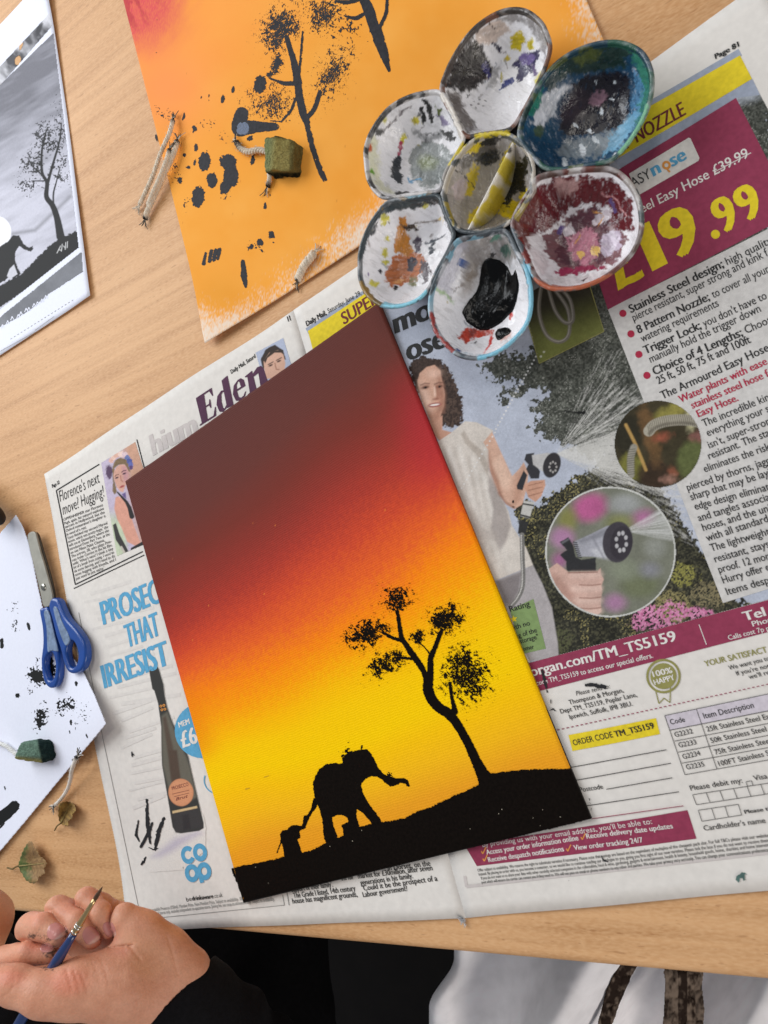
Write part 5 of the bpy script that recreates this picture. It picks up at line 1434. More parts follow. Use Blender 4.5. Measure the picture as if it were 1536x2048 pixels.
def bwpic(X, Y):
    P = Paint(X, Y, c(150, 150, 158))
    s = fbm((X * 0.87 - Y * 0.5) / 70, (X * 0.5 + Y * 0.87) / 14, 131, 3)
    t = sstep(150, 430, Y + X * 0.55 - 20)
    P.C[:] = mix(c(122, 122, 130)[None], c(206, 206, 218)[None], np.clip(t * 0.9 + (s - 0.5) * 0.75, 0, 1)[:, None])
    P.stroke(z1([(-50, 1350), (200, 1310), (400, 1120)]), 3, c(120, 120, 126), 5, op=0.7)
    P.ell(*z1([(-12, 1320)])[0], 27, 31, 0, c(244, 244, 250), 1.2)
    K = c(40, 40, 40)
    s1 = 1 / 2.845
    for pts in ([(345, 1345, 24), (325, 1240, 18), (300, 1170, 16), (265, 1120, 14), (268, 1040, 11), (240, 980, 8), (240, 850, 6), (265, 740, 4)], [(270, 1050, 9), (300, 940, 7), (340, 800, 5), (350, 700, 3)], [(305, 1165, 5), (305, 1100, 5), (320, 1040, 4), (340, 960, 3)], [(245, 1000, 5), (190, 950, 4), (160, 900, 3)], [(250, 1030, 4), (180, 1030, 3)]):
        q = spline(z1([(a, b) for a, b, w in pts]), 5, False); P.stroke(q, np.interp(np.linspace(0, 1, len(q)), np.linspace(0, 1, len(pts)), [w * s1 for *_, w in pts]), K, 0.8)
    n = fbm(X / 2.6, Y / 2.6, 133, 2); n2 = fbm(X / 8, Y / 8, 135)
    for (x, y, rx, ry) in ((255, 770, 60, 75), (350, 740, 35, 90), (190, 920, 60, 50), (150, 1050, 40, 40), (350, 920, 40, 50), (300, 830, 60, 50), (350, 1010, 35, 30), (200, 1050, 40, 30), (210, 970, 50, 40)):
        cx, cy = z1([(x, y)])[0]; dd = esdf(X, Y, cx, cy, rx * s1, ry * s1) / 20 + (n2 - 0.5) * 1.5
        m = ((n > 0.44 + 0.35 * sstep(-0.6, 0.35, dd)) & (dd < 0.6))[:, None] * 0.9; P.C[:] = P.C * (1 - m) + K * m
    P.fill(z1([(-10, 1410), (50, 1370), (75, 1340), (110, 1340), (135, 1390), (165, 1410), (185, 1400), (192, 1415), (175, 1432), (140, 1420), (110, 1400), (90, 1430), (85, 1480), (105, 1530), (120, 1560), (75, 1590), (55, 1560), (30, 1600), (-10, 1600)]), K, 0.8, 1.2, 3)
    P.fill(z1([(-10, 1480), (85, 1440), (90, 1550), (-10, 1620)]), K, 0.8)
    P.fill(z1([(-20, 1640), (60, 1590), (120, 1560), (200, 1480), (260, 1420), (330, 1360), (400, 1330), (455, 1305), (462, 1405), (300, 1530), (150, 1650), (-20, 1760)]), K, 0.8, 3.0, 3)
    P.fill(z1([(55, 1530), (80, 1505), (100, 1560), (70, 1580), (60, 1595), (40, 1570)]), c(206, 206, 214), 0.8)
    for a, b in (((325, 1440), (345, 1400)), ((335, 1420), (350, 1425)), ((355, 1390), (350, 1430)), ((362, 1400), (372, 1410)), ((375, 1380), (372, 1420)), ((385, 1375), (383, 1410))): P.stroke(z1([a, b]), 0.7, c(214, 214, 214), 0.7)
    return P.C


PRINTG = M('toner_print', None, rough=0.65, spec=0.12, nz=(600, 0.05))
quad = z1([(305, 183), (360, 640), (450, 1410), (-60, 1810), (-60, 540)])
W, Fc, C = raster(BWS, -22, 55, 165, 640, 1.2, bwpic, lambda X, Y: psdf(X, Y, quad) < 0, 0.0001)
mk('printed_picture', W, Fc, PRINTG, sheet_b, col=C)


def bands(X, Y):
    P = Paint(X, Y, c(140, 140, 146)); s = fbm((X * 0.8 - Y * 0.6) / 16, (X * 0.6 + Y * 0.8) / 30, 141, 3)
    P.C[:] = mix(c(84, 84, 88)[None], c(222, 222, 228)[None], np.clip((s - 0.3) * 2.2, 0, 1)[:, None])
    P.ell(*z1([(220, 170)])[0], 6, 16, 20, c(70, 70, 74), 3, 2)
    lo = np.nonzero(Y > 400)[0]; P.C[lo] = mix(c(108, 110, 116)[None], c(140, 142, 148)[None], fbm(X[lo] / 25, Y[lo] / 25, 143)[:, None])
    for (x, y, rx, ry) in ((120, 262, 8, 22), (103, 345, 16, 26)):
        cx, cy = z1([(x, y)])[0]; P.ell(cx, cy, rx * 0.42, ry * 0.42, 15, c(40, 36, 34), 0.8, 1.5, 4, 3); P.ell(cx, cy, rx * 0.36, ry * 0.36, 15, c(214, 168, 120), 0.6, 1.5, 4, 3)
    return P.C


b1 = z1([(283, 72), (298, 150), (150, 320), (-60, 560), (-60, 440)]); b2 = z1([(466, 1428), (474, 1548), (280, 1675), (180, 1760), (100, 1810), (-60, 1900), (-60, 1850)])
for bq, (x0, y0, x1, y1) in ((b1, (-22, 20, 110, 200)), (b2, (-22, 495, 170, 675))):
    W, Fc, C = raster(BWS, x0, y0, x1, y1, 1.2, bands, lambda X, Y: psdf(X, Y, bq) + (fbm(X / 4, Y / 4, 145) - 0.5) * 3 * (Y > 560) < 0, 0.0001)
    mk('printed_strip', W, Fc, PRINTG, sheet_b, col=C)
p = Print(BWS, 0.0001)
p.dash(z1([(60, 1930)])[0], z1([(420, 1705)])[0], 1.0, 4, 4); p.line(z1([(0, 2000)])[0], z1([(200, 1890)])[0], 0.8); p.line(z1([(200, 1880)])[0], z1([(310, 1800)])[0], 0.8)
p.build('dotted_line', I_LIGHT, sheet_b)
p = Print(BWS, 0.00018)
q0 = z1([(10, 1850)])[0]
for k, (x, y) in enumerate(((15, 1858), (45, 1835), (70, 1812), (105, 1800), (120, 1785), (150, 1765), (165, 1760), (195, 1738), (215, 1728), (240, 1712), (262, 1692))):
    cx, cy = z1([(x, y)])[0]; p.path([(cx - 3, cy + 4), (cx, cy - 4), (cx + 3, cy + 2)], 1.6)
p.build('ragged_lettering', OFFICE, sheet_b, split=False)['kind'] = 'stuff'

# ================================================================== white test sheet at the left
wC = PX(213, 1448, 0.010)[:2]; wT = PX(32, 1028, 0.006)[:2]


def zw(x, y):
    return 0.0030 + 0.0085 * np.exp(-(np.hypot(x - wC[0], y - wC[1]) / 0.045) ** 2) + 0.004 * np.exp(-(np.hypot(x - wT[0], y - wT[1]) / 0.04) ** 2)


WS = Surf(zw)
sheet_w = root('test_sheet', (float(wC[0]) - 0.05, float(wC[1]), 0.002), 'white paper sheet with black sponge dabs under the blue scissors', 'paper')
wpoly = [(32, 1028), (46, 1052), (57, 1082), (66, 1120), (76, 1170), (88, 1222), (110, 1262), (140, 1306), (168, 1345), (190, 1390), (213, 1448), (160, 1512), (100, 1584), (50, 1645), (0, 1704), (-60, 1775), (-190, 1600), (-150, 1250), (-20, 1088), (8, 1056)]
W, Fc, C = raster(WS, -195, 1020, 220, 1780, 1.5, lambda X, Y: np.ones((len(X), 3)), lambda X, Y: psdf(X, Y, wpoly) < 0)
o = mk('sheet', W, Fc, OFFICE, sheet_w)
md = o.modifiers.new('thickness', 'SOLIDIFY'); md.thickness = 0.0002; md.offset = -1
zw2 = Zm(0, 1000, 3.94); zw3 = Zm(0, 1440, 5.12); sw = 1 / 3.94
KD = M('black_dab_paint', c(22, 23, 23), rough=0.6, spec=0.2, bump=(900, 0.3, 0.0003))
for k, (x, y, rx, ry, an, de) in enumerate(((300, 1385, 75, 85, -30, 0.80), (405, 1310, 45, 95, 0, 0.85), (520, 1615, 60, 100, 45, 0.66), (315, 1725, 62, 95, 18, 0.72), (650, 1700, 60, 90, 20, 0.30), (120, 985, 28, 42, 0, 0.45), (115, 850, 50, 45, -30, 0.30), (235, 1505, 26, 30, -30, 0.5), (350, 1590, 30, 40, 10, 0.34), (600, 2030, 40, 24, -20, 0.55), (300, 1260, 14, 30, 5, 0.5))):
    p = Print(WS, 0.0001); stipple(p, *zw2([(x, y)])[0], rx * sw, ry * sw, an, de, 400 + k, 2.4, 0.7, 0.9)
    if p.n: p.build('sponge_dab', KD, sheet_w)
for k, (zf, x, y, rx, ry, an, s_) in enumerate(((zw2, 15, 1130, 18, 44, 0, sw), (zw2, 225, 990, 14, 36, -15, sw), (zw2, 140, 1540, 22, 22, -20, sw), (zw2, 560, 1748, 12, 26, 0, sw), (zw2, 600, 1448, 13, 24, -10, sw), (zw2, 550, 1828, 7, 18, -10, sw), (zw2, 685, 1860, 8, 20, -20, sw), (zw3, 52, 697, 9, 22, -10, 1 / 5.12), (zw3, 785, 380, 12, 8, -30, 1 / 5.12))):
    p = Print(WS, 0.0001); dab(p, zf, x, y, rx, ry, an, 420 + k, s_, 0.4); p.build('paint_dab', KD, sheet_w)
p = Print(WS, 0.0001); brushmark(p, zw3([(-120, 1080), (-20, 1020), (70, 955), (150, 880)]), [12, 13, 13, 11], 0.28, 440, (2.6, 10)); brushmark(p, zw3([(-10, 1110), (40, 1060)]), 3, 0.4, 441)
p.build('brush_stroke', KD, sheet_w, 'broad black brush stroke near the lower edge', False)


# ================================================================== flower shaped paint palette
p4 = Zm(690, 0, 2.438); p5 = Zm(690, 340, 2.438)
ZR = 0.0260                                       # rim height
wells_px = {
    'A': p4([(470, 440), (490, 360), (540, 260), (610, 160), (700, 85), (800, 48), (880, 55), (950, 105), (985, 170), (1000, 240), (975, 330), (930, 430), (870, 540), (812, 625), (740, 645), (660, 655), (590, 665), (545, 600), (500, 520)]),
    'B': p4([(850, 640), (880, 540), (950, 410), (1030, 310), (1120, 250), (1230, 212), (1340, 208), (1440, 250), (1490, 340), (1495, 440), (1470, 540), (1420, 640), (1350, 735), (1285, 785), (1180, 805), (1060, 825), (970, 815), (905, 745), (860, 690)]),
    'C': p5([(815, 260), (850, 180), (900, 100), (940, 35), (1050, 8), (1200, -8), (1310, 0), (1400, 80), (1440, 180), (1445, 290), (1410, 390), (1350, 460), (1270, 520), (1180, 562), (1080, 582), (990, 572), (930, 530), (890, 450), (845, 350)]),
    'D': p5([(418, 610), (440, 540), (490, 440), (545, 345), (650, 318), (740, 295), (790, 305), (840, 400), (880, 480), (905, 580), (905, 680), (880, 760), (820, 830), (740, 890), (650, 918), (560, 905), (500, 860), (440, 780), (415, 690)]),
    'E': p5([(70, 470), (75, 390), (110, 290), (160, 210), (215, 155), (320, 140), (450, 125), (485, 200), (525, 295), (530, 325), (500, 400), (450, 490), (410, 575), (350, 635), (260, 665), (180, 660), (110, 610), (75, 540)]),
    'F': p4([(100, 790), (100, 720), (130, 640), (200, 540), (290, 480), (400, 450), (470, 455), (515, 525), (555, 610), (578, 680), (540, 760), (490, 840), (465, 925), (400, 940), (300, 952), (210, 965), (160, 945), (115, 880)]),
    'G': p4([(478, 940), (510, 835), (580, 725), (660, 668), (760, 650), (830, 675), (890, 735), (918, 820), (912, 920)]) + p5([(895, 130), (850, 205), (790, 262), (700, 298), (610, 304), (545, 285), (500, 210), (476, 115)])}
well_xy = {k: np.array([PX(x, y, ZR)[:2] for x, y in spline(v, 4)]) for k, v in wells_px.items()}
ctr = {k: v.mean(0) for k, v in well_xy.items()}
DEPTH = {k: 0.0200 if k != 'G' else 0.017 for k in well_xy}


def bowl(k, x, y):                                # height of the inner surface of a well
    dx, dy = x - ctr[k][0], y - ctr[k][1]; th = np.arctan2(dy, dx)
    Rr = np.interp(th, RAD[k][0], RAD[k][1], period=2 * math.pi)
    ins = np.maximum(Rr - np.hypot(dx, dy), 0) * 0.93
    return ZR - DEPTH[k] * (1 - (1 - np.minimum(ins / 0.0175, 1)) ** 2.1) + 0.0003 * (fbm(x / 0.006, y / 0.006, 501, 3) - 0.5)


RAD = {}
for k, wxy in well_xy.items():                    # smooth rim radius by direction
    dq = wxy - ctr[k]; th = np.arctan2(dq[:, 1], dq[:, 0]); o_ = np.argsort(th)
    tg_ = np.linspace(-math.pi, math.pi, 360, endpoint=False); rr_ = np.interp(tg_, th[o_], np.hypot(*dq.T)[o_], period=2 * math.pi) - 0.0010
    for _ in range(6): rr_ = 0.5 * rr_ + 0.25 * (np.roll(rr_, 1) + np.roll(rr_, -1))
    RAD[k] = (tg_, rr_)
NA, pieces, vstart = 240, [], {}
Vall = []; Fall = []
for k, wxy in well_xy.items():
    al = np.r_[0, np.cumsum(np.linalg.norm(np.diff(np.r_[wxy, wxy[:1]], axis=0), axis=1))]
    t = np.linspace(0, al[-1], NA, endpoint=False); cl = np.r_[wxy, wxy[:1]]
    rimc = np.c_[np.interp(t, al, cl[:, 0]), np.interp(t, al, cl[:, 1])]
    for _ in range(2): rimc = 0.5 * rimc + 0.25 * (np.roll(rimc, 1, 0) + np.roll(rimc, -1, 0))
    tg = np.roll(rimc, -1, 0) - np.roll(rimc, 1, 0); nrm = np.c_[tg[:, 1], -tg[:, 0]]; nrm /= np.linalg.norm(nrm, axis=1)[:, None]
    if (nrm * (rimc - ctr[k])).sum() < 0: nrm = -nrm
    wob = 0.00022 * (fbm(rimc[:, 0] / 0.013, rimc[:, 1] / 0.013, 502, 3) - 0.5)
    rings = []
    for dz, ins_ in ((0.0225, 0.0125), (0.013, 0.0075), (0.008, 0.0046), (0.004, 0.0022), (0.0015, 0.0003)):      # outside wall, from the foot up
        rings.append(np.c_[rimc - nrm * ins_, np.full(NA, ZR - dz)])
    for a_ in np.linspace(0.15, math.pi - 0.15, 9):                                                          # rounded lip
        rings.append(np.c_[rimc + nrm * (0.0012 * math.cos(a_) + wob[:, None]), ZR - 0.0003 + 0.0012 * np.sin(a_) + wob * 2])
    for s_ in 1 - np.linspace(0, 1, 64)[1:] ** 1.25:                                                         # bowl
        q = ctr[k] + (rimc - nrm * 0.0010 - ctr[k]) * max(s_, 0.004)
        rings.append(np.c_[q, bowl(k, q[:, 0], q[:, 1])])
    Vk = np.concatenate(rings); nr_ = len(rings)
    ii, jj = np.meshgrid(np.arange(nr_ - 1), np.arange(NA), indexing='ij'); ii = ii.ravel(); jj = jj.ravel()
    Fk = np.stack([ii * NA + jj, ii * NA + (jj + 1) % NA, (ii + 1) * NA + (jj + 1) % NA, (ii + 1) * NA + jj], 1)
    if ((Vk[Fk[:, 1]] - Vk[Fk[:, 0]])[-50:, :2] * 1.0).size and np.cross((Vk[Fk[-5, 1]] - Vk[Fk[-5, 0]]), (Vk[Fk[-5, 3]] - Vk[Fk[-5, 0]]))[2] < 0: Fk = Fk[:, ::-1].copy()
    vstart[k] = (len(Vall) and sum(len(v) for v in Vall), len(Vk)); Vall.append(Vk); Fall.append(Fk)
# divider across the centre well: a thin upright wall with a rounded top
d0 = PX(*p4([(815, 690)])[0], ZR)[:2]; d1 = PX(*p5([(590, 300)])[0], ZR)[:2]
dvx, dvy = (d1 - d0) / np.linalg.norm(d1 - d0)
rings = []
for t in np.linspace(0, 1, 70):
    q = d0 + (d1 - d0) * t
    for off, z_ in ((0.0013, 0.009), (0.0011, 0.0155), (0.0009, 0.0230), (0.0008, 0.0242), (0.0005, 0.0248), (0, 0.0250), (-0.0005, 0.0248), (-0.0008, 0.0242), (-0.0009, 0.0230), (-0.0011, 0.0155), (-0.0013, 0.009)):
        rings.append((q[0] - dvy * off, q[1] + dvx * off, z_))
Vd = np.array(rings); Fd = gridfaces(70, 11)
vstart['V'] = (sum(len(v) for v in Vall), len(Vd)); Vall.append(Vd); Fall.append(Fd)
# web that ties the petals together round the centre
wc = ctr['G']; na_ = 220; rl = np.linspace(0.012, 0.058, 40); an_ = np.linspace(0, 2 * math.pi, na_, endpoint=False)
Vb = np.concatenate([np.c_[wc[0] + r_ * np.cos(an_), wc[1] + r_ * np.sin(an_), np.full(na_, ZR - 0.0035 - 0.0006 * math.sin(r_ * 900) - max(r_ - 0.046, 0) * 0.5)] for r_ in rl])
Fb = np.array([(i * na_ + j, (i + 1) * na_ + j, (i + 1) * na_ + (j + 1) % na_, i * na_ + (j + 1) % na_) for i in range(39) for j in range(na_)])
allk = np.stack([psdf(Vb[:, 0], Vb[:, 1], w_) for w_ in well_xy.values()])
for k, dk in zip(well_xy, allk):                  # keep the web below every bowl
    ins = dk < 0.0
    if ins.any(): Vb[ins, 2] = np.minimum(Vb[ins, 2], bowl(k, Vb[ins, 0], Vb[ins, 1]) - 0.0025)
near2 = np.sort(allk, 0)[1]                        # only where two petals come close
keepb = near2 < 0.0075
Fb = Fb[keepb[Fb].all(1)]
Vb, Fb = compact(Vb, Fb)
Vb[:, 2] = np.maximum(Vb[:, 2], 0.0022)
vstart['W'] = (sum(len(v) for v in Vall), len(Vb)); Vall.append(Vb); Fall.append(Fb)
V = np.concatenate(Vall)
X, Y = toPX(V)
P = Paint(X, Y, c(245, 243, 245))
P.C *= (0.94 + 0.08 * fbm(X / 10, Y / 10, 503))[:, None]
wid = {k: vstart[k][0] + np.arange(vstart[k][1]) for k in well_xy}
wet = np.zeros(len(V))


class Well:                                       # paint only inside one well
    def __init__(s, k):                           # smeared edges: the picture is pulled about by noise
        s.i = wid[k]; x, y = X[s.i], Y[s.i]
        wx = (fbm(x / 11, y / 11, 560, 3) - 0.5) * 10 + (fbm(x / 3, y / 3, 562, 2) - 0.5) * 2.5; wy = (fbm(x / 11, y / 11, 564, 3) - 0.5) * 10 + (fbm(x / 3, y / 3, 566, 2) - 0.5) * 2.5
        s.P = Paint(x + wx, y + wy, (0, 0, 0)); s.P.C = P.C[s.i].copy(); s.P.streak = ord(k)
        st = fbm(x / 26 + y / 40, y / 6 - x / 9, 568, 3)                      # thin dried washes
        m = np.clip((st - 0.58) * 2.0, 0, 0.22)[:, None]; s.P.C = mix(s.P.C, c(150, 146, 142), m)
        rs_ = random.Random(ord(k)); cx, cy = np.mean(wells_px[k], 0)
        for q in range(14):
            a_ = rs_.uniform(0, 6.28); r_ = rs_.uniform(10, 75); px, py = cx + r_ * math.cos(a_), cy + r_ * math.sin(a_); b_ = rs_.uniform(0, 6.28); L_ = rs_.uniform(4, 26)
            s.P.stroke([(px, py), (px + L_ * math.cos(b_), py + L_ * math.sin(b_))], rs_.uniform(0.6, 2.4), c(*rs_.choice([(60, 58, 58), (120, 110, 104), (190, 176, 80), (96, 70, 58), (110, 120, 130)])), 1.2, 2.5, 4, q, op=rs_.uniform(0.3, 0.9))

    def done(s): P.C[s.i] = s.P.C


rimd = np.abs(np.stack([psdf(V[:, 0], V[:, 1], w) for w in well_xy.values()])).min(0)
# ---- A: white with dark brown stain on the left, yellow and violet
w = Well('A'); q = w.P
q.fill(p4([(480, 430), (540, 270), (620, 170), (640, 230), (680, 330), (650, 400), (560, 420)]), c(40, 32, 29), 3, 9, 8, 1, var=0.35)
q.fill(p4([(490, 410), (560, 400), (600, 330), (700, 300), (690, 380), (600, 420)]), c(96, 62, 44), 3, 10, 6, 2, op=0.8)
q.fill(p4([(500, 440), (560, 460), (600, 560), (660, 640), (590, 650), (530, 560)]), c(74, 62, 54), 4, 6, 6, 3, op=0.9)
q.fill(p4([(630, 150), (760, 90), (800, 150), (740, 200), (650, 230)]), c(206, 188, 176), 3, 5, 8, 4)
q.fill(p4([(500, 420), (560, 300), (640, 190), (690, 260), (720, 350), (640, 430), (560, 450)]), c(34, 28, 26), 3, 8, 7, 15)
q.fill(p4([(730, 90), (830, 60), (930, 100), (990, 200), (975, 300), (945, 200), (880, 110), (780, 110)]), c(112, 104, 100), 4, 6, 6, 5, op=0.75)
q.ell(*p4([(840, 200)])[0], 14, 22, 10, c(206, 184, 40), 2, 6, 5, 6); q.ell(*p4([(905, 215)])[0], 7, 10, 0, c(212, 194, 60), 2, 4, 4, 7); q.ell(*p4([(790, 280)])[0], 6, 6, 0, c(206, 184, 60), 1.5, 3, 4, 8)
q.fill(p4([(705, 205), (765, 225), (765, 255), (735, 245)]), c(44, 38, 62), 1.2, 3, 3, 9)
q.fill(p4([(870, 270), (915, 250), (955, 235), (945, 275), (915, 330), (860, 400), (835, 380), (850, 340), (810, 320)]), c(70, 66, 96), 1.5, 5, 4, 10); q.ell(*p4([(885, 285)])[0], 14, 13, 20, c(124, 108, 160), 2, 4, 4, 11)
q.fill(p4([(755, 440), (780, 390), (820, 370), (825, 395), (790, 420)]), c(56, 66, 128), 1.2, 3, 3, 12); q.fill(p4([(670, 320), (690, 300), (710, 370), (700, 395)]), c(62, 58, 110), 1.5, 4, 3, 13)
q.stroke(p4([(935, 400), (950, 370)]), 6, c(214, 204, 110), 3, 3); q.stroke(p4([(910, 320), (925, 360)]), 3, c(110, 96, 130), 2, 2)
q.fill(p4([(590, 460), (612, 465), (600, 475)]), c(30, 28, 28), 0.8); q.fill(p4([(690, 430), (740, 400), (760, 300), (720, 330), (700, 400)]), c(168, 166, 166), 4, 6, 6, 14, op=0.8)
q.stroke(p4([(700, 110), (735, 140)]), 1.4, c(70, 60, 56), 1)
for k in range(8): q.ell(*p4([(600 + 12 * k, 480 + (k * 37) % 60)])[0], 2.0, 1.4, k * 30, c(60, 56, 58), 0.8)
w.done()
# ---- B: dark blue and green washes
w = Well('B'); q = w.P
q.fill(wells_px['B'], c(34, 70, 98), 4, 8, 10, 21, var=0.45, vs=5)
q.fill(p4([(1000, 330), (1120, 250), (1260, 210), (1400, 240), (1360, 320), (1250, 340), (1120, 360), (1020, 400)]), c(34, 54, 48), 4, 10, 8, 22, var=0.4)
q.fill(p4([(1110, 290), (1180, 240), (1260, 230), (1230, 290), (1150, 320)]), c(92, 100, 40), 4, 8, 6, 23, op=0.7)
q.fill(p4([(1380, 240), (1450, 270), (1485, 360), (1490, 450), (1440, 580), (1400, 660), (1430, 520), (1450, 420), (1420, 320)]), c(58, 128, 104), 3, 6, 6, 24, op=0.9)
q.fill(p4([(1110, 420), (1180, 370), (1280, 350), (1380, 360), (1390, 470), (1370, 580), (1300, 640), (1200, 660), (1100, 660), (1040, 640), (1060, 540), (1090, 480)]), c(30, 26, 34), 3, 7, 9, 25, var=0.25, vs=14)
q.ell(*p4([(1110, 520)])[0], 30, 40, 30, c(66, 48, 58), 12, op=0.6); q.ell(*p4([(1230, 480)])[0], 18, 13, -30, c(150, 112, 126), 3, 6, 5, 26)
q.fill(p4([(900, 600), (960, 470), (1060, 410), (1105, 400), (1080, 450), (1030, 500), (1020, 560), (960, 620)]), c(206, 206, 212), 2.5, 7, 7, 27)
q.fill(p4([(870, 570), (920, 460), (960, 430), (960, 480), (920, 560)]), c(40, 116, 96), 2, 5, 5, 28); q.fill(p4([(960, 410), (1040, 330), (1060, 400), (1000, 450)]), c(44, 58, 60), 3, 7, 6, 29)
q.fill(p4([(910, 640), (950, 600), (970, 640), (950, 680)]), c(70, 84, 60), 2, 4)
q.fill(p4([(1030, 740), (1080, 680), (1200, 660), (1320, 640), (1380, 580), (1350, 690), (1260, 760), (1100, 780)]), c(132, 140, 146), 4, 12, 7, 30, var=0.4, vs=4)
q.fill(p4([(1300, 660), (1390, 560), (1440, 520), (1410, 620), (1340, 720), (1250, 770)]), c(126, 176, 204), 3, 9, 6, 31, op=0.85, var=0.2)
for (x, y, r_) in ((1250, 545, 7), (1300, 480, 4), (1195, 640, 6), (1120, 610, 6), (1225, 400, 5), (1320, 400, 4), (1070, 790, 10), (1160, 730, 12), (1220, 680, 8)):
    q.ell(*p4([(x, y)])[0], r_, r_ * 0.55, x % 90, c(228, 232, 236), 1.0, 3, 3, x)
for k in range(7):
    q.stroke(p4([(1405 + 6 * k, 330 + 10 * k), (1420 + 6 * k, 430), (1390 + 6 * k, 540 + 8 * k)]), 0.9, c(96, 150, 190), 1.2, 2, 4, k, op=0.7)
w.done()
# ---- C: crimson
w = Well('C'); q = w.P
q.fill(p5([(830, 240), (900, 110), (1000, 40), (1200, 30), (1340, 60), (1400, 160), (1400, 300), (1320, 300), (1280, 180), (1150, 160), (1050, 230), (980, 300), (880, 330)]), c(96, 28, 34), 3, 12, 9, 41, var=0.35, vs=8)
q.fill(p5([(960, 330), (1060, 260), (1150, 200), (1300, 230), (1380, 330), (1330, 430), (1240, 480), (1100, 490), (1000, 440)]), c(108, 40, 48), 3, 12, 8, 40, op=0.9)
q.fill(p5([(830, 300), (850, 200), (930, 90), (960, 160), (900, 290), (900, 380)]), c(104, 48, 40), 3, 8, 7, 42, op=0.9)
q.fill(p5([(1040, 40), (1160, 50), (1100, 130), (1020, 120)]), c(186, 150, 146), 4, 10, 7, 43, op=0.85)
q.fill(p5([(1020, 400), (1060, 280), (1120, 210), (1220, 180), (1280, 240), (1310, 340), (1260, 440), (1150, 470), (1050, 450)]), c(96, 56, 66), 3, 10, 7, 44, var=0.3)
q.fill(p5([(1080, 330), (1180, 270), (1230, 310), (1250, 400), (1180, 470), (1090, 420)]), c(190, 122, 140), 2.5, 10, 6, 45, var=0.25)
q.fill(p5([(1060, 290), (1100, 260), (1120, 310), (1070, 330)]), c(224, 214, 220), 1.5, 4); q.fill(p5([(1200, 250), (1260, 200), (1300, 190), (1290, 240), (1230, 270)]), c(222, 210, 216), 1.5, 5)
q.fill(p5([(1260, 320), (1340, 290), (1350, 380), (1280, 420), (1240, 400)]), c(196, 182, 198), 2, 7, 6, 46); q.fill(p5([(1010, 500), (1080, 470), (1200, 470), (1270, 470), (1160, 500), (1060, 515)]), c(158, 54, 86), 2, 7, 6, 47)
q.fill(p5([(900, 380), (960, 400), (1000, 470), (960, 520), (920, 470)]), c(214, 204, 206), 3, 6, 6, 48, op=0.8); q.fill(p5([(950, 540), (1050, 520), (1250, 500), (1350, 440), (1400, 380), (1360, 460), (1250, 530), (1080, 570)]), c(226, 222, 222), 2, 5)
for (x, y, a) in ((1135, 335, 62), (1248, 250, 60), (1230, 210, -15)): q.ell(*p5([(x, y)])[0], 12, 1.6, -a, c(222, 160, 84), 0.8, 1)
q.ell(*p5([(1150, 412)])[0], 8, 8, 0, c(232, 186, 96), 1, 3, 3, 3); q.ell(*p5([(1220, 398)])[0], 9, 10, 0, c(236, 196, 110), 1, 4, 3, 4)
q.fill(p5([(1030, 310), (1050, 260), (1070, 270), (1050, 340)]), c(104, 84, 140), 2, 4); q.fill(p5([(1145, 530), (1185, 522), (1160, 540)]), c(30, 28, 30), 0.8)
q.stroke(p5([(1250, 110), (1330, 150), (1370, 220)]), 1.6, c(206, 150, 150), 2, 1); q.stroke(p5([(1290, 150), (1320, 200)]), 3, c(96, 80, 130), 2, 2)
w.done(); wet[w.i] = 0.6
# ---- D: white with a pool of black, red smear
w = Well('D'); q = w.P
q.fill(p5([(560, 340), (700, 310), (800, 320), (840, 420), (800, 460), (680, 460), (600, 560), (560, 480)]), c(140, 132, 124), 6, 14, 10, 51, op=0.85); q.ell(*p5([(610, 540)])[0], 14, 34, 20, c(128, 112, 96), 10, op=0.7)
q.fill(p5([(440, 560), (500, 440), (560, 340), (600, 360), (560, 480), (500, 620)]), c(178, 176, 188), 8, 8, op=0.7)
q.ell(*p5([(570, 458)])[0], 6, 7, 10, c(64, 92, 150), 1.2, 4, 3, 2); q.ell(*p5([(785, 395)])[0], 12, 10, 0, c(74, 104, 92), 2, 5, 4, 5); q.ell(*p5([(720, 415)])[0], 8, 5, -10, c(50, 46, 44), 1.5, 4, 3, 6); q.ell(*p5([(740, 330)])[0], 12, 5, -20, c(96, 140, 122), 2, 4)
q.stroke(p5([(445, 575), (530, 645)]), 3, c(176, 200, 156), 3, 3)
q.fill(p5([(550, 820), (590, 770), (660, 770), (725, 785), (710, 810), (640, 815), (590, 835)]), c(196, 72, 54), 1.8, 6, 4, 53, var=0.35, vs=3); q.fill(p5([(600, 790), (650, 770), (640, 800), (605, 820)]), c(96, 40, 36), 2, 5, 4, 54, op=0.7)
q.stroke(p5([(710, 820), (700, 850), (685, 890)]), [4, 2.5, 1.5], c(206, 70, 64), 1, 1.5); q.stroke(p5([(815, 700), (808, 730)]), 3, c(206, 70, 64), 1.2, 2); q.stroke(p5([(760, 820), (800, 800)]), 5, c(230, 190, 180), 3, 3)
q.ell(*p5([(552, 886)])[0], 5, 4, 0, c(40, 70, 130), 1, 2); q.fill(p5([(610, 845), (650, 830), (640, 842)]), c(50, 40, 40), 0.8)
q.fill(p5([(440, 800), (500, 850), (560, 890), (650, 905), (740, 880), (700, 900), (560, 905), (480, 850)]), c(206, 214, 220), 2, 3)
w.done()
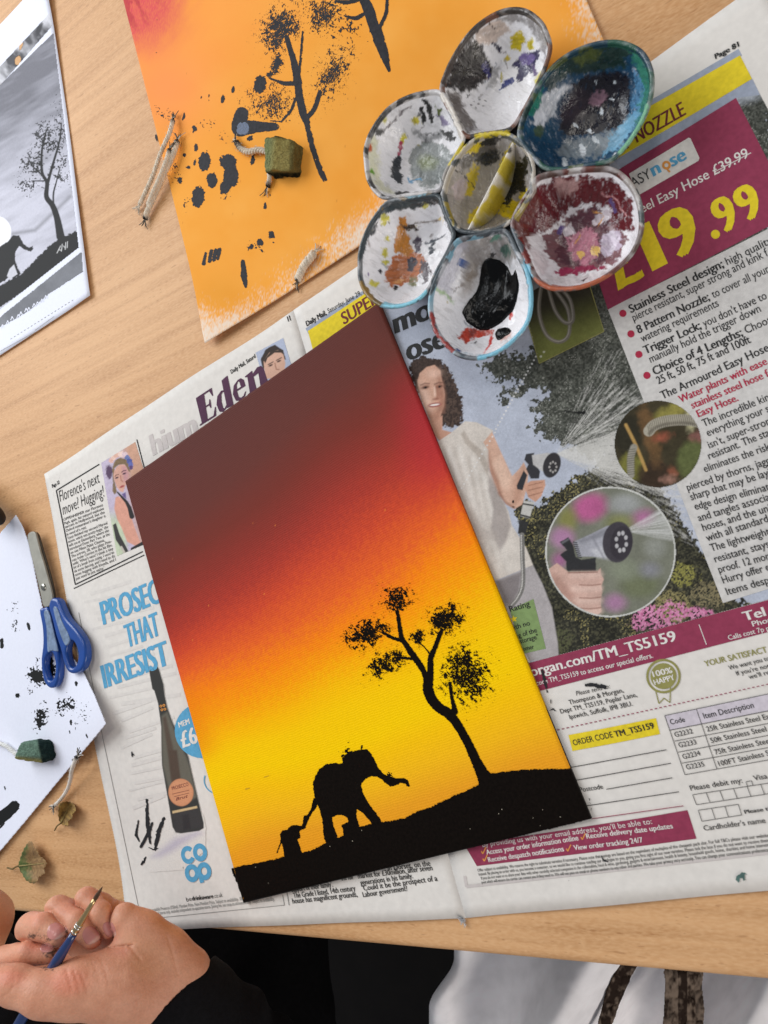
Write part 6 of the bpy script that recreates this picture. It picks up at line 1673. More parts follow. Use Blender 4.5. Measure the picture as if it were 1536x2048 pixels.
# ---- E: orange brown
w = Well('E'); q = w.P
q.fill(p5([(200, 500), (240, 420), (320, 400), (390, 420), (400, 480), (350, 530), (270, 570), (220, 570), (195, 540)]), c(186, 110, 66), 2, 7, 8, 61, var=0.25, vs=6); q.fill(p5([(240, 400), (245, 320), (270, 230), (300, 225), (300, 300), (330, 400), (290, 420)]), c(204, 134, 54), 2, 6, 6, 62, var=0.2)
q.fill(p5([(330, 340), (355, 325), (375, 350), (370, 395), (340, 400)]), c(76, 66, 80), 1.5, 4); q.ell(*p5([(325, 455)])[0], 9, 16, 8, c(64, 60, 70), 1.5, 4); q.ell(*p5([(388, 490)])[0], 9, 20, 0, c(96, 88, 92), 2, 7, 4); q.ell(*p5([(425, 385)])[0], 6, 12, 10, c(72, 76, 82), 1.5, 4)
q.stroke(p5([(390, 360), (450, 340), (490, 320)]), [3, 2.4, 1.6], c(88, 94, 102), 1.2, 1.5); q.fill(p5([(270, 265), (330, 265), (355, 290), (320, 300), (280, 285)]), c(66, 52, 40), 1.5, 4); q.stroke(p5([(340, 255), (470, 245)]), 2, c(132, 118, 106), 2, 2)
q.ell(*p5([(330, 545)])[0], 9, 12, 10, c(136, 134, 100), 3, 5)
for (x, y, r_) in ((190, 240, 9), (195, 400, 6), (195, 450, 6), (205, 340, 5), (130, 550, 5), (155, 560, 5), (130, 300, 4), (390, 170, 5)): q.ell(*p5([(x, y)])[0], r_, r_ * 1.2, x, c(204, 194, 66), 2, 4, 4, x)
q.ell(*p5([(168, 492)])[0], 3.4, 3.6, 0, c(34, 32, 40), 0.8); q.ell(*p5([(248, 578)])[0], 5, 3, 0, c(34, 32, 34), 0.8); q.ell(*p5([(110, 512)])[0], 2.4, 4, 0, c(106, 76, 140), 1); q.ell(*p5([(468, 238)])[0], 4, 2.4, 0, c(232, 206, 140), 0.8); q.ell(*p5([(270, 545)])[0], 12, 3, -15, c(226, 160, 100), 1.2, 2)
q.fill(p5([(220, 155), (450, 125), (470, 160), (330, 190), (230, 195)]), c(60, 66, 68), 2, 5, 6, 63); q.fill(p5([(120, 300), (160, 250), (160, 280), (125, 330)]), c(58, 60, 64), 2, 4)
w.done()
# ---- F: white with a grey puddle
w = Well('F'); q = w.P
q.ell(*p4([(420, 800)])[0], 46, 46, 0, c(132, 138, 136), 3, 8, 9, 71, op=0.9, var=0.15, vs=14); q.ell(*p4([(440, 830)])[0], 34, 28, 0, c(112, 118, 116), 8, op=0.7); q.ell(*p4([(400, 790)])[0], 18, 14, 0, c(150, 158, 110), 8, op=0.6)
q.fill(p4([(225, 860), (230, 790), (260, 750), (280, 780), (270, 850), (290, 900), (250, 890)]), c(58, 62, 66), 1.2, 4, 4, 72); q.stroke(p4([(285, 650), (280, 690)]), 4.5, c(206, 194, 60), 1.5, 3); q.stroke(p4([(275, 690), (262, 750)]), 3, c(170, 54, 84), 1.5, 3)
q.stroke(p4([(380, 490), (410, 520), (425, 590)]), [5, 6, 4], c(38, 38, 38), 1, 3); q.stroke(p4([(375, 535), (385, 590)]), 4, c(34, 34, 34), 1, 2); q.ell(*p4([(345, 590)])[0], 9, 8, 0, c(208, 194, 70), 2, 5); q.fill(p4([(440, 560), (480, 570), (510, 610), (480, 610)]), c(150, 140, 170), 2, 3)
q.fill(p4([(470, 640), (520, 640), (540, 690), (500, 680)]), c(60, 60, 60), 2, 6); q.stroke(p4([(180, 640), (260, 560), (330, 515)]), [3, 2, 1], c(110, 104, 106), 1.5, 2); q.ell(*p4([(190, 585)])[0], 6, 7, 0, c(206, 198, 110), 3, 3)
q.fill(p4([(105, 700), (150, 640), (160, 760), (180, 880), (240, 950), (160, 930), (110, 850)]), c(208, 206, 150), 6, 8, op=0.6); q.fill(p4([(110, 830), (135, 820), (140, 860)]), c(110, 160, 50), 2, 4); q.ell(*p4([(118, 718)])[0], 4, 8, 10, c(190, 90, 50), 1.4, 2); q.ell(*p4([(160, 640)])[0], 10, 7, 20, c(44, 44, 44), 1.5, 4)
q.stroke(p4([(260, 942), (330, 945), (400, 935)]), [4, 2.4, 3], c(40, 40, 40), 1, 3); q.stroke(p4([(305, 860), (320, 890), (370, 870)]), 1.6, c(90, 150, 190), 1.5, 1); q.stroke(p4([(340, 640), (400, 680), (470, 660)]), 6, c(110, 112, 112), 4, 6, op=0.7); q.fill(p4([(440, 520), (480, 540), (460, 570)]), c(90, 104, 40), 2, 4)
w.done()
# ---- G: centre, yellow and black
w = Well('G'); q = w.P
q.fill(wells_px['G'], c(136, 128, 122), 4, 10, 9, 81, op=0.85, var=0.25, vs=7)
q.fill(p4([(560, 770), (640, 690), (760, 670), (740, 740), (640, 790), (560, 830)]), c(60, 56, 52), 4, 10, 7, 82, op=0.8)
for k, (zf, x, y, rx, ry, a) in enumerate(((p4, 620, 870, 10, 28, 15), (p4, 790, 780, 9, 40, 22), (p4, 630, 720, 20, 8, -30), (p5, 800, 190, 22, 20, 0), (p5, 710, 150, 14, 18, 10), (p5, 640, 230, 14, 18, 20), (p5, 600, 90, 12, 16, 0), (p5, 870, 120, 8, 18, 10))):
    q.ell(*zf([(x, y)])[0], rx, ry, a, c(206, 182, 36), 2, 6, 5, 83 + k)
for k, (zf, x, y, rx, ry, a) in enumerate(((p4, 840, 860, 12, 40, 18), (p5, 800, 100, 10, 34, 12), (p5, 850, 60, 12, 22, -20), (p4, 700, 690, 18, 8, -10), (p4, 700, 770, 24, 12, -20), (p4, 880, 800, 5, 26, 0))):
    q.ell(*zf([(x, y)])[0], rx, ry, a, c(36, 36, 34), 2, 6, 5, 93 + k)
q.stroke(p4([(545, 830), (600, 880), (630, 920)]), 1.2, c(40, 40, 40), 1, 1); q.ell(*p4([(560, 920)])[0], 14, 22, 0, c(190, 176, 180), 3, 6)
w.done()
dsel = vstart['V'][0] + np.arange(vstart['V'][1])
nn = fbm(X[dsel] / 30, Y[dsel] / 30, 520, 2)
P.C[dsel] = mix(mix(c(224, 218, 208)[None], c(206, 186, 70)[None], sstep(0.60, 0.68, nn)[:, None]), c(70, 66, 58), sstep(0.36, 0.28, nn)[:, None])
# ---- rims: chipped, smeared with paint, each petal its own mixture
rim = np.nonzero((rimd < 0.0016) & (V[:, 2] > ZR - 0.0025))[0]
nr = fbm(X[rim] / 55, Y[rim] / 55, 530, 2); nf = fbm(X[rim] / 16, Y[rim] / 16, 531, 2)
near = np.argmin(np.stack([np.abs(psdf(V[rim, 0], V[rim, 1], well_xy[k])) for k in 'ABCDEFG']), 0)
pal = {0: [(62, 54, 48), (104, 92, 82), (52, 46, 44), (120, 74, 50)], 1: [(46, 96, 78), (40, 74, 90), (84, 96, 50), (36, 60, 58)], 2: [(96, 70, 60), (110, 52, 40), (190, 182, 176), (70, 80, 80)], 3: [(72, 84, 92), (130, 180, 200), (52, 62, 70), (170, 176, 182)],
       4: [(62, 72, 76), (88, 96, 100), (120, 96, 40), (130, 180, 196)], 5: [(196, 190, 186), (60, 58, 56), (176, 170, 164), (226, 222, 220)], 6: [(170, 150, 60), (84, 90, 88), (206, 196, 180), (60, 66, 66)]}
sel = np.digitize(nr + (nf - 0.5) * 0.10, [0.42, 0.55, 0.66])
rc = np.array([[c(*pal[a][b]) for b in range(4)] for a in range(7)])[near, sel]
k_ = np.clip(0.92 + (nf - 0.5) * 0.8, 0.55, 0.98)[:, None]; rc = rc * 0.75
P.C[rim] = P.C[rim] * (1 - k_) + rc * k_
# special rim colours read from the photograph
for zf, pts, col, wd in ((p5, [(880, 440), (905, 560), (905, 680), (870, 770), (780, 860), (660, 915)], (126, 188, 210), 6), (p5, [(200, 655), (300, 655), (390, 600)], (130, 196, 214), 6), (p5, [(930, 540), (1000, 575), (1150, 572), (1290, 520)], (172, 92, 62), 6), (p5, [(75, 560), (120, 620)], (140, 108, 44), 8), (p5, [(850, 340), (890, 440)], (120, 48, 42), 7),
                          (p5, [(420, 700), (440, 790), (520, 880)], (150, 56, 52), 4), (p4, [(1470, 520), (1420, 640), (1340, 740)], (120, 176, 140), 5), (p4, [(640, 665), (740, 648), (790, 650)], (200, 180, 50), 5), (p4, [(500, 800), (580, 700)], (206, 186, 50), 4), (p5, [(75, 420), (110, 290), (160, 215), (320, 150), (450, 125), (490, 210), (530, 310)], (54, 64, 68), 6), (p4, [(470, 460), (520, 540), (570, 670)], (214, 206, 196), 5),
                          (p4, [(480, 400), (560, 230), (680, 100)], (70, 60, 54), 5), (p5, [(530, 320), (460, 470), (415, 600)], (66, 76, 82), 5), (p5, [(540, 300), (640, 312), (760, 290)], (70, 76, 80), 6), (p5, [(800, 300), (850, 380)], (84, 92, 98), 10)):
    idx = np.nonzero(V[:, 2] > ZR - 0.007)[0]; dd = lsdf(X[idx], Y[idx], zf(pts), wd) + (fbm(X[idx] / 5, Y[idx] / 5, 540) - 0.5) * 9
    m = (sstep(1.5, -1.5, dd) * (rimd[idx] < 0.0030))[:, None]; P.C[idx] = P.C[idx] * (1 - m) + c(*col) * m
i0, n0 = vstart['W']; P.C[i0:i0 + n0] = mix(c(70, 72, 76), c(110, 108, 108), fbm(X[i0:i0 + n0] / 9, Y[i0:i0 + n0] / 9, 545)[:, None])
wet = np.clip(wet + sstep(0.46, 0.56, fbm(X / 18, Y / 18, 550)) * 0.8, 0, 1); wet[rim] = 0
palette = root('paint_palette', (float(ctr['G'][0]), float(ctr['G'][1]), 0.0021), 'white flower shaped paint palette crusted with dried paint', 'palette')
GLAZE = M('glazed_plastic_paint', None, rough=0.34, spec=0.5, wet=0.05, bump=(420, 0.40, 0.0010), bump2=(150, 0.45, 0.0018))
for (k, (i0, n0)), Fk in zip(vstart.items(), Fall):
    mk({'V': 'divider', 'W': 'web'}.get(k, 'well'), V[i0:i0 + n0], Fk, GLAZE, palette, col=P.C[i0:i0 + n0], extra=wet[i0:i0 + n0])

# wet black paint lying in the lower well
WETB = M('wet_black_paint', c(8, 8, 8), rough=0.06, spec=0.22, bump=(420, 0.35, 0.0012), bump2=(900, 0.15, 0.0005))


def puddle(pts, seed, hmax):
    poly = np.array([PX(x, y, 0.0085)[:2] for x, y in spline(pts, 5)])
    st = 0.00045
    a0, b0 = poly.min(0) - 0.001; a1, b1 = poly.max(0) + 0.001
    gx = np.arange(a0, a1, st); gy = np.arange(b0, b1, st); A, B = np.meshgrid(gx, gy, indexing='ij')
    d = psdf(A.ravel(), B.ravel(), poly) + (fbm(A.ravel() / 0.003, B.ravel() / 0.003, seed) - 0.5) * 0.0012
    t = bowl('D', A.ravel(), B.ravel())
    z = t + 0.0004 + hmax * np.sqrt(np.clip(-d / 0.006, 0, 1)) + 0.0007 * (fbm(A.ravel() / 0.0035, B.ravel() / 0.0035, seed + 1) - 0.5)
    z = np.where(d > 0, t - 0.0006, z)
    keep = d < 0.0006
    Fc_ = gridfaces(len(gx), len(gy), keep); Vv_ = np.c_[A.ravel(), B.ravel(), z]
    Vv_, Fc_ = compact(Vv_, Fc_)
    Vv_ = smoothmesh(Vv_, Fc_, 2, 0.5)
    return Vv_, Fc_


Vq, Fq = puddle(p5([(680, 470), (740, 445), (790, 470), (815, 520), (855, 510), (862, 570), (840, 630), (800, 690), (750, 740), (680, 775), (610, 755), (578, 700), (600, 640), (640, 580), (655, 520)]), 601, 0.0020)
mk('wet_paint', Vq, Fq, WETB, palette, label='glossy pool of wet black paint')
Vq, Fq = puddle(p5([(725, 800), (735, 770), (770, 758), (800, 775), (805, 795), (780, 810), (745, 830)]), 605, 0.0010)
mk('wet_paint', Vq, Fq, WETB, palette, label='small drop of wet black paint')


# ================================================================== scissors
zs2 = Zm(0, 1000, 3.94)


def plan(zf, pts, z, n=0):
    q = zf(pts); q = spline(q, n) if n else q
    return np.array([PX(x, y, z)[:2] for x, y in q])


def slab(polys, holes, zc, hh, rnd, h, noise=0.0, seed=0, zslope=None):
    allq = np.concatenate(polys); lo = allq.min(0) - 0.003; hi = allq.max(0) + 0.003
    gx = np.arange(lo[0], hi[0], h); gy = np.arange(lo[1], hi[1], h); gz = np.arange(zc - hh - 0.002, zc + hh + 0.002, h)
    A, B = np.meshgrid(gx, gy, indexing='ij')
    d = np.minimum.reduce([psdf(A.ravel(), B.ravel(), q) for q in polys])
    for q in holes: d = np.maximum(d, -psdf(A.ravel(), B.ravel(), q))
    d = d.reshape(A.shape)
    Fv = np.empty((len(gx), len(gy), len(gz)), np.float32)
    for i, z in enumerate(gz):
        zz = z - (zslope(A, B) if zslope is not None else 0)
        e = np.abs(zz - zc) - hh
        a, b = d + rnd, e + rnd
        Fv[:, :, i] = np.minimum(np.maximum(a, b), 0) + np.hypot(np.maximum(a, 0), np.maximum(b, 0)) - rnd
        if noise: Fv[:, :, i] += noise * (fbm(A / 0.0016 + z / 0.0016 * 0.7, B / 0.0016 - z / 0.0016 * 0.6, seed, 2) - 0.5)
    return surfnet(Fv, np.array([lo[0], lo[1], gz[0]]), h)


zS = 0.0085
scis = root('scissors', tuple(PX(95, 1190, 0.004)), 'small school scissors with blue plastic handles lying on the white sheet', 'scissors')
STEEL = M('blade_steel', c(150, 148, 138), rough=0.55, spec=0.4, metal=0.45, nz=(120, 0.12), bump=(800, 0.08, 0.0003))
BLUE = M('blue_plastic', c(20, 70, 148), rough=0.30, spec=0.5, coat=0.25, nz=(60, 0.12))
GREYP = M('worn_grey_plastic', c(118, 138, 166), rough=0.42, spec=0.4, nz=(240, 0.30))
V, Fc = slab([plan(zs2, [(222, 300), (232, 262), (255, 248), (280, 255), (296, 300), (318, 390), (345, 480), (385, 620), (420, 770), (400, 830), (350, 840), (325, 740), (290, 590), (250, 430)], zS - 0.001, 3)], [], zS - 0.0012, 0.0010, 0.0004, 0.0004)
mk('blade', V, Fc, STEEL, scis)
V, Fc = slab([plan(zs2, [(280, 262), (303, 275), (337, 390), (366, 485), (409, 640), (436, 780), (418, 790), (382, 640), (345, 500), (315, 395)], zS - 0.003, 2)], [], zS - 0.0036, 0.0009, 0.0004, 0.0004)
mk('blade', V, Fc, M('blade_steel_dark', c(84, 80, 74), rough=0.3, metal=0.8), scis)
pv = PX(*zs2([(342, 685)])[0], zS)
a = np.linspace(0, 2 * math.pi, 20, endpoint=False)
Vp = []; Fp = []
for r_, z_ in ((0.0030, 0.0), (0.0030, 0.0006), (0.0022, 0.0012), (0.0008, 0.0013)):
    Vp += [(pv[0] + r_ * math.cos(t), pv[1] + r_ * math.sin(t), zS - 0.0003 + z_) for t in a]
for k in range(3): Fp += [(k * 20 + i, k * 20 + (i + 1) % 20, (k + 1) * 20 + (i + 1) % 20, (k + 1) * 20 + i) for i in range(20)]
Fp.append(tuple(60 + i for i in range(20)))
mk('rivet', Vp, Fp, M('rivet_steel', c(170, 170, 160), rough=0.2, metal=0.95), scis)
rightO = [(398, 800), (420, 772), (462, 785), (490, 850), (530, 930), (600, 1010), (650, 1080), (678, 1160), (680, 1260), (650, 1335), (595, 1368), (545, 1355), (512, 1290), (485, 1180), (450, 1070), (415, 930), (392, 850)]
rightH = [(545, 1120), (580, 1110), (610, 1160), (622, 1230), (605, 1300), (570, 1320), (545, 1280), (528, 1200)]
leftO = [(318, 870), (345, 850), (382, 852), (412, 960), (440, 1090), (462, 1200), (472, 1300), (468, 1400), (440, 1470), (395, 1480), (355, 1430), (336, 1340), (332, 1250), (345, 1130), (340, 1000)]
leftH = [(385, 1210), (420, 1205), (440, 1270), (442, 1350), (425, 1410), (390, 1415), (365, 1350), (362, 1270)]
V, Fc = slab([plan(zs2, rightO, zS + 0.001, 4)], [plan(zs2, rightH, zS + 0.001, 4)], zS - 0.0012, 0.0034, 0.0020, 0.0006); mk('handle', V, Fc, BLUE, scis)
V, Fc = slab([plan(zs2, leftO, zS, 4)], [plan(zs2, leftH, zS, 4)], zS - 0.0018, 0.0030, 0.0018, 0.0006); mk('handle', V, Fc, BLUE, scis)
V, Fc = slab([plan(zs2, [(402, 860), (430, 850), (470, 960), (520, 1060), (530, 1110), (505, 1150), (480, 1120), (440, 1010)], zS + 0.0045, 4)], [], zS + 0.0021, 0.0007, 0.0005, 0.0004); mk('handle_inlay', V, Fc, GREYP, scis)
V, Fc = slab([plan(zs2, [(330, 890), (352, 868), (375, 900), (410, 1050), (440, 1180), (430, 1195), (390, 1190), (362, 1200), (356, 1120), (350, 1000)], zS + 0.003, 4)], [], zS + 0.0011, 0.0006, 0.0005, 0.0004); mk('handle_inlay', V, Fc, GREYP, scis)


# ================================================================== pieces of sponge
def sponge_mat(name):
    return M(name, None, rough=0.95, spec=0.1, nz=(900, 0.30), bump=(1300, 0.9, 0.0010), bump2=(420, 0.5, 0.0012))


def sponge(zf, pts, z0, z1_, slope, colf, label, seed):
    pl = plan(zf, pts, z1_, 3); cx = pl.mean(0)
    V, Fc = slab([pl], [], (z0 + z1_) / 2, (z1_ - z0) / 2, 0.0010, 0.0006, 0.0020, seed, lambda A, B: slope(A, B))
    X, Y = toPX(V)
    o = mk('sponge', V, Fc, sponge_mat('sponge_foam'), None, col=colf(X, Y, V))
    recenter(o); finish(o, label, 'sponge', 'cut pieces of green sponge')
    return o


r0 = PX(*zo3([(915, 150)])[0], 0.016)[:2]; r1 = PX(*zo3([(900, 370)])[0], 0.016)[:2]; rd = (r1 - r0) / np.linalg.norm(r1 - r0)


def sc1(X, Y, V):
    u = (X - 230) * 2.898; v = (Y - 220) * 2.898
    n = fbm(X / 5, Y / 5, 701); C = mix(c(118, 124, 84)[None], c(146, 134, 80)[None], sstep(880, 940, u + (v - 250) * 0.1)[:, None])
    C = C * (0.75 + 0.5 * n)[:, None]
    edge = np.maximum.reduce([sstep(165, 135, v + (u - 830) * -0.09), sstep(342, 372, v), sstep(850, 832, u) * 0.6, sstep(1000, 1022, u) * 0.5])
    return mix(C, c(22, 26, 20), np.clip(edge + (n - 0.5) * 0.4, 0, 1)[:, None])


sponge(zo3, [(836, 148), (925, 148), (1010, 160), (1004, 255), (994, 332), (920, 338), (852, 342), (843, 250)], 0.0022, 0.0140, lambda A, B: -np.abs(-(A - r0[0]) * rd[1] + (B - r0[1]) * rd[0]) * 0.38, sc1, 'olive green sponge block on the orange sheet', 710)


def sc2(X, Y, V):
    u = X * 5.12; v = (Y - 1440) * 5.12
    n = fbm(X / 5, Y / 5, 721); C = mix(c(104, 130, 114)[None], c(148, 140, 84)[None], sstep(360, 410, v + (u - 250) * -0.1)[:, None])
    C = C * (0.8 + 0.4 * n)[:, None]
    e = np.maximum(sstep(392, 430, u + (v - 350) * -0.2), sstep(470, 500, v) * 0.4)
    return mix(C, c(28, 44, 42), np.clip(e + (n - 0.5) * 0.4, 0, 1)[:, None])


q0 = PX(*zw3([(260, 370)])[0], 0.014)[:2]; qd = PX(*zw3([(270, 480)])[0], 0.014)[:2] - q0; qd /= np.linalg.norm(qd)
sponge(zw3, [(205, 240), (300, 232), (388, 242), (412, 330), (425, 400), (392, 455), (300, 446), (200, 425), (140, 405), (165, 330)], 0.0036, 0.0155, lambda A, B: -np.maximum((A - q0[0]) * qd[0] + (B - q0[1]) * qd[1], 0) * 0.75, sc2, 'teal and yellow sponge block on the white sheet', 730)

# ================================================================== cotton string pieces
COTTON = M('cotton_string', None, rough=0.95, spec=0.1, nz=(1500, 0.15))
cream = c(222, 208, 188); sooty = c(36, 33, 32)


def strand(S, P3, R, turns, dark0=0.0, dark1=0.0, fray0=0, fray1=0, seed=0, col=cream, plies=3):
    rn = random.Random(seed)
    P3 = spline(P3, 10, False); n = len(P3)
    al = np.r_[0, np.cumsum(np.linalg.norm(np.diff(P3, axis=0), axis=1))]; t = al / al[-1]
    T = np.gradient(P3, axis=0); T /= np.linalg.norm(T, axis=1)[:, None]
    N = np.cross(T, np.array([0, 0, 1.0])); N /= np.linalg.norm(N, axis=1)[:, None] + 1e-9; B = np.cross(N, T)
    for k in range(plies):
        ph = 2 * math.pi * (t * turns + k / plies)
        Q = P3 + (np.cos(ph)[:, None] * N + np.sin(ph)[:, None] * B) * R * 0.52
        V, Fc = tube(Q, R * 0.56, 6)
        dk = np.clip(sstep(dark0, 0, t) if dark0 else 0 * t, 0, 1) + np.clip(sstep(1 - dark1, 1, t) if dark1 else 0 * t, 0, 1)
        cc = mix(np.tile(col * rn.uniform(0.85, 1.05), (n, 1)), sooty, np.clip(dk, 0, 1)[:, None])
        S.add(V, Fc, np.repeat(cc, 6, 0))
    for _ in range(int(al[-1] / 0.0005)):         # loose fibres along the string
        i_ = rn.randrange(2, n - 2); th = rn.uniform(0, 6.28); o_ = N[i_] * math.cos(th) + B[i_] * math.sin(th); L = rn.uniform(0.0008, 0.0026)
        q = [P3[i_] + o_ * R * 0.7, P3[i_] + o_ * (R + L * 0.4) + T[i_] * L * rn.uniform(-0.6, 0.6), P3[i_] + o_ * (R + L * 0.5) + T[i_] * L * rn.uniform(-1, 1)]
        V, Fc = tube(q, 0.00009, 3, False); S.add(V, Fc, np.asarray(col) * rn.uniform(0.9, 1.1))
    for end, cnt in ((0, fray0), (1, fray1)):
        p0 = P3[0] if end == 0 else P3[-1]; d = -T[0] if end == 0 else T[-1]; nn = N[0] if end == 0 else N[-1]
        dark = dark0 if end == 0 else dark1
        for _ in range(cnt):
            L = rn.uniform(0.002, 0.0065); sp = rn.uniform(-0.9, 0.9)
            q = [p0 - d * 0.002, p0 + d * L * 0.5 + nn * L * sp * 0.4, p0 + d * L + nn * L * sp + np.array([0, 0, rn.uniform(-0.0012, 0.001)])]
            V, Fc = tube(spline(q, 4, False), rn.uniform(0.00018, 0.0004), 4)
            S.add(V, Fc, mix(np.asarray(col), sooty, 0.85 if dark and rn.random() < 0.75 else rn.uniform(0, 0.25)))


def pth(zf, pts): return np.array([PX(x, y, z) for (x, y), z in zip(zf([(a, b) for a, b, _ in pts]), [q[2] for q in pts])])


def string(strands, label):
    S = Soup()
    for i, a in enumerate(strands): strand(S, **a, seed=len(label) + i)
    o = S.build('string', COTTON); recenter(o); finish(o, label, 'string', 'frayed cotton string pieces')


mm = 0.001
string([dict(P3=pth(z1, [(985, 680, 4 * mm), (965, 755, 6 * mm), (915, 870, 6 * mm), (870, 1000, 5 * mm), (830, 1090, 4 * mm), (795, 1165, 3 * mm)]), R=1.7 * mm, turns=9, dark0=0.08, fray0=16, fray1=16),
        dict(P3=pth(z1, [(1008, 800, 4 * mm), (985, 880, 5 * mm), (930, 1000, 5 * mm), (880, 1110, 4 * mm), (840, 1200, 3.5 * mm), (826, 1245, 3 * mm)]), R=2.1 * mm, turns=8, dark0=0.06, dark1=0.05, fray0=16, fray1=10),
        dict(P3=pth(z1, [(966, 850, 7 * mm), (945, 920, 7.5 * mm), (905, 1020, 7 * mm), (865, 1110, 6 * mm), (845, 1165, 4 * mm)]), R=1.8 * mm, turns=7, dark0=0.10, fray0=12, fray1=8)], 'folded bundle of cotton string on the edge of the orange sheet')
string([dict(P3=pth(zo3, [(1155, 828, 4 * mm), (1130, 860, 5 * mm), (1098, 900, 4.5 * mm), (1075, 945, 4 * mm), (1058, 985, 3 * mm)]), R=2.6 * mm, turns=3, dark1=0.04, fray0=12, fray1=10)], 'short knotted string end at the lower edge of the orange sheet')
string([dict(P3=pth(zo3, [(900, 250, 2.6 * mm), (835, 232, 3.6 * mm), (775, 242, 4 * mm), (730, 225, 3.6 * mm), (702, 185, 3 * mm)]), R=2.0 * mm, turns=5, dark1=0.42, fray1=16),
        dict(P3=pth(zo3, [(890, 350, 3 * mm), (895, 395, 3 * mm), (885, 445, 2.6 * mm)]), R=1.6 * mm, turns=3, dark1=0.5, fray1=12)], 'black tipped string sticking out from under the olive sponge')
string([dict(P3=pth(zw3, [(790, 375, 12 * mm), (760, 440, 12 * mm), (735, 520, 10 * mm), (725, 600, 7 * mm), (690, 710, 4 * mm), (625, 810, 3 * mm), (555, 880, 3 * mm)]), R=1.5 * mm, turns=9, dark0=0.06, dark1=0.05, fray0=18, fray1=18, col=c(232, 226, 216))], 'white string with black ends lying off the corner of the white sheet')
string([dict(P3=pth(zw3, [(-120, 190, 6 * mm), (-40, 225, 6.5 * mm), (60, 265, 6 * mm), (130, 320, 5 * mm), (190, 370, 4.5 * mm)]), R=1.7 * mm, turns=6, col=c(236, 236, 232), fray1=4)], 'white string leading to the teal sponge at the left edge')

# ================================================================== two leaves
LEAF = M('leaf', None, rough=0.6, spec=0.3, nz=(500, 0.2), bump=(500, 0.5, 0.0006))


def leaf(name_label, zf, outline, axis0, axis1, zbase, curl, colf, stem, stemw, seed):
    P = spline(zf(outline), 6); k = len(P)
    rn = np.random.default_rng(seed)
    ctr_ = P.mean(0)
    P = P + (P - ctr_) / np.linalg.norm(P - ctr_, axis=1)[:, None] * (np.abs((np.arange(k) % 4) - 2) - 1)[:, None] * 0.9        # toothed margin
    rings = np.linspace(0, 1, 14)
    a0 = np.array(zf([axis0])[0]); a1 = np.array(zf([axis1])[0]); ax = (a1 - a0) / np.linalg.norm(a1 - a0)
    V = []; C = []
    for r_ in rings:
        q = ctr_ + (P - ctr_) * r_
        s = np.abs((q[:, 0] - a0[0]) * -ax[1] + (q[:, 1] - a0[1]) * ax[0]); t = (q[:, 0] - a0[0]) * ax[0] + (q[:, 1] - a0[1]) * ax[1]
        z = zbase + curl(s, t) + 0.0012 * (fbm(q[:, 0] / 7, q[:, 1] / 7, seed, 3) - 0.5) * (0.4 + r_)
        V.append(PXa(q[:, 0], q[:, 1], z)); C.append(colf(q[:, 0], q[:, 1], s, t))
    V = np.concatenate(V); C = np.concatenate(C)
    Fl = [(i * k + j, (i + 1) * k + j, (i + 1) * k + (j + 1) % k, i * k + (j + 1) % k) for i in range(13) for j in range(k)]
    rt = root('fallen_leaf', tuple(PX(*ctr_, 0.0)), name_label, 'leaf')
    o = mk('blade', V, Fl, LEAF, rt, col=C); md = o.modifiers.new('t', 'SOLIDIFY'); md.thickness = 0.0002
    Vt, Ft = tube(spline(pth(zf, stem), 5, False), stemw, 6)
    mk('stem', Vt, Ft, M('leaf_stem', c(110, 92, 52), rough=0.7), rt)
    Vt, Ft = tube([PX(*(a0 + (a1 - a0) * t_), zbase + 0.0006 + float(np.atleast_1d(curl(np.array([0.0]), np.array([np.linalg.norm(a1 - a0) * t_])))[0])) for t_ in np.linspace(0, 0.9, 8)], np.linspace(stemw * 0.8, stemw * 0.3, 8), 5)
    mk('midrib', Vt, Ft, M('leaf_midrib', c(150, 134, 84), rough=0.7), rt)


def lc1(x, y, s, t):
    n = fbm(x / 7, y / 7, 801, 3); n2 = fbm(x / 2.5, y / 2.5, 803)
    g = mix(c(70, 88, 42)[None], c(100, 112, 60)[None], n[:, None]); b = mix(c(112, 82, 52)[None], c(168, 134, 88)[None], n2[:, None])
    return mix(g, b, sstep(8, 30, t + (n - 0.5) * 34)[:, None])


leaf('green leaf turning brown along its ragged edge', zw3, [(190, 1495), (205, 1430), (228, 1360), (262, 1295), (300, 1245), (335, 1255), (350, 1300), (385, 1335), (410, 1390), (450, 1420), (482, 1470), (455, 1520), (460, 1570), (400, 1610), (385, 1655), (330, 1672), (270, 1640), (230, 1580)],
     (190, 1495), (475, 1465), 0.0016, lambda s, t: 0.0045 * sstep(8, 34, s) + 0.0035 * sstep(25, 55, t), lc1, [(75, 1512, 0.003), (125, 1525, 0.0035), (160, 1505, 0.003), (195, 1494, 0.0022)], 0.0007, 805)


def lc2(x, y, s, t):
    n = fbm(x / 5, y / 5, 811, 3); n2 = fbm(x / 2.2, y / 2.2, 813)
    return mix(mix(c(132, 104, 48)[None], c(164, 132, 74)[None], n2[:, None]), c(92, 66, 36), (n > 0.55)[:, None] * 0.6)


leaf('curled dry brown leaf beside the white string', zw3, [(620, 1060), (600, 1000), (598, 930), (608, 860), (645, 840), (700, 835), (745, 850), (770, 885), (778, 930), (745, 965), (742, 1005), (700, 1040), (700, 1080), (660, 1078)],
     (620, 1060), (720, 860), 0.0016, lambda s, t: 0.006 * sstep(3, 18, s), lc2, [(620, 1060, 0.003), (585, 1085, 0.004), (560, 1130, 0.002)], 0.0006, 815)

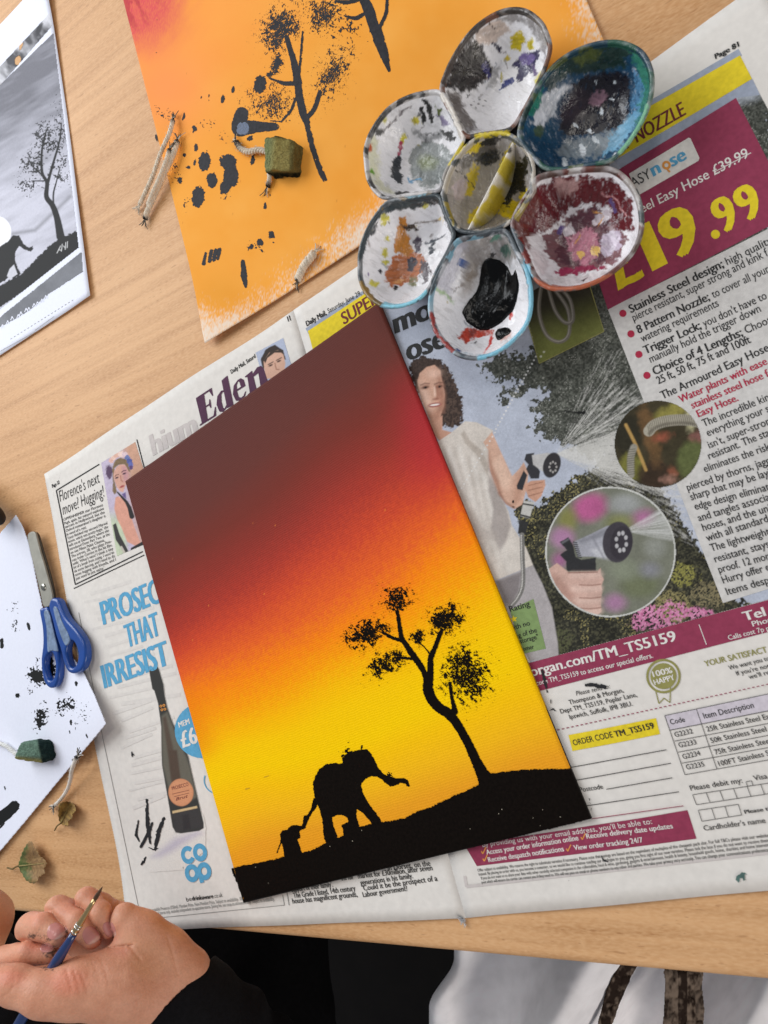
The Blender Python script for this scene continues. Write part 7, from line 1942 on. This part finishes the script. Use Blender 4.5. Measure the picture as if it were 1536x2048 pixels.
# ================================================================== scrap of grey fluff and an unidentified dark rounded end
S = Soup(); rn = random.Random(31); base = PX(925, 1840, 0.001)
for k in range(90):
    d = np.array([rn.gauss(0, 1), rn.gauss(0, 1), abs(rn.gauss(0, 0.7))]); d /= np.linalg.norm(d) + 1e-9; e = np.array([rn.gauss(0, 1), rn.gauss(0, 1), abs(rn.gauss(0, 0.5))])
    a_ = base + d * np.array([0.0016, 0.0028, 0.0012]) * rn.random(); q = [a_, a_ + e * 0.0005, a_ + e * 0.0006 + d * 0.0005]
    V, Fc = tube(q, 0.00012, 3, False); S.add(V, Fc, mix(c(176, 180, 184), c(226, 228, 230), rn.random()))
o = S.build('fluff_tuft', COTTON); recenter(o); finish(o, 'tiny tuft of grey fluff at the lower newspaper edge', 'fluff')
a_ = PX(-95, 960, 0.020); b_ = PX(5, 1046, 0.020)
tv = np.linspace(0, 1, 14); pts = [a_ + (b_ - a_) * t for t in tv]; rad = 0.0085 * np.sqrt(np.clip(1 - ((tv - 0.75) / 0.25).clip(0, 1) ** 2 * 0.98, 0.02, 1))
V, Fc = tube(pts, rad, 20)
o = mk('dark_end', V, Fc, M('dark_brown_matte', c(30, 22, 20), rough=0.6)); recenter(o); finish(o, 'dark rounded end poking in at the left edge above the white sheet', 'dark_object')


# ================================================================== person: hand holding the brush, black sleeve, lap
h4 = Zm(0, 1720, 3.491)
D0 = 0.370


def J(zx, zy, dc, r):
    px, py = h4([(zx, zy)])[0]; dep = D0 + dc * 0.001
    return np.array([(px - 768) / F_PX * dep, (py - 1024) / F_PX * dep, dep]), r / 3.491 / F_PX * dep


def cone(Pt, j0, j1):
    (a, ra), (b, rb) = j0, j1
    e = b - a; w = Pt - a; t = np.clip((w @ e) / (e @ e), 0, 1)
    return np.linalg.norm(w - t[:, None] * e, axis=1) - (ra + (rb - ra) * t)


def smin(a, b, k):
    h = np.clip(0.5 + 0.5 * (b - a) / k, 0, 1)
    return b + (a - b) * h - k * h * (1 - h)


def chain(Pt, js, k=0.0025):
    d = None
    for a, b in zip(js[:-1], js[1:]):
        q = cone(Pt, a, b); d = q if d is None else smin(d, q, k)
    return d


fingers = {
    'little': [J(930, 470, 34, 105), J(760, 340, 30, 84), J(602, 272, 16, 74), J(700, 375, 9, 76), J(762, 492, 8, 60)],
    'ring': [J(860, 560, 37, 110), J(620, 410, 34, 92), J(402, 345, 15, 86), J(545, 440, 5, 84), J(645, 548, 4, 70)],
    'middle': [J(780, 640, 40, 112), J(480, 540, 38, 94), J(215, 472, 17, 96), J(312, 462, 6, 92), J(410, 525, 1, 76)],
    'index': [J(680, 740, 56, 100), J(360, 740, 52, 90), J(30, 712, 18, 100), J(205, 648, 7, 86), J(352, 655, 5, 62)],
    'thumb': [J(740, 880, -5, 185), J(440, 922, -11, 150), J(300, 932, -12, 132), J(110, 876, -9, 114), J(-110, 800, -2, 90)]}
palm = [[J(590, 880, -8, 192), J(860, 868, -2, 232), J(1080, 890, 10, 250)], [J(868, 412, 10, 104), J(1000, 520, 10, 135), J(1150, 650, 12, 155), J(1280, 800, 14, 190)], [J(800, 620, 40, 130), J(960, 660, 32, 165), J(1100, 780, 20, 215)],
        [J(1080, 870, 14, 262), J(1330, 1080, 22, 290), J(1700, 1420, 34, 320), J(2000, 1750, 44, 330)]]


def hand_sdf(Pt):
    d = None
    for g in palm:
        q = chain(Pt, g, 0.006); d = q if d is None else smin(d, q, 0.009)
    d = smin(d, chain(Pt, fingers['thumb'], 0.006), 0.006)
    # hollow of the palm behind the finger tips
    for nme in ('little', 'ring', 'middle', 'index'): d = smin(d, cone(Pt, fingers[nme][0], fingers[nme][1]), 0.003)
    for nme in ('little', 'ring', 'middle', 'index'):
        f = chain(Pt, fingers[nme][1:], 0.0018)
        d = np.minimum(d, f) + 0.0011 * np.exp(-((d - f) / 0.0013) ** 2)      # skin folds where fingers press together
    # creases: wrist lines, thumb joint folds
    for (p0, p1, dp) in (((1170, 540), (1240, 800), 0.0005), ((560, 790), (620, 960), 0.0004), ((515, 780), (560, 940), 0.0004), ((465, 770), (500, 920), 0.0004), ((760, 615), (930, 590), 0.0009), ((900, 600), (980, 700), 0.0006), ((840, 760), (1010, 640), 0.0003), ((640, 700), (700, 860), 0.00025), ((700, 680), (770, 900), 0.00025), ((20, 960), (90, 890), 0.0005), ((960, 780), (1150, 680), 0.00025), ((900, 1000), (1140, 850), 0.00025)):
        (x0, y0), (x1, y1) = h4([p0])[0], h4([p1])[0]
        u = Pt[:, 0] / Pt[:, 2] * F_PX + 768; v = Pt[:, 1] / Pt[:, 2] * F_PX + 1024
        l = lsdf(u, v, [(x0, y0), ((x0 + x1) / 2 + 2, (y0 + y1) / 2 + 1), (x1, y1)], 0)
        d = d + dp * np.exp(-(l / 2.2) ** 2) * (Pt[:, 2] < D0 + 0.012)
    return d


hs = 0.0007
lo = np.array([-0.262, 0.175, 0.330]); hi = np.array([-0.085, 0.335, 0.440])
gx = np.arange(lo[0], hi[0], hs); gy = np.arange(lo[1], hi[1], hs); gz = np.arange(lo[2], hi[2], hs)
A, B = np.meshgrid(gx, gy, indexing='ij'); Fv = np.empty((len(gx), len(gy), len(gz)), np.float32)
for i, z in enumerate(gz):
    Fv[:, :, i] = hand_sdf(np.c_[A.ravel(), B.ravel(), np.full(A.size, z)]).reshape(A.shape)
Vc, Fc = surfnet(Fv, lo, hs)
Vc = smoothmesh(Vc, Fc, 1, 0.5)
Vw = CW(Vc[:, 0], Vc[:, 1], Vc[:, 2])
X, Y = toPX(Vw)
P = Paint(X, Y, c(226, 166, 132))
n = fbm(X / 30, Y / 30, 901, 3); n2 = fbm(X / 7, Y / 7, 903, 3)
P.C[:] = mix(c(204, 140, 110)[None], c(222, 164, 134)[None], n[:, None]) * (0.94 + 0.12 * n2)[:, None]
for (x, y, rx, ry, col, o_) in ((480, 850, 130, 90, (222, 132, 104), 0.6), (250, 400, 70, 60, (220, 140, 112), 0.5), (460, 330, 70, 50, (222, 144, 118), 0.4), (240, 610, 80, 40, (214, 118, 92), 0.6), (650, 240, 60, 50, (226, 152, 126), 0.4), (60, 820, 110, 60, (216, 124, 96), 0.6), (900, 560, 140, 60, (232, 170, 132), 0.4), (860, 640, 60, 30, (216, 132, 110), 0.5), (1040, 700, 150, 120, (214, 160, 124), 0.4), (430, 520, 50, 50, (222, 140, 122), 0.5), (660, 560, 50, 50, (222, 140, 122), 0.5), (780, 520, 40, 50, (222, 140, 122), 0.5)):
    px, py = h4([(x, y)])[0]; P.ell(px, py, rx / 3.49, ry / 3.49, 0, c(*col), 14, op=o_)
for (x, y, rx, ry, a, s) in ((450, 515, 22, 26, 20, 1), (350, 545, 28, 16, -20, 2), (698, 545, 14, 16, 0, 3), (355, 640, 40, 34, 0, 4), (215, 535, 30, 10, -15, 5), (320, 745, 20, 10, 10, 6)):
    px, py = h4([(x, y)])[0]; dd = esdf(X, Y, px, py, rx / 3.49, ry / 3.49, a) / 6
    m = (sstep(0.7, -0.6, dd + (fbm(X / 1.8, Y / 1.8, 910 + s, 2) - 0.5) * 3.6) * (Vc[:, 2] < D0 + 0.004))[:, None] * 0.85; P.C[:] = P.C * (1 - m) + c(40, 34, 34) * m
person = root('person', tuple(CW(np.array(-0.16), np.array(0.26), np.array(0.42))), 'person in a black top holding a thin paint brush in a curled hand', 'person')
SKIN = M('skin', None, rough=0.50, spec=0.35, sss=0.10, nz=(900, 0.06), bump=(900, 0.35, 0.0008), bump2=(230, 0.25, 0.0016))
hand = mk('hand', Vw, Fc, SKIN, person, col=P.C)

# finger nails
NAIL = M('nail', None, rough=0.25, spec=0.5, coat=0.15)
for pts in ([(325, 505), (345, 450), (400, 433), (452, 452), (478, 485), (440, 540), (375, 562), (332, 545)], [(572, 512), (598, 467), (650, 458), (690, 497), (704, 545), (655, 588), (605, 592), (578, 552)], [(713, 462), (740, 430), (782, 435), (810, 488), (812, 530), (782, 547), (735, 522)], [(280, 603), (308, 580), (345, 583), (378, 608), (362, 640), (302, 648), (282, 632)]):
    q = spline(h4(pts), 6); c0 = q.mean(0); k = len(q); rings = np.linspace(0, 1, 9)
    uu = np.concatenate([c0 + (q - c0) * r_ for r_ in rings]); rr = np.repeat(rings, k)
    dx = (uu[:, 0] - 768) / F_PX; dy = (uu[:, 1] - 1024) / F_PX; dep = np.full(len(uu), 0.335)
    for _ in range(40): dep = dep + 0.8 * hand_sdf(np.c_[dx * dep, dy * dep, dep])
    dep = dep - 0.00022 * np.sqrt(np.clip(1 - rr ** 8, 0, 1)) + 0.0001
    W = CW(dx * dep, dy * dep, dep)
    tipd = (uu - c0) @ np.array([0.6, 0.7]) / 10
    C = mix(c(204, 138, 130)[None], c(226, 182, 166)[None], sstep(0.7, 1.2, tipd)[:, None]); C = mix(C, c(150, 92, 74), sstep(0.86, 1.0, rr)[:, None] * 0.8)
    Fl = [(i * k + j, i * k + (j + 1) % k, (i + 1) * k + (j + 1) % k, (i + 1) * k + j) for i in range(8) for j in range(k)]
    mk('fingernail', W, Fl, NAIL, hand, col=C)

# black sleeve round the wrist
SLEEVE = M('black_jersey', c(15, 14, 17), rough=0.9, spec=0.15, nz=(500, 0.25), bump=(1400, 0.6, 0.0006), bump2=(60, 0.5, 0.004))


def sleeve_sdf(Pt):
    ax = [J(1245, 985, 16, 345), J(1500, 1230, 26, 365), J(2000, 1750, 44, 400), J(2600, 2300, 60, 430)]
    d = chain(Pt, ax, 0.004)
    a, b = ax[0][0], ax[2][0]; e = (b - a) / np.linalg.norm(b - a)
    t = (Pt - a) @ e
    fold = 0.0016 * np.sin(t / 0.0075 + 2.2 * np.sin(Pt[:, 0] * 90)) * sstep(0, 0.02, t)
    u = Pt[:, 0] / Pt[:, 2] * F_PX + 768; v = Pt[:, 1] / Pt[:, 2] * F_PX + 1024
    (x0, y0), (x1, y1) = h4([(1452, 712)])[0], h4([(1030, 1145)])[0]
    cut = -((u - x0) * (y1 - y0) - (v - y0) * (x1 - x0)) / math.hypot(x1 - x0, y1 - y0)
    cutm = -cut * Pt[:, 2] / F_PX
    return np.maximum(d + fold, -cutm)


hs = 0.0012
lo = np.array([-0.150, 0.215, 0.330]); hi = np.array([-0.015, 0.380, 0.470])
gx = np.arange(lo[0], hi[0], hs); gy = np.arange(lo[1], hi[1], hs); gz = np.arange(lo[2], hi[2], hs)
A, B = np.meshgrid(gx, gy, indexing='ij'); Fv = np.empty((len(gx), len(gy), len(gz)), np.float32)
for i, z in enumerate(gz): Fv[:, :, i] = sleeve_sdf(np.c_[A.ravel(), B.ravel(), np.full(A.size, z)]).reshape(A.shape)
Vs, Fs = surfnet(Fv, lo, hs)
if len(Vs): Vs = smoothmesh(Vs, Fs, 1, 0.4); mk('sleeve', CW(Vs[:, 0], Vs[:, 1], Vs[:, 2]), Fs, SLEEVE, person)


# second hand and cuff at the left edge, and the lap below the table edge
def blob(name, chains, h, mat, noise=0.0, k=0.01, seed=0):
    allj = [j for ch in chains for j in ch]; P_ = np.array([j[0] for j in allj]); r_ = max(j[1] for j in allj)
    lo = P_.min(0) - r_ - 3 * h; hi = P_.max(0) + r_ + 3 * h
    gx = np.arange(lo[0], hi[0], h); gy = np.arange(lo[1], hi[1], h); gz = np.arange(lo[2], hi[2], h)
    A, B = np.meshgrid(gx, gy, indexing='ij'); Fv = np.empty((len(gx), len(gy), len(gz)), np.float32)
    for i, z in enumerate(gz):
        Pt = np.c_[A.ravel(), B.ravel(), np.full(A.size, z)]; d = None
        for ch in chains:
            q = chain(Pt, ch, k); d = q if d is None else smin(d, q, k)
        if noise: d = d + noise * (fbm(Pt[:, 0] / 0.03 + z * 20, Pt[:, 1] / 0.03 - z * 14, seed) - 0.5)
        Fv[:, :, i] = d.reshape(A.shape)
    V, Fc = surfnet(Fv, lo, h); V = smoothmesh(V, Fc, 1, 0.4)
    return CW(V[:, 0], V[:, 1], V[:, 2]), Fc


def K(px, py, dep, rpx): return np.array([(px - 768) / F_PX * dep, (py - 1024) / F_PX * dep, dep]), rpx / F_PX * dep


W, Fc = blob('hand', [[K(-55, 1795, 0.42, 34), K(-30, 1838, 0.42, 45), K(-45, 1885, 0.42, 50)]], 0.002, SKIN)
X, Y = toPX(W); mk('hand', W, Fc, SKIN, person, col=np.tile(c(206, 148, 112), (len(W), 1)))
W, Fc = blob('cuff', [[K(-30, 1925, 0.43, 62), K(-60, 2060, 0.45, 75)], [K(10, 1935, 0.50, 48), K(30, 2100, 0.5, 80)]], 0.003, SLEEVE, 0.004)
mk('sleeve', W, Fc, SLEEVE, person)
W, Fc = blob('lap', [[K(60, 2150, 0.80, 260), K(180, 1980, 0.80, 230), K(330, 1800, 0.85, 200)], [K(560, 2300, 0.82, 240), K(560, 2050, 0.82, 100), K(560, 1860, 0.86, 95)], [K(350, 2250, 0.8, 250), K(420, 2060, 0.8, 180)]], 0.009, SLEEVE, 0.008, 0.03)
mk('trousers', W, Fc, M('black_trousers', c(10, 9, 10), rough=0.95, spec=0.08, nz=(200, 0.3)), person)

# ================================================================== paint brush
b0 = h4([(716, 186)])[0]; b1 = h4([(128, 1150)])[0]


def bp_(t, dep): px = b0[0] + (b1[0] - b0[0]) * t; py = b0[1] + (b1[1] - b0[1]) * t; return CW(np.array((px - 768) / F_PX * dep), np.array((py - 1024) / F_PX * dep), np.array(dep))


def bdep(t): return 0.3605 + 0.003 * t
def seg_(t0, t1, r0_, r1_, n=8, sides=14, prof=None):
    ts = np.linspace(t0, t1, n); rr = [prof(x) for x in np.linspace(0, 1, n)] if prof else np.linspace(r0_, r1_, n)
    return tube([bp_(t, bdep(t)) for t in ts], np.array(rr) * 0.001, sides)


brush = root('paint_brush', tuple(bp_(0.5, bdep(0.5))), 'thin detail paint brush with blue handle and brass ferrule', 'brush')
V, Fc = seg_(0.0, 0.095, 0, 0, 10, 12, lambda x: 0.12 + 1.05 * math.sin(min(1, x * 1.15) * math.pi / 2) ** 0.9 * (1 if x < 0.85 else 1 - (x - 0.85))); mk('bristles', V, Fc, M('brown_bristle', c(74, 50, 30), rough=0.6, nz=(900, 0.3)), brush)
V, Fc = seg_(0.085, 0.335, 1.05, 1.95); mk('ferrule', V, Fc, M('brass_ferrule', c(206, 178, 128), rough=0.24, metal=0.95), brush)
for t in (0.268, 0.285, 0.318):
    V, Fc = seg_(t, t + 0.012, 0, 0, 6, 14, lambda x: 1.72 + 0.42 * math.sin(x * math.pi)); mk('crimp_ring', V, Fc, M('silver_crimp', c(206, 204, 196), rough=0.22, metal=0.95), brush)
V, Fc = seg_(0.330, 1.35, 0, 0, 24, 16, lambda x: (1.85 + 1.05 * sstep(0, 0.22, x)) * (1 - 0.35 * sstep(0.5, 1, x))); mk('handle', V, Fc, M('blue_lacquer', c(34, 56, 104), rough=0.2, spec=0.5, coat=0.4), brush)

# ================================================================== white garment below the table edge
nu, nv = 260, 100
U, Vv = np.meshgrid(np.linspace(852, 1700, nu), np.linspace(1840, 2160, nv), indexing='ij'); X = U.ravel(); Y = Vv.ravel()
X = np.clip((X - 852) / 848, 0, 1); lft = 860 + 50 * sstep(2015, 1915, Y); edge = np.clip(X * 14, 0, 1); X = lft + X ** 1.2 * (1700 - lft)
fold = 0.042 * np.sin((X - 900 + (Y - 1950) * 0.55) / 62 + 0.7 * np.sin(X / 150)) + 0.010 * np.sin((X + Y * 0.5) / 27 + 1.1 * np.sin(X / 120)) + 0.004 * (fbm(X / 60, Y / 60, 951) - 0.5)
dep = 0.66 - 0.05 * np.sqrt(edge) + fold * np.sqrt(edge) + (edge <= 0) * 0.04
W = CW((X - 768) / F_PX * dep, (Y - 1024) / F_PX * dep, dep)
gar = root('garment', tuple(W.mean(0)), 'white cloth garment with two stained straps hanging below the table edge', 'garment')
WHITE = M('white_cotton', c(250, 247, 248), rough=0.9, spec=0.1, nz=(60, 0.08), bump=(1200, 0.3, 0.0006))
Fc = gridfaces(nu, nv)[:, ::-1].copy()
o = mk('cloth', W, Fc, WHITE, gar); md = o.modifiers.new('t', 'SOLIDIFY'); md.thickness = 0.001; md.offset = 1
g8 = Zm(840, 1780, 2.207)
for pts, seed in (([(890, 300), (970, 300), (930, 390), (890, 480), (850, 591), (820, 680), (770, 680), (785, 591), (815, 470), (850, 380)], 1), ([(1090, 330), (1240, 330), (1245, 425), (1255, 520), (1250, 600), (1240, 680), (1070, 680), (1075, 560), (1082, 420)], 2)):
    q = spline(g8(pts), 4); x0, y0 = q.min(0); x1, y1 = q.max(0)
    xs_ = np.arange(x0, x1, 1.2); ys_ = np.arange(y0, y1, 1.2); A, B = np.meshgrid(xs_, ys_, indexing='ij'); X = A.ravel(); Y = B.ravel()
    kp = psdf(X, Y, q) < 0
    Fc = gridfaces(len(xs_), len(ys_), kp)[:, ::-1]
    dp = 0.585 + 0.01 * (fbm(X / 30, Y / 30, 960 + seed) - 0.5)
    W = CW((X - 768) / F_PX * dp, (Y - 1024) / F_PX * dp, dp)
    n = fbm(X / 9, Y / 14, 970 + seed, 3); mid = np.abs((X - (x0 + x1) / 2 + (0.25 * (Y - y0) if seed == 1 else 0)) / (x1 - x0))
    C = mix(c(128, 112, 98)[None], c(44, 33, 27)[None], sstep(0.28, 0.72, n + (0.22 if seed == 1 else 0.28 * (mid < 0.10)) - 0.05)[:, None])
    W, Fc, C = compact(W, np.ascontiguousarray(Fc), C)
    o = mk('strap', W, Fc, M('stained_cotton', None, rough=0.9, spec=0.1), gar, col=C); md = o.modifiers.new('t', 'SOLIDIFY'); md.thickness = 0.0015; md.offset = 0
